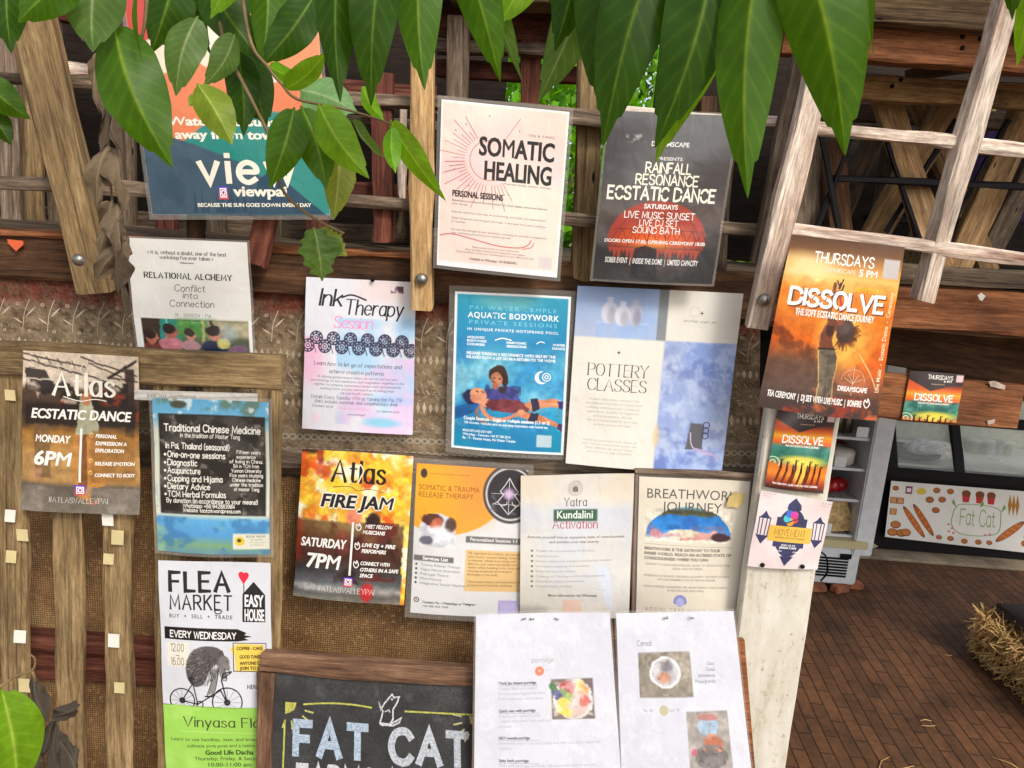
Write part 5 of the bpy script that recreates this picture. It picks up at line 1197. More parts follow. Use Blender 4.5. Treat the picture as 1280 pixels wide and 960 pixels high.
# upright small print
tt = 'Live Music  -  Ecstatic Dance  -  Ceremony'
sub = Art(.66, 10); sub.T(tt, 0, 1, 0, .05, w_, 1); v_, f_, c_ = sub.vec[0]
a.vec.append((np.stack([.945 + v_[:, 1] * .7 + .025, .83 - v_[:, 0] * .58], 1), f_, (250, 220, 180)))
poster('large orange dissolve dance poster with a dancer leaning back at sunset', [(989, 293), (1131, 309), (1096, 526), (947, 508)], (1.33, 1.36), a, seed=8, bow=.008)
wb_ = tag(plank('white_board', (1012, 470), (920, 1100), 86, 1.415, .03, 'whiteboard', rough=.0004), 'tall white painted board standing between the posters and the brick floor', 'board')
poster('small bright dissolve poster on the white painted board', [(972, 511), (1046, 516), (1029, 617), (956, 608)], 1.408, dissolve_small(), seed=9)
poster('small bright dissolve poster on the brown plywood board above the counter', [(1138, 463), (1206, 468), (1195, 528), (1127, 524)], bY - .006, dissolve_small(.70), seed=10, wave=0)

# -- movement
a = Art(.93, 120, (226, 210, 208)); a.age(8, (216, 198, 196), .4); nv = (56, 58, 92); o = a.asp
cx = .50
a.disc(cx, .50, .215, nv, 30, .33); a.block(cx - .215, .30, cx + .215, .70, nv)
a.shape([(cx - .10, .19), (cx - .09, .12), (cx, .03), (cx + .09, .12), (cx + .10, .19)], nv); a.shape([(cx - .10, .82), (cx, .96), (cx + .10, .82)], nv)
for x in (.12, .885):
    a.shape([(x - .09, .34), (x - .04, .30), (x, .24), (x + .04, .30), (x + .09, .34)], nv); a.shape([(x - .09, .57), (x - .05, .62), (x, .69), (x + .05, .62), (x + .09, .57)], nv)
    for d in (-.075, -.03, .03, .075): a.ink([(x + d, .33), (x + d * .9, .58)], .014, nv)
a.ell(cx, .31, .10, .09, (70, 130, 200), .0, .3)
for i, c in enumerate(((220, 70, 60), (236, 150, 60), (80, 190, 200), (70, 110, 210), (210, 70, 150))):
    t = i * 1.26 + .4; a.disc(cx - .02 + .055 * math.cos(t), .30 + .06 * math.sin(t), .055, c, 18)
a.ink([(cx - .08, .38), (cx + .02, .33), (cx + .12, .30)], .018, nv, smooth=True)
a.block(.20, .42, .80, .63, (226, 178, 72)); a.K('MOVEMENT', .28, .72, .545, .085, (120, 88, 40), 1.4, .4, serif=.7); a.T('CAPOEIRA AND FLOW TRAINING', .30, .72, .585, .02, (110, 80, 40), 1)
a.T('JOIN US AT', .40, .60, .68, .02, WH, 1); a.T('JAISAI CAFE', .38, .62, .715, .024, WH, 2); a.T('MONDAYS', .30, .42, .76, .018, WH, 1); a.T('10:00 AM', .58, .70, .765, .018, WH, 1)
for x, y in ((.045, .03), (.86, .05)): a.T('@ movementpai', x, x + .18, y, .016, (150, 140, 150)); a.T('follow us', x, x + .11, y + .035, .014, (150, 140, 150))
poster('pale pink movement class poster with navy lantern shapes on the white board', [(951, 613), (1041, 627), (1022, 712), (934, 707)], 1.406, a, 'paper', seed=11, curl=.001)
for i, (px, py) in enumerate(((953, 706), (1003, 708))):
    p = P(px, py, 1.400); tag(link('push_pin', lathe_mesh('push_pin', [(.0045, 0), (.0045, .002), (.002, .004), (.0005, .0045)], 12), M['black'], None, Matrix.Translation(p) @ Matrix.Rotation(R(90), 4, 'X')), ('black pin in the lower left corner of the pale pink lantern poster', 'black pin in the lower right corner of the pale pink lantern poster')[i], 'pin', 'black pins in posters')
p = P(466, 350, 1.480); tag(link('push_pin', lathe_mesh('push_pin', [(.004, 0), (.004, .002), (.002, .004), (.0005, .0045)], 12), M['black'], None, Matrix.Translation(p) @ Matrix.Rotation(R(90), 4, 'X')), 'black pin at the top middle of the ink therapy sheet', 'pin', 'black pins in posters')

# -- atlas ecstatic dance
a = Art(.72, 140, (150, 120, 80)); a.grad([(0, (226, 208, 186)), (.2, (206, 190, 170)), (.24, (80, 62, 50)), (.36, (60, 44, 38)), (.44, (84, 62, 40)), (.5, (160, 112, 52)), (.66, (178, 138, 84)), (.80, (170, 130, 80)), (.83, (96, 86, 76)), (1, (120, 112, 100))])
a.rect(-1, -1, .55, .13, (196, 178, 156), .5, .05); bm_ = (50, 38, 34)
for pts, wd in ((((0, .02), (.55, .08)), .006), (((0, .05), (.62, .14), (.85, .20)), .006), (((.5, .02), (.98, .12)), .006), (((.1, .02), (.14, .06)), .004), (((.2, .03), (.25, .07)), .004), (((.3, .04), (.34, .08)), .004), (((.42, .05), (.45, .09)), .004), (((.74, .14), (.98, .03)), .012), (((.76, .14), (.98, .15)), .007), (((.57, .05), (.85, .13)), .005)): a.line(pts, wd, bm_)
a.rect(.88, .08, .96, .5, bm_, .9, .01); a.poly([(.02, .10), (.2, .11), (.24, .16), (.03, .16)], (60, 54, 50)); a.wash(14, 5, (30, 26, 28), .45, .6, .9, win=(.03, .17, .9, .32)); a.wash(16, 15, (150, 56, 34), .58, .68, .8, win=(.1, .2, 1, .4)); a.wash(20, 25, (214, 196, 176), .62, .7, .7, win=(.02, .18, .5, .34))
a.rect(.03, .31, .97, .445, (34, 28, 28), .85, .02)
a.poly([(.1, .44), (.24, .44), (.26, .78), (.12, .78)], (110, 84, 58), .7); a.rect(.1, .72, .18, .79, (190, 140, 110), .6)
a.poly([(.50, .25), (.58, .23), (.62, .36), (.66, .44), (.66, .50), (.46, .50), (.47, .44), (.49, .36)], (170, 168, 140)); a.ell(.555, .275, .045, .04, (186, 120, 80), 1, .2); a.poly([(.45, .50), (.66, .50), (.74, .70), (.72, .82), (.62, .84), (.60, .92), (.50, .90), (.47, .80), (.44, .65)], (184, 128, 66)); a.poly([(.50, .5), (.56, .5), (.58, .85), (.50, .85)], (110, 66, 36), .8); a.ell(.62, .93, .05, .015, (160, 110, 90), .9, .3)
a.rect(.60, .47, .96, .80, (140, 96, 46), .55, .02); a.wash(7, 19, (150, 140, 130), .5, .7, .5, win=(0, .83, 1, 1))
a.warp(.010, 18, 6)
w_ = (250, 246, 236)
a.K('Atlas', .26, .80, .255, .135, (244, 238, 222), 1.9, .35, serif=.9, gap=2.6); a.ink([(.36, .265), (.5, .29), (.62, .275), (.72, .285)], .008, (244, 238, 222), smooth=True); a.ink([(.50, .10), (.53, .06), (.56, .10), (.54, .13)], .007, (226, 212, 190), True, True)
a.T('ECSTATIC DANCE', .085, .935, .405, .058, w_, 2, .18); a.T('MONDAY', .12, .425, .556, .045, w_, 2, .18); a.T('6PM', .11, .44, .70, .085, w_, 2, .15)
for i, t in enumerate(('PERSONAL', 'EXPRESSION &', 'EXPLORATION', None, 'RELEASE EMOTION', None, 'CONNECT TO BODY')):
    if t: a.T(t, .635, .635 + min(.33, .021 * len(t) + .01), .513 + (.0, .045, .09, 0, .172, 0, .247)[i], .022, w_, 2, .2)
for y in (.50, .66, .735): flame_icon(a, .60, y, .014, (236, 190, 110))
a.block(.502, .46, .522, .80, (240, 236, 226)); camera_icon(a, .515, .85, .045); a.K('#ATLASVALLEYPAI', .25, .74, .935, .034, (236, 230, 220), .9, .4, serif=.8)
poster('golden brown ecstatic dance poster on the left end of the pallet', [(29, 438), (173, 446), (175, 643), (27, 636)], 1.356, a, seed=12, curl=.004, bow=.006)

# -- traditional chinese medicine
a = Art(.73, 140, (220, 220, 206)); a.grad([(0, (96, 166, 206)), (.12, (110, 176, 210)), (.2, (200, 206, 190)), (.74, (216, 216, 196)), (.78, (96, 168, 214)), (.88, (84, 150, 204)), (.94, (120, 160, 120)), (1, (96, 140, 160))]); a.wash(9, 3, (96, 120, 96), .55, .66, .8, win=(0, 0, 1, .12)); a.wash(12, 5, (60, 120, 170), .5, .66, .7, win=(0, .76, 1, 1)); a.wash(8, 9, (150, 190, 150), .5, .66, .7, win=(0, .82, 1, 1)); a.wash(18, 13, (240, 240, 236), .6, .7, .7, win=(0, 0, 1, .13)); a.wash(7, 17, (70, 150, 190), .52, .62, .7, win=(0, .1, .07, .7))
a.rect(.045, .095, .97, .742, (40, 38, 36), 1, .008); a.wash(9, 24, (84, 80, 76), .5, .66, .8, 5, win=(.05, .1, .965, .738)); a.wash(26, 29, (150, 146, 140), .62, .74, .6, win=(.05, .1, .965, .738)); a.ell(.22, .035, .07, .025, (70, 66, 50), .9, .4); a.rect(.685, .86, 1, .965, (216, 214, 196)); 
w_ = (236, 232, 222)
a.K('Traditional Chinese Medicine', .09, .93, .205, .044, w_, 1.8, jit=.3); a.K('In the tradition of Master Tong', .23, .75, .242, .026, w_, 1.6, jit=.2)
a.K('In Pai, Thailand (seasonal!)', .10, .66, .315, .036, w_, 1.8, jit=.3)
for i, t in enumerate(('One-on-one sessions', 'Diagnostic', 'Acupuncture', 'Cupping and Hijama', 'Dietary Advice', 'TCM Herbal Formulas')):
    y = .370 + i * .0512; a.disc(.095, y - .014, .012, w_, 12); a.K(t, .115, .115 + .0268 * len(t), y, .037, w_, 1.8, jit=.3)
for i, t in enumerate(('Fifteen years', 'experience', 'of living in China.', 'BA in TCM from', 'Yunnan University', 'Five years studying', 'Chinese medicine', 'under the tradition', 'of master Tong')):
    y = .335 + i * .0305; wd = .0135 * len(t) + .03; x0 = .80 - wd / 2 if i > 0 else .72; a.K(t, x0, x0 + wd, y, .022, w_, 1.7, jit=.2)
a.K('By donation (in accordance to your means!)', .10, .90, .665, .028, w_, 1.7, jit=.2); a.K('Whatsapp: +66 942883984', .245, .70, .695, .024, w_, 1.7); a.K('Website: taotcm.wordpress.com', .245, .75, .725, .024, w_, 1.7)
a.disc(.745, .91, .042, (222, 190, 60), 20); a.disc(.74, .905, .018, (80, 70, 40), 12); a.T('BOOK NOW!', .80, .965, .885, .014, (110, 120, 110), 1); a.para(['+66 942883984', 'info taotcm here', 'Tao TCM Clinic'], .83, .965, .905, .018, .010, (130, 130, 120))
poster('blue bordered chinese medicine notice with a crumpled black panel on the pallet', [(191, 497), (336, 503), (337, 693), (197, 688)], 1.352, a, sleeve=.03, seed=13, wave=.003)
a = Art(8, 120, (206, 202, 194)); a.age(6, (180, 172, 160), .6); a.T('JUNE 2023 - HAPPENINGS', .1, .5, .7, .3, (110, 104, 98), 1)
poster('torn strip of an older pale notice above the chinese medicine notice', [(168, 487), (322, 492), (322, 503), (168, 500)], 1.357, a, 'paper', 0, 0, .001, name='paper_strip', cat='paper strip')

# -- flea market, vinyasa flow
a = Art(.75, 140, (214, 216, 222)); a.age(5, (206, 208, 216), .4); k_ = (38, 38, 42)
sf = dict(thin=.6, serif=1.0, gap=3.2)
a.K('FLEA', .085, .64, .20, .125, k_, 2.5, **sf); a.K('MARKET', .09, .65, .325, .095, k_, 1.8, **sf); a.ink([(.50, .315), (.50, .345), (.54, .35), (.56, .33)], .01, k_, smooth=True)
a.T('BUY  +  SELL  +  TRADE', .085, .655, .385, .025, (70, 70, 76), 1, track=.2)
a.shape([(.745, .40), (.95, .40), (.95, .215), (.845, .13), (.745, .215)], k_); a.T('EASY', .765, .935, .295, .075, (240, 240, 240), 2); a.T('HOUSE', .765, .94, .39, .075, (240, 240, 240), 2); a.ink([(.757, .24), (.757, .13)], .008, k_)
rd = (226, 44, 70); a.disc(.735, .085, .026, rd, 16); a.disc(.777, .088, .026, rd, 16); a.shape([(.712, .098), (.755, .15), (.801, .10), (.755, .075)], rd)
a.shape([(.035, .45), (.035, .535), (.70, .535), (.80, .525), (.76, .512), (.83, .50), (.76, .492), (.78, .475), (.70, .45)], (30, 28, 30)); a.K('EVERY WEDNESDAY', .085, .69, .518, .042, (244, 242, 238), 1.9, jit=.2)
a.rect(.06, .555, .26, .72, (232, 224, 206), .9); a.K('12.00', .09, .215, .615, .05, k_, .9); a.T('-', .14, .17, .655, .03, k_); a.K('16.00', .09, .215, .71, .05, k_, .9)
a.poly([(.63, .59), (.70, .55), (.93, .56), (.95, .75), (.68, .745), (.67, .63)], (238, 204, 90)); a.ink([(.66, .545), (.95, .55), (.95, .75), (.66, .745)], .007, k_, True)
a.T('COFFEE - CAKE', .69, .92, .595, .022, k_, 2); a.T('GOOD TUNES', .715, .90, .655, .022, k_, 2); a.T('ANYONE CAN', .715, .94, .70, .022, k_, 2); a.T('JOIN TO SELL', .715, .94, .735, .022, k_, 2)
for x, r in ((.185, .115), (.60, .135)):
    a.ring(x, .965, r, .012, k_, 32); a.ring(x, .965, .02, .02, k_, 10)
    for t in range(12): a.ink([(x, .965), (x + r * math.cos(t * .5236), .965 + r * a.asp * math.sin(t * .5236))], .003, (70, 70, 74))
a.ink([(.185, .965), (.29, .835), (.33, .985), (.54, .88), (.60, .965)], .011, k_); a.ink([(.33, .985), (.185, .965)], .01, k_); a.ink([(.28, .83), (.26, .80), (.32, .80)], .012, k_); a.ink([(.60, .965), (.55, .81), (.57, .76), (.64, .745)], .011, k_); a.ring(.35, .985, .03, .01, k_, 14)
# rider: a shaggy striped creature is reduced to a plain dark bundle on the bicycle
body_ = _cr([np.array(q) for q in ((.24, .80), (.235, .70), (.29, .61), (.40, .572), (.52, .58), (.575, .63), (.565, .70), (.50, .70), (.44, .75), (.39, .84), (.30, .86))], True)
a.poly([tuple(q) for q in body_], (92, 88, 88)); a.ell(.575, .685, .05, .05, (120, 116, 114), 1, .1); a.poly([(.56, .69), (.63, .71), (.62, .745), (.57, .735)], (132, 128, 126)); a.poly([(.45, .73), (.53, .72), (.51, .82), (.48, .90), (.42, .92), (.46, .82)], (140, 136, 134)); a.poly([(.52, .70), (.58, .72), (.60, .80), (.56, .80)], (124, 120, 118))
for i in range(230):
    r_ = random.Random(i); t = r_.random() * 6.28; q_ = math.sqrt(r_.random()); x = .385 + .145 * q_ * math.cos(t); y = .715 + .125 * q_ * math.sin(t); an = math.atan2(y - .60, x - .50) + r_.uniform(-.4, .4)
    a.ink([(x, y), (x + .028 * math.cos(an), y + .022 * math.sin(an))], .0035, r_.choice(((44, 42, 44), (56, 54, 54), (150, 146, 144))))
a.disc(.60, .675, .006, k_, 8); a.ink([(.535, .63), (.56, .60), (.575, .635)], .008, (50, 48, 48), smooth=True); a.ink([(.60, .73), (.63, .725)], .004, k_)
for p_ in (((.45, .73), (.46, .82), (.42, .92), (.48, .90), (.51, .82), (.53, .72)), ((.58, .72), (.60, .80), (.56, .80), (.52, .70))): a.ink(p_, .006, (50, 48, 48), smooth=True)
a.ink([(.40, .925), (.47, .925)], .012, k_); a.ink([(.57, .79), (.64, .75)], .012, (60, 58, 58))
a.T('HERE', .78, .88, .87, .03, k_, 1); a.rect(.82, .88, .93, 1, (196, 198, 204))
poster('white flea market poster with a bicycle drawing and a red heart', [(198, 700), (338, 704), (340, 884), (204, 879)], 1.353, a, sleeve=.0, seed=14)
a = Art(.90, 120, (150, 200, 84)); a.wash(5, 3, (170, 214, 108), .45, .65, .7); dg_ = (64, 62, 44)
a.K('Vinyasa Flow', .17, .95, .165, .075, dg_, 1.3, .5, serif=.5); a.ink([(.15, .20), (.9, .215)], .003, (200, 226, 150))
a.T('Learn to use bandhas, gaze, and breath, deep', .06, .97, .275, .026, (90, 110, 56), 1); a.T('cultivate yoga pose and a native state', .20, .90, .325, .026, (90, 110, 56), 1); a.T('Good Life Dacha', .36, .78, .385, .036, (54, 70, 36), 2); a.T('Thursday, Friday, & Saturday', .26, .88, .43, .028, (84, 104, 54), 1); a.T('10:00-11:00 am', .38, .76, .48, .03, (70, 90, 46), 1)
a.ell(.55, .65, .45, .14, (206, 210, 206), 1, .1); a.poly([(.5, .60), (.55, .50), (.6, .60)], (150, 60, 50)); a.ell(.55, .68, .18, .12, (120, 130, 120), 1, .2)
poster('lime green vinyasa flow sheet half hidden by the chalkboard frame', [(204, 880), (345, 885), (352, 1035), (212, 1035)], 1.352, a, 'paper', seed=15)

# -- atlas fire jam
a = Art(.75, 140, (240, 180, 60)); a.wash(4, 3, (254, 236, 140), .42, .58, 1); a.wash(6, 8, (236, 140, 40), .5, .62, .9); a.wash(8, 18, (250, 250, 220), .56, .66, .95); a.wash(7, 28, (214, 70, 24), .6, .7, .8); a.wash(9, 38, (250, 214, 60), .55, .64, .8)
a.rect(-1, -1, .15, .02, (50, 26, 20), .9, .02); a.ell(.17, .04, .03, .05, (150, 40, 24), .8, .6)
a.grad([(0, (60, 40, 34)), (.44, (120, 96, 60)), (.56, (96, 62, 40)), (.7, (66, 34, 32)), (.80, (52, 52, 60)), (.88, (84, 90, 98)), (.92, (150, 150, 150)), (.96, (84, 84, 86)), (1, (120, 118, 112))], .95, np.clip((a.y - (.45 + .0 * a.x)) * 40, 0, 1) * np.clip((.965 - a.x) * 60, 0, 1))
a.wash(6, 44, (150, 130, 80), .5, .66, .7, win=(.02, .46, .95, .62)); a.wash(8, 50, (96, 34, 34), .5, .64, .8, win=(.3, .45, .9, .85)); a.wash(8, 54, (40, 24, 26), .52, .66, .8, win=(.35, .42, .95, .88)); a.ell(.5, .425, .07, .055, (240, 140, 110), .95, .3); a.ell(.68, .44, .06, .05, (40, 24, 30), .9, .3); a.ell(.42, .60, .07, .09, (136, 60, 52), .7, .5); a.ell(.66, .93, .06, .06, (200, 40, 46), .9, .4); a.ell(.12, .92, .1, .02, (190, 190, 190), .6, .5); a.rect(-1, .45, .05, .75, (180, 40, 30), .4, .06)
a.warp(.016, 16, 9)
a.K('Atlas', .27, .77, .195, .135, (40, 32, 28), 2.0, .35, serif=.9, gap=2.6); a.ink([(.30, .235), (.45, .225), (.52, .25), (.62, .235), (.75, .25)], .006, (110, 84, 40), smooth=True); a.ink([(.505, .12), (.53, .08), (.56, .12), (.54, .16), (.52, .20)], .010, (250, 246, 226), smooth=True)
for dx, dy in ((-.012, 0), (.012, 0), (0, -.009), (0, .009)): a.T('FIRE JAM', .20 + dx, .85 + dx, .365 + dy, .082, (246, 240, 226), 2, .18)
a.T('FIRE JAM', .20, .85, .365, .082, (34, 34, 38), 2, .18); w_ = (250, 248, 242)
a.T('SATURDAY', .04, .455, .645, .058, w_, 2, .18); a.T('7PM', .10, .41, .79, .095, w_, 2, .15)
for i, (t, x) in enumerate((('MEET FELLOW', .61), ('MUSICIANS', .59), ('LIVE DJ + FIRE', .59), ('PERFORMERS', .59), ('CONNECT WITH', .59), ('OTHERS IN A SAFE', .59), ('SPACE', .59))): a.T(t, x, x + .0205 * len(t) + .015, (.495, .535, .62, .66, .742, .785, .825)[i], .024, w_, 2, .2)
for y in (.495, .622, .745): flame_icon(a, .55, y, .022, w_)
a.block(.488, .46, .508, .82, (244, 240, 232)); camera_icon(a, .49, .865, .042); a.K('#ATLASVALLEYPAI', .22, .73, .942, .036, (240, 238, 232), .9, .4, serif=.8)
poster('fiery yellow fire jam poster with flames behind the black lettering', [(378, 561), (517, 570), (505, 756), (367, 743)], 1.455, a, seed=16, curl=.005, bow=.005)

# -- somatic & trauma release
a = Art(.72, 140, (222, 222, 220)); a.age(4, (212, 212, 210), .5); a.ell(.28, .0, .62, .455, (240, 164, 58), 1, .02); a.ell(.5, .1, .3, .25, (240, 150, 84), .6, .8); a.ell(.1, .15, .3, .2, (246, 178, 50), .6, .8)
a.ell(.85, .165, .245, .195, (84, 80, 80), 1, .03); a.ell(.85, .165, .22, .175, (214, 210, 208), 1, .03); a.ell(.85, .165, .205, .163, (58, 56, 62), 1, .03); a.wash(16, 5, (110, 110, 124), .6, .7, .7, win=(.68, .04, 1, .3)); a.ell(.84, .165, .05, .035, (224, 190, 230), .9, .9)
l_ = (226, 224, 226)
a.ink([(.84, .06), (.80, .11), (.76, .15), (.79, .17), (.74, .22), (.70, .235), (.98, .235), (.94, .22), (.89, .17), (.92, .15), (.88, .11)], .007, l_, True); a.ink([(.84, .06), (.84, .29)], .004, l_); a.ink([(.68, .165), (1, .165)], .003, l_); a.ink([(.74, .22), (.84, .30), (.94, .22)], .006, l_); a.ring(.785, .215, .04, .006, l_, 14, 0, 120); a.ring(.91, .215, .04, .006, l_, 14, 60, 180)
a.ell(.21, .43, .165, .115, (206, 208, 214), 1, .03); a.ell(.16, .36, .10, .04, (90, 56, 50), 1, .2); a.ell(.20, .39, .05, .05, (196, 110, 84), 1, .3, .5); a.ell(.33, .39, .05, .05, (84, 60, 56), .9, .3); a.ell(.23, .46, .11, .06, (230, 232, 238), .9, .5); a.ell(.12, .50, .06, .03, (96, 96, 110), .9, .3)
a.warp(.012, 16, 31, win=(.05, .32, .38, .545)); a.rect(.47, .455, 1, .497, (110, 108, 108)); a.rect(.01, .603, .37, .64, (112, 110, 110)); a.rect(.475, .545, 1, .825, (226, 190, 132)); a.rect(.785, .885, .955, 1, (176, 166, 214)); qr_gap(a, .80, .90, .94, .99, (190, 180, 222))
a.ell(.07, .06, .03, .03, (70, 60, 56), 1, .2); a.T('Soma Root Release Connection', .13, .48, .063, .011, (150, 100, 50))
tt_ = (150, 92, 40)
a.T('SOMATIC & TRAUMA', .03, .575, .165, .034, tt_, 0); a.T('RELEASE THERAPY', .03, .525, .212, .034, tt_, 0)
a.T('Personalized Sessions 1:1', .51, .93, .485, .022, (236, 234, 230), 1); a.T('Services List', .09, .32, .631, .022, (238, 236, 232), 2)
for i, t in enumerate(('Trauma Release Therapy', 'Vagus Nerve Activation', 'Polyvagal Theory', 'Mind Alchemy', 'Integrative Sound Healing')):
    y = .672 + i * .031; a.disc(.035, y - .008, .011, (60, 58, 58), 10); a.T(t, .075, .075 + .0162 * len(t), y, .017, (116, 114, 112))
a.para(['My approach is a holistic yet versatile', 'and trauma - trauma healing, fostering', 'a calmness, release from shock and', 'distress, and restoring equilibrium', 'within while building trust, love, and', 'clearing emotional and energetic', 'blockages in the body.'], .50, .985, .572, .0238, .016, (120, 92, 56)); a.para(['This transformative process draws on', 'professional holistic training.'], .50, .97, .765, .024, .016, (120, 92, 56))
a.disc(.05, .905, .026, (96, 70, 66), 16); a.ring(.05, .905, .012, .007, WH, 10); a.T('Contact Me - WhatsApp or Telegram', .105, .585, .925, .016, (84, 82, 82), 2); a.T('+66 980 059 7049', .105, .34, .952, .015, (120, 118, 118), 1)
poster('orange and grey somatic trauma release poster in a clear sleeve', [(521, 579), (660, 588), (652, 772), (513, 765)], 1.462, a, sleeve=.05, seed=17)

# -- yatra kundalini
a = Art(.80, 130, (216, 211, 200)); a.grad([(0, (214, 202, 182)), (.16, (222, 212, 194)), (.24, (206, 208, 214)), (.6, (214, 212, 206)), (.9, (206, 204, 200)), (1, (196, 194, 186))]); a.wash(3, 5, (206, 210, 222), .48, .66, .45); a.wash(4, 9, (226, 216, 194), .5, .68, .4); a.wash(6, 11, (230, 224, 206), .58, .7, .3); a.poly([(.68, .62), (.80, .66), (.86, .95), (.78, .9)], (206, 216, 236), .6); a.rect(-1, .93, .25, 2, (150, 146, 138), .6, .06)
for t in range(10):
    a.ring(.485 + .03 * math.cos(t * .628), .095 + .025 * math.sin(t * .628), .035, .003, (176, 168, 156), 16)
a.ring(.485, .10, .018, .008, (90, 86, 80), 12); a.ink([(.47, .115), (.485, .095), (.505, .115)], .007, (90, 86, 80))
a.K('Yatra', .385, .59, .215, .055, (86, 74, 66), 1.3, .4, serif=.7); a.rect(.295, .237, .685, .318, (62, 96, 78), 1, .012); a.T('Kundalini', .325, .645, .297, .050, (226, 232, 220), 1); a.K('Activation', .285, .69, .365, .058, (176, 66, 70), 1.3, .45, serif=.7)
it = (122, 116, 108)
a.T('Activate yourself into an expansive state of consciousness', .06, .93, .433, .017, it, 1); a.T('and activate your vital energy.', .26, .71, .465, .017, it, 1)
for i, t in enumerate(('Awaken the consciousness of the heart', 'Healing trauma', 'Restore chakra and energetic and physical wisdom', 'Increased creativity and intuition', 'Emotional balance release', 'Clearing self limiting and blocking patterns', 'Opening of creative and emotion', 'Transformation of being')):
    y = .525 + i * .036; a.disc(.105, y - .006, .011, (120, 114, 106), 8); a.T(t, .14, .14 + .0142 * len(t), y, .015, (150, 146, 140))
a.T('More information via Whatsapp', .255, .70, .845, .018, (104, 98, 94), 1); a.rect(.39, .868, .56, .99, (222, 190, 172))
poster('creased grey white kundalini activation sheet with a dark green title bar', [(651, 594), (793, 592), (786, 772), (650, 771)], 1.452, a, 'paper', seed=18, wave=.003, bow=.004)

# -- breathwork journey
a = Art(.82, 140, (224, 216, 198)); a.age(4, (214, 206, 188), .5)
m = ((a.x - .465) ** 2 / .40 ** 2 + ((a.y - .425) / .225) ** 2 < 1) & (a.y < .455)
mf = m.astype(float); a.grad([(.2, (130, 200, 224)), (.235, (60, 66, 44)), (.255, (80, 84, 60)), (.27, (40, 120, 196)), (.36, (54, 140, 214)), (.40, (110, 130, 180)), (.43, (226, 222, 206)), (.46, (232, 228, 212))], 1, mf)
a.wash(8, 3, (30, 90, 170), .5, .66, .6, win=(.15, .27, .8, .36)); a.wash(9, 6, (130, 120, 160), .52, .64, .6, win=(.1, .33, .8, .40))
a.ell(.42, .395, .17, .035, (222, 210, 186), 1, .2); a.ell(.17, .395, .06, .03, (206, 150, 160), 1, .3); a.poly([(.24, .39), (.38, .385), (.40, .41), (.22, .41)], (196, 160, 164)); a.ell(.62, .40, .10, .025, (206, 160, 150), 1, .3); a.ell(.71, .385, .035, .025, (214, 164, 150), 1, .3); a.ell(.77, .41, .09, .03, (66, 44, 54), 1, .3); a.line([(.40, .43), (.5, .425), (.62, .415)], .012, (214, 150, 140))
a.warp(.012, 18, 12, win=(.065, .22, .87, .455))
tl_ = (88, 84, 84)
a.T('BREATHWORK', .075, .90, .145, .066, tl_, 0); a.T('JOURNEY', .215, .765, .235, .066, tl_, 0)
a.ink([(.06, .472), (.89, .482)], .003, (160, 156, 148)); a.para(['BREATHWORK IS THE GATEWAY TO YOUR', 'INNER WORLD. REACH AN ALTERED STATE OF', 'CONSCIOUSNESS WHERE YOU CAN:'], .065, .885, .515, .034, .020, (110, 106, 100), 2)
a.para(['CONNECT TO YOUR SUBCONSCIOUS, TRAVEL TO THE ROOT OF YOUR', 'ISSUES AND PATTERNS.'], .075, .88, .622, .026, .014, (150, 146, 138), 1, 0, 'c'); a.para(['EXPERIENCE ALTERNATELY RELEASING, ALLOWING THE HEART TO OPEN', 'PATH AND REMEMBER YOUR NATURE AND WISDOM.'], .065, .88, .705, .026, .014, (150, 146, 138), 1, 0, 'c'); a.para(['GAIN A DEEPER AWARENESS, FEEL MORE ENERGY, GAIN CLARITY', 'IN MOVING AND BREATHING.'], .065, .88, .785, .026, .014, (150, 146, 138), 1, 0, 'c')
for t in range(7): a.disc(.42 + .04 * math.cos(R(180 + t * 30)), .885 + .03 * math.sin(R(180 + t * 30)), .026, (140, 148, 206), 12)
a.disc(.42, .89, .04, (176, 180, 222), 16); a.T('BODHI TREE YOGA PAI', .09, .80, .965, .028, (160, 154, 144), 0, track=.35)
br_poster = poster('cream breathwork journey poster with a person floating on blue water', [(799, 595), (938, 602), (922, 772), (795, 768)], 1.455, a, sleeve=.035, seed=19)
scrap('sticker', [(911, 622), (917, 615), (931, 618), (929, 628), (922, 635), (908, 633)], 1.448, plain('gold sticker', (196, 172, 112), .4, 0, .15), 'crumpled gold sticker near the top right corner of the breathwork poster', 'sticker')
fr_ = thing('document_frame', 'thin grey wooden frame edging the breathwork poster', 'frame', tuple(P(940, 690, 1.45)))
plank('side_strip', (946, 600), (926, 790), 9, 1.452, .012, 'grey', fr_); plank('side_strip', (795, 592), (790, 790), 5, 1.456, .012, 'frame', fr_); plank('top_strip', (795, 589), (948, 598), 7, 1.452, .012, 'grey', fr_)

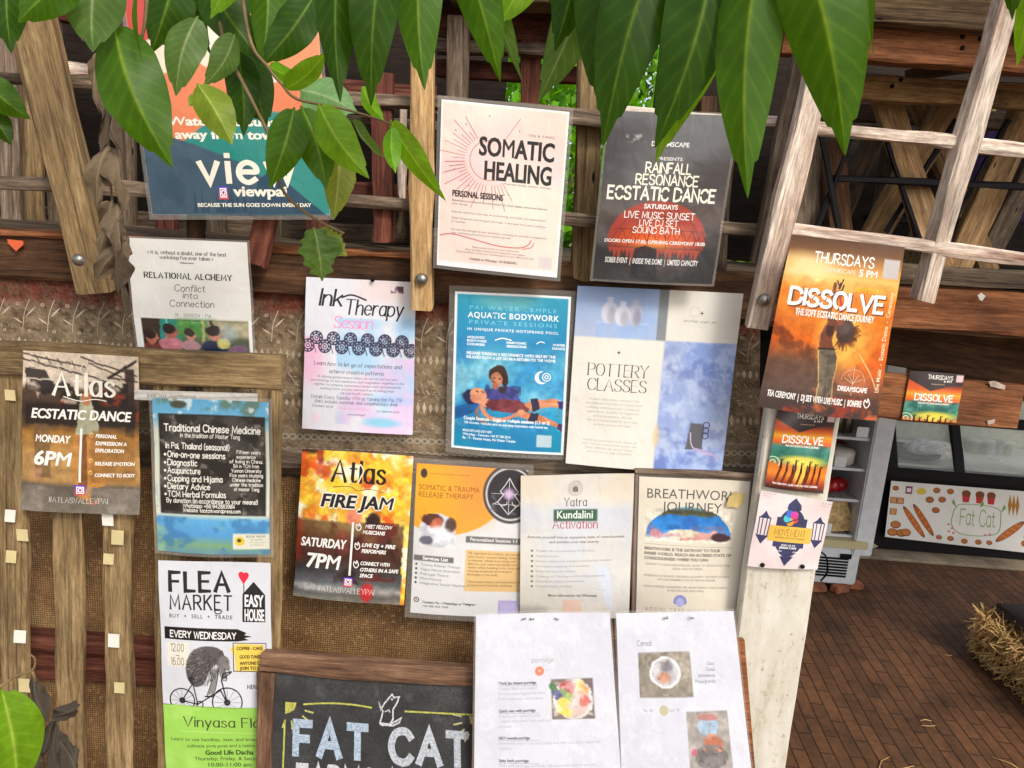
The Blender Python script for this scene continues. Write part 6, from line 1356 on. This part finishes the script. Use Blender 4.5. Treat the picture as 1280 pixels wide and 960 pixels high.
# -- menus on boards
def menu_sheet(seed):
    a = Art(.74, 170, (216, 218, 228)); a.wash(4, seed, (228, 230, 238), .45, .65, .5); a.wash(9, seed + 3, (206, 209, 219), .52, .72, .4); a.wash(16, seed + 6, (234, 236, 242), .58, .72, .4); return a
a = menu_sheet(3)
for i in range(30):
    y = .03 * i + .05; a.rect(.0, y, .015, y + .016, (214, 216, 220), .7)
gx = (130, 130, 138)
a.K('porridge', .41, .57, .245, .024, (150, 176, 160), 1.0); a.disc(.465, .29, .033, (236, 140, 112), 22); a.T('V', .455, .475, .297, .014, (246, 230, 220), 1); a.T('b', .515, .522, .29, .010, (180, 150, 140))
blocks = ((.355, ('Mook Jao Instant porridge', 'Organic Black rice soaked', 'Coconut cream topped with sweet', 'fruits seeds nuts and coconut')), (.50, ('Quick oats with porridge', 'Organic oats cooked in milk', 'Topped with mixed fruits seeds and', 'cinnamon')), (.645, ('NEW sweetie porridge', 'Served dry oats w/ coconut cream and milk nuts, fruits, seeds and', 'cinnamon')), (.765, ('Salty herb porridge', 'Made with local egg and herbs, fish sauce and crushed peanuts')))
for y, ls in blocks:
    for i, t in enumerate(ls):
        a.T(t, .17, .17 + .0108 * len(t), y + i * .027, .015, (104, 104, 112) if i == 0 else (176, 178, 186), 2 if i == 0 else 0)
    a.ink([(.17, y + .006), (.45, y + .008)], .002, (120, 120, 128))
a.rect(.545, .335, .845, .545, (120, 110, 106), 1, .006); a.ell(.70, .44, .14, .105, (222, 216, 214), 1, .05); a.ell(.70, .44, .12, .09, (206, 176, 170), 1, .05)
for x, y, r, c in ((.66, .375, .045, (190, 60, 66)), (.69, .39, .03, (190, 40, 56)), (.75, .37, .035, (228, 196, 120)), (.78, .40, .03, (236, 160, 90)), (.62, .41, .04, (110, 150, 84)), (.575, .40, .03, (80, 90, 140)), (.60, .43, .025, (50, 60, 120)), (.63, .46, .035, (236, 200, 60)), (.62, .495, .04, (238, 206, 70)), (.66, .51, .03, (240, 214, 90)), (.78, .45, .035, (206, 100, 90)), (.68, .43, .025, (150, 190, 70)), (.56, .37, .03, (70, 120, 70))): a.ell(x, y, r, r * .74, c, 1, .3)
a.wash(24, 61, (250, 240, 230), .55, .66, .5, 3, win=(.56, .35, .83, .53)); a.ell(.66, .44, .14, .10, (236, 226, 220), .28, .9); a.warp(.022, 24, 8, win=(.548, .338, .842, .542)); a.grain(.03)
def board_back(c, Y, label):
    pts = [P(x, y, Y) for x, y in c]; f = surf(pts); n_ = Vector(f.n)
    mid = sum(pts, Vector()) / 4; vs = [p - mid for p in pts] + [p - mid - n_ * .012 for p in pts]
    me = mesh_from('menu_board', vs, [(0, 3, 2, 1), (4, 5, 6, 7), (0, 1, 5, 4), (1, 2, 6, 5), (2, 3, 7, 6), (3, 0, 4, 7)])
    bm = bmesh.new(); bm.from_mesh(me); bmesh.ops.recalc_face_normals(bm, faces=bm.faces); bmesh.ops.bevel(bm, geom=bm.edges[:], offset=.002, segments=2, affect='EDGES'); bm.to_mesh(me); bm.free()
    return tag(link('menu_board', me, M['rust'], None, Matrix.Translation(mid)), label, 'board', 'wooden boards behind the menus')
board_back([(592, 800), (773, 800), (788, 1080), (588, 1080)], (1.319), 'wooden board behind the porridge menu sheet, right of the chalkboard')
board_back([(764, 800), (931, 800), (954, 1080), (773, 1080)], (1.320), 'wooden board behind the cereal menu sheet, beside the white board')
poster('white porridge menu sheet in plastic with a small photo of a fruit bowl', [(595, 768), (762, 765), (779, 1003), (592, 1006)], (1.305, 1.296), a, 'film', seed=20, wave=.002, bow=.003, name='menu_sheet', cat='menu', group='laminated menu sheets', sleeve=.015)
a = menu_sheet(8)
a.K('Cereal', .165, .285, .165, .026, (110, 112, 120), .9)
a.rect(.17, .20, .60, .43, (150, 142, 130), 1, .008); a.wash(26, 5, (176, 168, 154), .5, .64, .8, 3, win=(.175, .205, .595, .425)); a.wash(12, 15, (116, 108, 98), .56, .68, .7, win=(.175, .205, .595, .425)); a.ell(.385, .305, .128, .080, (232, 232, 234), 1, .04); a.ell(.385, .305, .108, .068, (198, 196, 198), 1, .05); a.wash(18, 25, (150, 110, 90), .5, .62, .9, win=(.31, .25, .45, .34)); a.ell(.375, .33, .05, .03, (206, 140, 110), .8, .6); a.ell(.40, .275, .05, .025, (130, 130, 140), .8, .6)
for i, t in enumerate(('Cacao', 'Cereal', 'Jackmalanese', 'Pitaya/granola')): a.T(t, .79 - .0117 * len(t), .79, .268 + i * .03, .017, (120, 122, 130))
a.T('Est. 08', .195, .265, .50, .013, (140, 140, 146)); a.disc(.355, .495, .036, (198, 190, 160), 22); a.T('each : 95', .40, .48, .50, .013, (140, 140, 146))
a.rect(.53, .505, .86, .815, (164, 158, 152), 1, .008); a.wash(16, 35, (186, 180, 174), .5, .64, .7, 3, win=(.53, .51, .86, .81)); a.ell(.70, .58, .08, .055, (176, 200, 220), 1, .2); a.ell(.70, .535, .08, .02, (196, 120, 110), .8, .4); a.ell(.72, .68, .075, .045, (196, 116, 90), .9, .4); a.ell(.70, .745, .13, .065, (130, 126, 124), .95, .1); a.wash(24, 41, (220, 150, 120), .55, .65, .8, win=(.62, .62, .8, .72)); a.ell(.57, .72, .02, .02, (206, 110, 130), .9, .4); a.wash(30, 45, (90, 84, 84), .56, .66, .7, win=(.6, .70, .8, .79)); a.warp(.012, 18, 4, win=(.175, .205, .595, .425)); a.warp(.014, 18, 14, win=(.535, .51, .855, .81))
a.grain(.03)
poster('white cereal menu sheet in plastic with two small photos of bowls', [(770, 766), (917, 764), (944, 1003), (778, 1006)], (1.308, 1.298), a, 'film', seed=21, wave=.002, bow=.003, name='menu_sheet', cat='menu', group='laminated menu sheets', sleeve=.015)

for i, (px, py, lb) in enumerate(((655, 774, 'tiny dark staple at the top of the porridge menu, leftmost of three'), (665, 774, 'tiny dark staple at the top of the porridge menu, middle of three'), (696, 774, 'tiny dark staple at the top of the porridge menu, rightmost of three'), (833, 773, 'tiny dark staple at the top of the cereal menu, left one of two'), (865, 773, 'tiny dark staple at the top of the cereal menu, right one of two'))):
    p = P(px, py, 1.302); bm = bmesh.new(); bm_box(bm, (0, 0, 0), (.006, .002, .0012)); bm_box(bm, (-.003, .002, 0), (.0012, .006, .0012)); bm_box(bm, (.003, .002, 0), (.0012, .006, .0012))
    tag(link('staple', bm_mesh('staple', bm), M['steel'], None, Matrix.Translation(p) @ Matrix.Rotation(R(20 * (i % 3 - 1)), 4, 'Y')), lb, 'staple', 'staples holding the menu sheets')
# -- chalkboard
cbY = 1.33
def chalk_art():
    a = Art(1.25, 200, (60, 60, 60)); a.wash(4, 3, (78, 78, 78), .5, .7, .8); a.wash(7, 9, (46, 46, 46), .52, .7, .7); a.wash(12, 19, (98, 98, 98), .6, .75, .5, win=(.2, .02, .9, .2)); o = a.asp
    ye = (196, 196, 90); ch = (178, 196, 214); wc = (214, 216, 216)
    a.shape([(.075, .155), (.075, .215), (.10, .205), (.12, .19), (.13, .155)], ye)
    for i in range(5):
        t = R(12 + 24 * i); a.ink([(.085 + .075 * math.cos(t) + .015, .16 + .075 * o * math.sin(t) * .8 + .015), (.085 + .115 * math.cos(t) + .015, .16 + .115 * o * math.sin(t) * .8 + .015)], .007, (206, 204, 120))
    a.ink([(.165, .16), (.28, .145), (.40, .142), (.5, .15)], .007, ye, smooth=True); a.ink([(.665, .155), (.85, .15), (1, .145)], .007, ye, smooth=True); a.ink([(.075, .25), (.073, .45), (.068, .8)], .008, ye)
    a.shape([(1.0, .155), (1.0, .2), (.985, .19), (.98, .155)], ye)
    for i in range(5):
        t = R(100 + 22 * i); a.ink([(1.02 + .08 * math.cos(t), .17 + .08 * o * math.sin(t) * .9), (1.02 + .12 * math.cos(t), .17 + .12 * o * math.sin(t) * .9)], .007, (206, 204, 150))
    # cat
    a.ink([(.555, .165), (.535, .12), (.545, .155), (.565, .12), (.60, .075), (.61, .09), (.635, .085), (.625, .115), (.605, .15), (.605, .20), (.59, .225), (.555, .235), (.54, .225), (.55, .19)], .007, wc, True); a.ink([(.60, .22), (.625, .205), (.645, .19), (.635, .215), (.60, .235)], .007, wc); a.ink([(.565, .165), (.585, .155), (.59, .165)], .005, wc); a.disc(.60, .10, .005, wc, 8); a.ink([(.545, .228), (.60, .23)], .012, wc)
    a.K('FAT', .115, .485, .415, .16, ch, 2.7, 1, gap=3.6, jit=.15); a.K('CAT', .58, .975, .415, .16, (196, 202, 210), 2.6, 1, gap=3.0, jit=.15); a.K('FARMS AND', .135, .80, .60, .13, wc, 2.2, 1, gap=2.6, jit=.2)
    a.vec = [(np.stack([v[0][:, 0] * .89, v[0][:, 1]], 1),) + tuple(v[1:]) for v in a.vec]
    return a
cbt = thing('chalkboard', 'wood framed black chalkboard with chalk lettering and a small chalk cat', 'chalkboard', tuple(P(470, 1050, cbY)))
plank('frame_rail', (326, 829), (640, 853), 25, (cbY, cbY + .004), .028, 'frame', cbt, facing=(0, -1, .12)); plank('frame_rail', (332, 842), (322, 1180), 20, (cbY + .0005, cbY - .04), .027, 'frame', cbt, facing=(0, -1, .12)); plank('frame_rail', (620, 850), (628, 1180), 20, (cbY + .0005, cbY - .04), .027, 'frame', cbt, facing=(0, -1, .12))
cc = [P(339, 837, cbY + .012), P(622, 860, cbY + .012), P(628, 1100, cbY - .02), P(331, 1080, cbY - .02)]
f = surf(cc); o_ = Vector((cc[2] + cc[3]) / 2)
kb = NT('chalkboard slate'); va = kb.n('VertexColor'); va.layer_name = 'Col'; nz = kb.n('TexNoise', i_Scale=260, i_Detail=3); kb.l(kb.coords((1, 1, 1)), nz.inputs['Vector']); kb.l(kb.mix(.6, va.outputs[0], kb.ramp(nz.outputs[0], [(.35, (130, 130, 130)), (.65, (255, 255, 255))]), 'MULTIPLY'), kb.b.inputs['Base Color']); kb.b.inputs['Roughness'].default_value = .75
M['slate'] = kb.m
link('slate', sheet_mesh('slate', chalk_art(), f, o_), M['slate'], cbt, Matrix.Translation(o_))
# ================================================================ the pallet lattice at the left, with its little paper squares
pl = thing('pallet_screen', 'upright brown timber pallet whose slats carry posters and little paper squares', 'pallet', tuple(P(150, 1000, 1.36)))
plank('top_rail', (-60, 445), (352, 468), 44, 1.362, .028, 'tan', pl)
plank('second_rail', (-60, 488), (350, 502), 14, 1.385, .02, 'tan', pl)
for i, ((x0, x1), wpx, y0, Y) in enumerate((((12, 19), 33, 470, 1.372), ((80, 88), 35, 470, 1.372), ((142, 150), 34, 470, 1.372), ((206, 212), 33, 476, 1.373), ((270, 275), 34, 482, 1.374), ((334, 336), 31, 470, 1.366))):
    plank('slat', (x0, y0), (x1, 1060), wpx, Y, .018, 'tan', pl)
plank('lower_rail', (-60, 995), (350, 1008), 40, 1.392, .02, 'tan', pl)
knot = plain('dark knot', (84, 62, 40), .9)
wp = plain('white note paper', (228, 224, 212), .8, 0, .04); yp = plain('yellowed note paper', (206, 190, 140), .8, 0, .06)
nt_ = [(12, 494, 12, 'y', 'yellowed', 'just below the pallet top rail on the leftmost slat'), (13, 645, 12, 'w', 'white', 'topmost below the poster on the leftmost slat'), (27, 669, 13, 'y', 'yellowed', 'second below the poster on the leftmost slat'), (14, 696, 12, 'y', 'yellowed', 'third down on the leftmost slat below the ecstatic dance poster'), (25, 796, 14, 'w', 'white', 'alone halfway down the leftmost slat'), (30, 857, 13, 'y', 'pale yellow', 'lowest on the leftmost slat beside the dried leaves'),
       (134, 650, 13, 'w', 'white', 'right under the corner of the ecstatic dance poster'), (147, 672, 14, 'y', 'yellowed', 'at the right edge of the third slat under a white one'), (136, 699, 12, 'y', 'yellowed', 'third down on the third slat below the ecstatic dance poster'), (142, 801, 13, 'w', 'white', 'alone halfway down the third slat'), (149, 860, 12, 'y', 'pale yellow', 'lowest on the third slat')]
for i, (x, y, s_, c, cn, where) in enumerate(nt_):
    s_ *= .54; sk = random.Random(i).uniform(-1.5, 1.5); h = s_ * (1.25 if i % 2 else 1.1)
    scrap('paper_square', [(x - s_, y - h), (x + s_, y - h + 1), (x + s_ + sk, y + h), (x - s_ + sk, y + h - 1)], 1.3625 if y > 480 and y != 494 else 1.365, wp if c == 'w' else yp, f'little {cn} paper square {where}', 'paper square', 'little paper squares stuck on the pallet slats')
scrap('pennant', [(9, 299), (29, 301), (29, 306), (20, 314), (10, 304)], 1.488, plain('orange card', (214, 96, 52), .7), 'small orange pointed paper tag on the dark deck beam at the left', 'paper tag')
scrap('paper_heart', [(1222, 369), (1227, 366), (1232, 370), (1228, 376), (1225, 375)], 1.476, wp, 'tiny white heart shaped scrap on the brown deck beam at the right', 'paper scrap')

# ================================================================ leaves
def leaf_mat():
    k = NT('leaf'); a = k.n('VertexColor'); a.layer_name = 'Col'
    nz = k.n('TexNoise', i_Scale=60, i_Detail=5, i_Roughness=.6); k.l(k.coords((1, 1, 1)), nz.inputs['Vector'])
    col = k.mix(.5, a.outputs[0], k.ramp(nz.outputs[0], [(.3, (180, 180, 170)), (.7, (255, 255, 255))]), 'MULTIPLY')
    ns = k.n('TexNoise', i_Scale=34, i_Detail=7, i_Roughness=.75); k.l(k.coords((1, 1, 1)), ns.inputs['Vector'])
    col = k.mix(k.ramp(ns.outputs[0], [(.66, (0, 0, 0)), (.72, (200, 200, 200))]), col, (132, 128, 60))
    k.l(col, k.b.inputs['Base Color']); k.b.inputs['Roughness'].default_value = .42; k.b.inputs['Specular IOR Level'].default_value = .28
    tr = k.n('BsdfTranslucent'); hs = k.n('HueSaturation', i_Saturation=1.25, i_Value=2.3); hs.inputs['Hue'].default_value = .485; k.l(col, hs.inputs['Color']); k.l(hs.outputs[0], tr.inputs['Color'])
    mx = k.n('MixShader'); mx.inputs[0].default_value = .45; k.l(k.b.outputs[0], mx.inputs[1]); k.l(tr.outputs[0], mx.inputs[2]); k.l(mx.outputs[0], k.out.inputs['Surface'])
    k.bump(nz.outputs[0], .15, .002); return k.m
M['leaf'] = leaf_mat()
def leaf_mesh(A, B, wd, col, vein, seed, roll=0., bend=.06, fold=.18, dead=False, jag=0., shape=1.0):
    """a pointed leaf from its stalk A to its tip B: midrib, side veins, a fold along the rib and a droop"""
    rg = random.Random(seed); nl, nw = (100, 28) if wd > .02 else (40, 16)
    A, B = Vector(A), Vector(B); L = (B - A).length; X = (B - A).normalized()
    Z = (EYE - (A + B) / 2); Z = (Z - X * Z.dot(X)).normalized(); Z = Matrix.Rotation(roll, 3, X) @ Z; Yv = Z.cross(X)
    vs, cs, fs = [], [], []
    base = lin(col); vn = lin(vein); ph = rg.uniform(0, 6); side = rg.choice((-1, 1)); bend += rg.uniform(-.035, .06); fold += rg.uniform(-.08, .12)
    for i in range(nl + 1):
        t = i / nl
        hw = wd / 2 * (math.sin(math.pi * t ** (.80 * shape)) ** .82) * (1 - .25 * t)
        if t > .86: hw = max(hw * .75, wd * .05 * (1 - t) / .14)
        if t < .04: hw = wd * .03
        for j in range(nw + 1):
            s = (j / nw - .5) * 2
            jg = 1 + jag * mnoise.noise(Vector((t * 9, s * 2 + ph, seed)))
            y = hw * s * jg
            z = -abs(s) * hw * fold * 2 + L * bend * (math.sin(math.pi * t) - .6 * t * t) + hw * .10 * math.sin(t * 11 + ph) * abs(s) * s * side
            if dead: z += hw * .9 * math.sin(s * 2.6 + t * 7 + ph) * abs(s)
            vs.append(A + X * (L * t) + Yv * (y + side * L * .04 * math.sin(math.pi * t)) + Z * z)
            vein_p = ((t * 10 - abs(s) * 1.7) % 1.0); side_v = max(0, 1 - abs(vein_p - .5) / .14) * .40 * (abs(s) < .9)
            rib = max(0, 1 - abs(s) / .085) * (1 - .5 * t)
            k = min(1, rib * .9 + side_v * .42); sh = 1 + .14 * mnoise.noise(Vector((t * 4 + ph, s * 2, seed * 1.7)))
            cs.append(np.append((base * (1 - k) + vn * k) * sh, 1))
    for i in range(nl):
        for j in range(nw):
            a_ = i * (nw + 1) + j; fs.append((a_, a_ + 1, a_ + nw + 2, a_ + nw + 1))
    me = mesh_from('leaf', vs, fs, True); ca = me.color_attributes.new('Col', 'FLOAT_COLOR', 'POINT')
    ca.data.foreach_set('color', np.array(cs, np.float32).ravel()); return me
G = {'d': ((48, 84, 10), (118, 150, 46)), 'm': ((68, 110, 14), (142, 172, 62)), 'l': ((114, 160, 34), (184, 210, 94)), 'y': ((128, 152, 54), (192, 206, 120)), 'p': ((132, 176, 120), (190, 214, 170)), 'b': ((120, 180, 44), (190, 220, 110)), 'o': ((92, 122, 62), (168, 186, 124)), 'x': ((128, 142, 66), (190, 190, 130))}
def put_leaf(par, a, b, wpx, D, tone, seed, roll=0., **kw):
    Da, Db = D if isinstance(D, tuple) else (D, D)
    A, B = P(a[0], a[1], Da), P(b[0], b[1], Db)
    me = leaf_mesh(A, B, wpx * mpp((A + B) / 2), G[tone][0], G[tone][1], seed, roll, **kw); mid = (A + B) / 2
    me.transform(Matrix.Translation(-mid)); o = link('leaf', me, M['leaf'], par, Matrix.Translation(mid)); return o
tw = plain('green brown twig', (112, 92, 56), .7, 0, .25, 40)
def twig(par, pts, r0, r1):
    p = spline([P(x, y, d) for x, y, d in pts]); n = len(p); mid = p[0].copy()
    me = tube_mesh('twig', [q - mid for q in p], [r0 + (r1 - r0) * i / (n - 1) for i in range(n)], 7); link('twig', me, tw, par, Matrix.Translation(mid))
b1 = thing('tree_branch', 'leafy green branch hanging over the sunset board at the upper left', 'branch', tuple(P(250, -120, .95)))
twig(b1, [(262, -120, 1.0), (272, 10, .97), (285, 65, .94), (312, 120, .93), (338, 175, .92), (352, 235, .92), (385, 268, .93), (430, 292, .94)], .0026, .0016)
twig(b1, [(290, -120, .9), (310, 40, .9), (335, 84, .9), (352, 105, .9), (372, 124, .9), (425, 135, .9), (470, 148, .9), (490, 156, .9)], .0022, .0011)
twig(b1, [(120, -120, .85), (124, 0, .85), (127, 30, .85)], .003, .0012); twig(b1, [(186, -120, .88), (182, 20, .88), (170, 65, .88)], .003, .0012)
LV = [((15, -60), (14, 66), 58, .82, 'd', .1), ((95, -30), (22, 28), 60, .8, 'm', .2), ((125, -52), (116, 64), 84, .84, 'o', .0), ((142, 28), (213, 207), 92, .86, 'm', .15), ((222, -40), (188, 64), 66, .97, 'd', .3), ((247, 20), (219, 119), 54, .90, 'o', .25), ((255, -30), (330, 78), 62, .98, 'd', -.2),
      ((333, -40), (327, 80), 52, .95, 'm', .2), ((393, -6), (326, 81), 58, .93, 'd', .2), ((294, 42), (256, 108), 42, .92, 'o', -.4), ((246, 104), (289, 180), 52, .88, 'y', .1), ((296, 60), (304, 170), 48, 1.0, 'd', .2), ((310, 66), (334, 158), 58, 1.02, 'd', -.2), ((356, 112), (408, 66), 38, .9, 'l', .5), ((336, 82), (378, 98), 24, .92, 'b', .3),
      ((374, 112), (446, 140), 58, .96, 'p', -.2), ((368, 134), (336, 234), 54, .88, 'm', .15), ((376, 132), (408, 236), 56, .9, 'm', -.1), ((398, 130), (460, 222), 54, .87, 'l', .1), ((440, 150), (479, 198), 26, .95, 'o', 1.0), ((424, 188), (416, 274), 44, .93, 'x', .2), ((490, 158), (494, 216), 28, .89, 'b', .3), ((488, 150), (553, 252), 38, .9, 'l', .55), ((452, 108), (480, 152), 24, .93, 'b', .4),
      ((236, -30), (262, 70), 30, 1.0, 'd', .8), ((250, 120), (236, 132), 16, .9, 'y', .2), ((180, -40), (171, 78), 14, .84, 'm', 1.1), ((286, -50), (300, 40), 60, 1.03, 'd', .1), ((350, -50), (380, 40), 50, 1.0, 'd', .1), ((300, -60), (262, 22), 40, .93, 'l', .3)]
for i, (a_, b_, wpx, D, tone, rl) in enumerate(LV):
    put_leaf(b1, a_, b_, wpx, (D, D - .02), tone, i + 1, rl, jag=.12 if tone == 'x' else .03)
put_leaf(b1, (392, 284), (402, 352), 56, .93, 'o', 77, .3, jag=.7); put_leaf(b1, (398, 286), (434, 320), 36, .935, 'x', 78, -.2, jag=.7)
b2 = thing('tree_branch', 'big dark green leaves hanging in a row from above the middle posters', 'branch', tuple(P(640, -160, .75)))
twig(b2, [(430, -130, .76), (560, -105, .75), (700, -120, .72), (860, -110, .68)], .004, .003)
LV = [((432, -105), (425, 128), 60, .74, 'd', .15), ((486, -105), (465, 132), 72, .73, 'd', -.1), ((530, -105), (531, 113), 68, .74, 'm', .1), ((566, -95), (623, 101), 66, .76, 'm', .2), ((594, -70), (649, 103), 36, .80, 'o', .8), ((680, -70), (619, 33), 52, .78, 'l', .3), ((728, -95), (693, 62), 64, .74, 'd', .1), ((752, -60), (671, 125), 72, .77, 'o', .25),
      ((785, -130), (752, 143), 96, .70, 'd', .1), ((848, -120), (754, 182), 100, .68, 'd', .0), ((900, -120), (820, 184), 104, .66, 'd', -.1), ((918, 0), (818, 204), 62, .70, 'l', .35), ((962, -120), (934, 248), 92, .63, 'm', .1), ((988, -110), (1056, 195), 108, .61, 'm', .05), ((690, -110), (700, 20), 50, .8, 'd', .0)]
for i, (a_, b_, wpx, D, tone, rl) in enumerate(LV):
    put_leaf(b2, a_, b_, wpx, (D, D - .01), tone, i + 60, rl, bend=.035)
b3 = thing('tree_branch', 'thin leaf tips dipping in at the upper right corner', 'branch', tuple(P(1200, -160, .8)))
twig(b3, [(1090, -90, .8), (1190, -110, .8), (1300, -90, .8)], .003, .002)
for i, (a_, b_, wpx, D, tone, rl) in enumerate([((1108, -90), (1087, 70), 20, .8, 'm', .8), ((1285, -80), (1264, 24), 34, .8, 'd', .2), ((1300, -60), (1268, 82), 44, .82, 'l', .4)]): put_leaf(b3, a_, b_, wpx, D, tone, i + 90, rl)
b4 = thing('tree_branch', 'two green leaves reaching in at the left edge near the leaning post', 'branch', tuple(P(-60, 130, .9)))
twig(b4, [(-90, 100, .9), (-40, 118, .9), (-8, 130, .9)], .002, .0012)
put_leaf(b4, (-22, 96), (36, 148), 44, .9, 'm', 101, .1); put_leaf(b4, (-15, 138), (14, 182), 30, .91, 'd', 102, .3)
b5 = thing('tree_branch', 'single broad green leaf on a curled twig at the lower left corner', 'branch', tuple(P(-60, 870, 1.0)))
twig(b5, [(-70, 872, 1.0), (-10, 862, 1.0), (20, 845, 1.02), (40, 838, 1.03), (44, 825, 1.03), (38, 818, 1.03)], .003, .0012)
put_leaf(b5, (2, 862), (20, 1000), 74, .98, 'l', 103, .1, bend=.03)
# dried leaves
M['dead'] = (lambda k=NT('dried leaf'): (lambda a, nz: (k.l(k.mix(.6, a.outputs[0], k.ramp(nz.outputs[0], [(.3, (120, 112, 104)), (.7, (255, 250, 244))]), 'MULTIPLY'), k.b.inputs['Base Color']), setattr(k.b.inputs['Roughness'], 'default_value', .85), k.bump(nz.outputs[0], .6, .004), k.m)[-1])(k.n('VertexColor', layer_name='Col'), k.n('TexNoise', i_Scale=70, i_Detail=6)))()
G['g'] = ((138, 118, 92), (170, 152, 124)); G['h'] = ((104, 88, 68), (140, 122, 98)); G['k'] = ((84, 74, 62), (120, 108, 92))
def dead_leaf(par, a, b, wpx, D, tone, seed, roll):
    A, B = P(a[0], a[1], D), P(b[0], b[1], D - .02); me = leaf_mesh(A, B, wpx * mpp(A), *G[tone], seed, roll, bend=.08, fold=.35, dead=True, jag=.35); mid = (A + B) / 2
    me.transform(Matrix.Translation(-mid)); me.materials.append(M['dead']); link('leaf', me, None, par, Matrix.Translation(mid))
d1 = thing('dried_branch', 'hanging bunch of grey brown dried leaves on a twig beside the leaning post', 'branch', tuple(P(135, 20, 1.2)))
twig(d1, [(128, 30, 1.2), (131, 110, 1.2), (136, 200, 1.2), (142, 280, 1.2), (140, 350, 1.2)], .003, .0012)
for i, (a_, b_, wpx, tone, rl) in enumerate([((128, 62), (122, 140), 30, 'g', .5), ((132, 110), (128, 190), 26, 'h', -.4), ((138, 130), (170, 178), 20, 'k', .6), ((136, 180), (120, 262), 34, 'g', .3), ((143, 185), (160, 262), 32, 'g', -.5), ((142, 140), (150, 190), 16, 'h', .7), ((140, 250), (122, 318), 36, 'g', .4), ((146, 255), (158, 340), 34, 'g', -.3), ((160, 300), (116, 356), 34, 'g', .2), ((143, 290), (146, 368), 28, 'h', .8), ((150, 345), (158, 400), 16, 'h', .5)]): dead_leaf(d1, a_, b_, wpx, 1.19 - .004 * i, tone, 120 + i, rl)
d2 = thing('dried_branch', 'dark shrivelled leaves hanging at the bottom of the first pallet slats', 'branch', tuple(P(45, 840, 1.2)))
twig(d2, [(40, 838, 1.2), (52, 870, 1.2), (66, 905, 1.2), (72, 960, 1.2)], .003, .0015)
for i, (a_, b_, wpx, tone, rl) in enumerate([((40, 845), (62, 905), 22, 'k', .4), ((64, 895), (98, 882), 22, 'k', .2), ((66, 900), (40, 965), 26, 'k', -.3), ((70, 905), (74, 980), 24, 'k', .6), ((74, 925), (98, 972), 24, 'k', -.2), ((50, 940), (30, 985), 20, 'h', .3)]): dead_leaf(d2, a_, b_, wpx, 1.2 - .005 * i, tone, 140 + i, rl)

# ================================================================ garden behind the deck, seen through the gaps
def bush(name, c, s, n, tone, label, seed):
    rg = np.random.RandomState(seed); vs, fs, cs = [], [], []
    for i in range(n):
        u = rg.randn(3); u /= np.linalg.norm(u); r = rg.uniform(.45, 1) * (1 + .25 * math.sin(u[0] * 5 + seed) * math.cos(u[2] * 6))
        p = Vector((u[0] * r * s[0], u[1] * r * s[1], u[2] * r * s[2] + s[2])); L = rg.uniform(.07, .16); d = Vector(rg.randn(3)); d.z -= .5; d.normalize(); sd = d.cross(Vector(rg.randn(3))).normalized() * L * .28
        k = len(vs); vs += [p, p + d * L * .5 + sd, p + d * L, p + d * L * .5 - sd]; fs.append((k, k + 1, k + 2, k + 3)); c_ = lin(G[tone][0]) * rg.uniform(.45, 1.3); cs += [np.append(c_, 1)] * 4
    o = thing(name, label, 'bush', c)
    me = mesh_from('foliage', vs, fs); ca = me.color_attributes.new('Col', 'FLOAT_COLOR', 'POINT'); ca.data.foreach_set('color', np.array(cs, np.float32).ravel())
    link('foliage', me, M['leaf'], o, Matrix.Translation(Vector(c))); 
    for k in range(4):
        a_ = k * 1.7 + seed; link('stem', tube_mesh('stem', spline([(0, 0, 0), (.12 * math.cos(a_), .12 * math.sin(a_), s[2] * .8), (.4 * s[0] * math.cos(a_), .4 * s[1] * math.sin(a_), s[2] * 1.5)]), [.03] * 7 + [.02] * 6), tw, o, Matrix.Translation(Vector(c)))
bush('bush', (.1, 6.6, 0), (1.3, .8, 1.7), 6500, 'b', 'bright green bush behind the deck between the two upper middle posters', 3)
bush('bush', (2.0, 7.0, 0), (1.2, .8, 1.6), 5500, 'l', 'green bush behind the deck above the dark dance poster', 5)
bush('bush', (-1.6, 7.0, 0), (1.3, .8, 1.5), 2200, 'l', 'green bush behind the deck seen through the chair by the left boards', 7)
bush('bush', (.9, 8.6, 0), (2.6, 1, 2.2), 9000, 'm', 'tall hedge like bush furthest back behind the deck', 13)
bush('bush', (4.4, 7.4, 0), (1.4, .8, 1.6), 1800, 'm', 'green bush far behind the trestle legs at the right', 9)
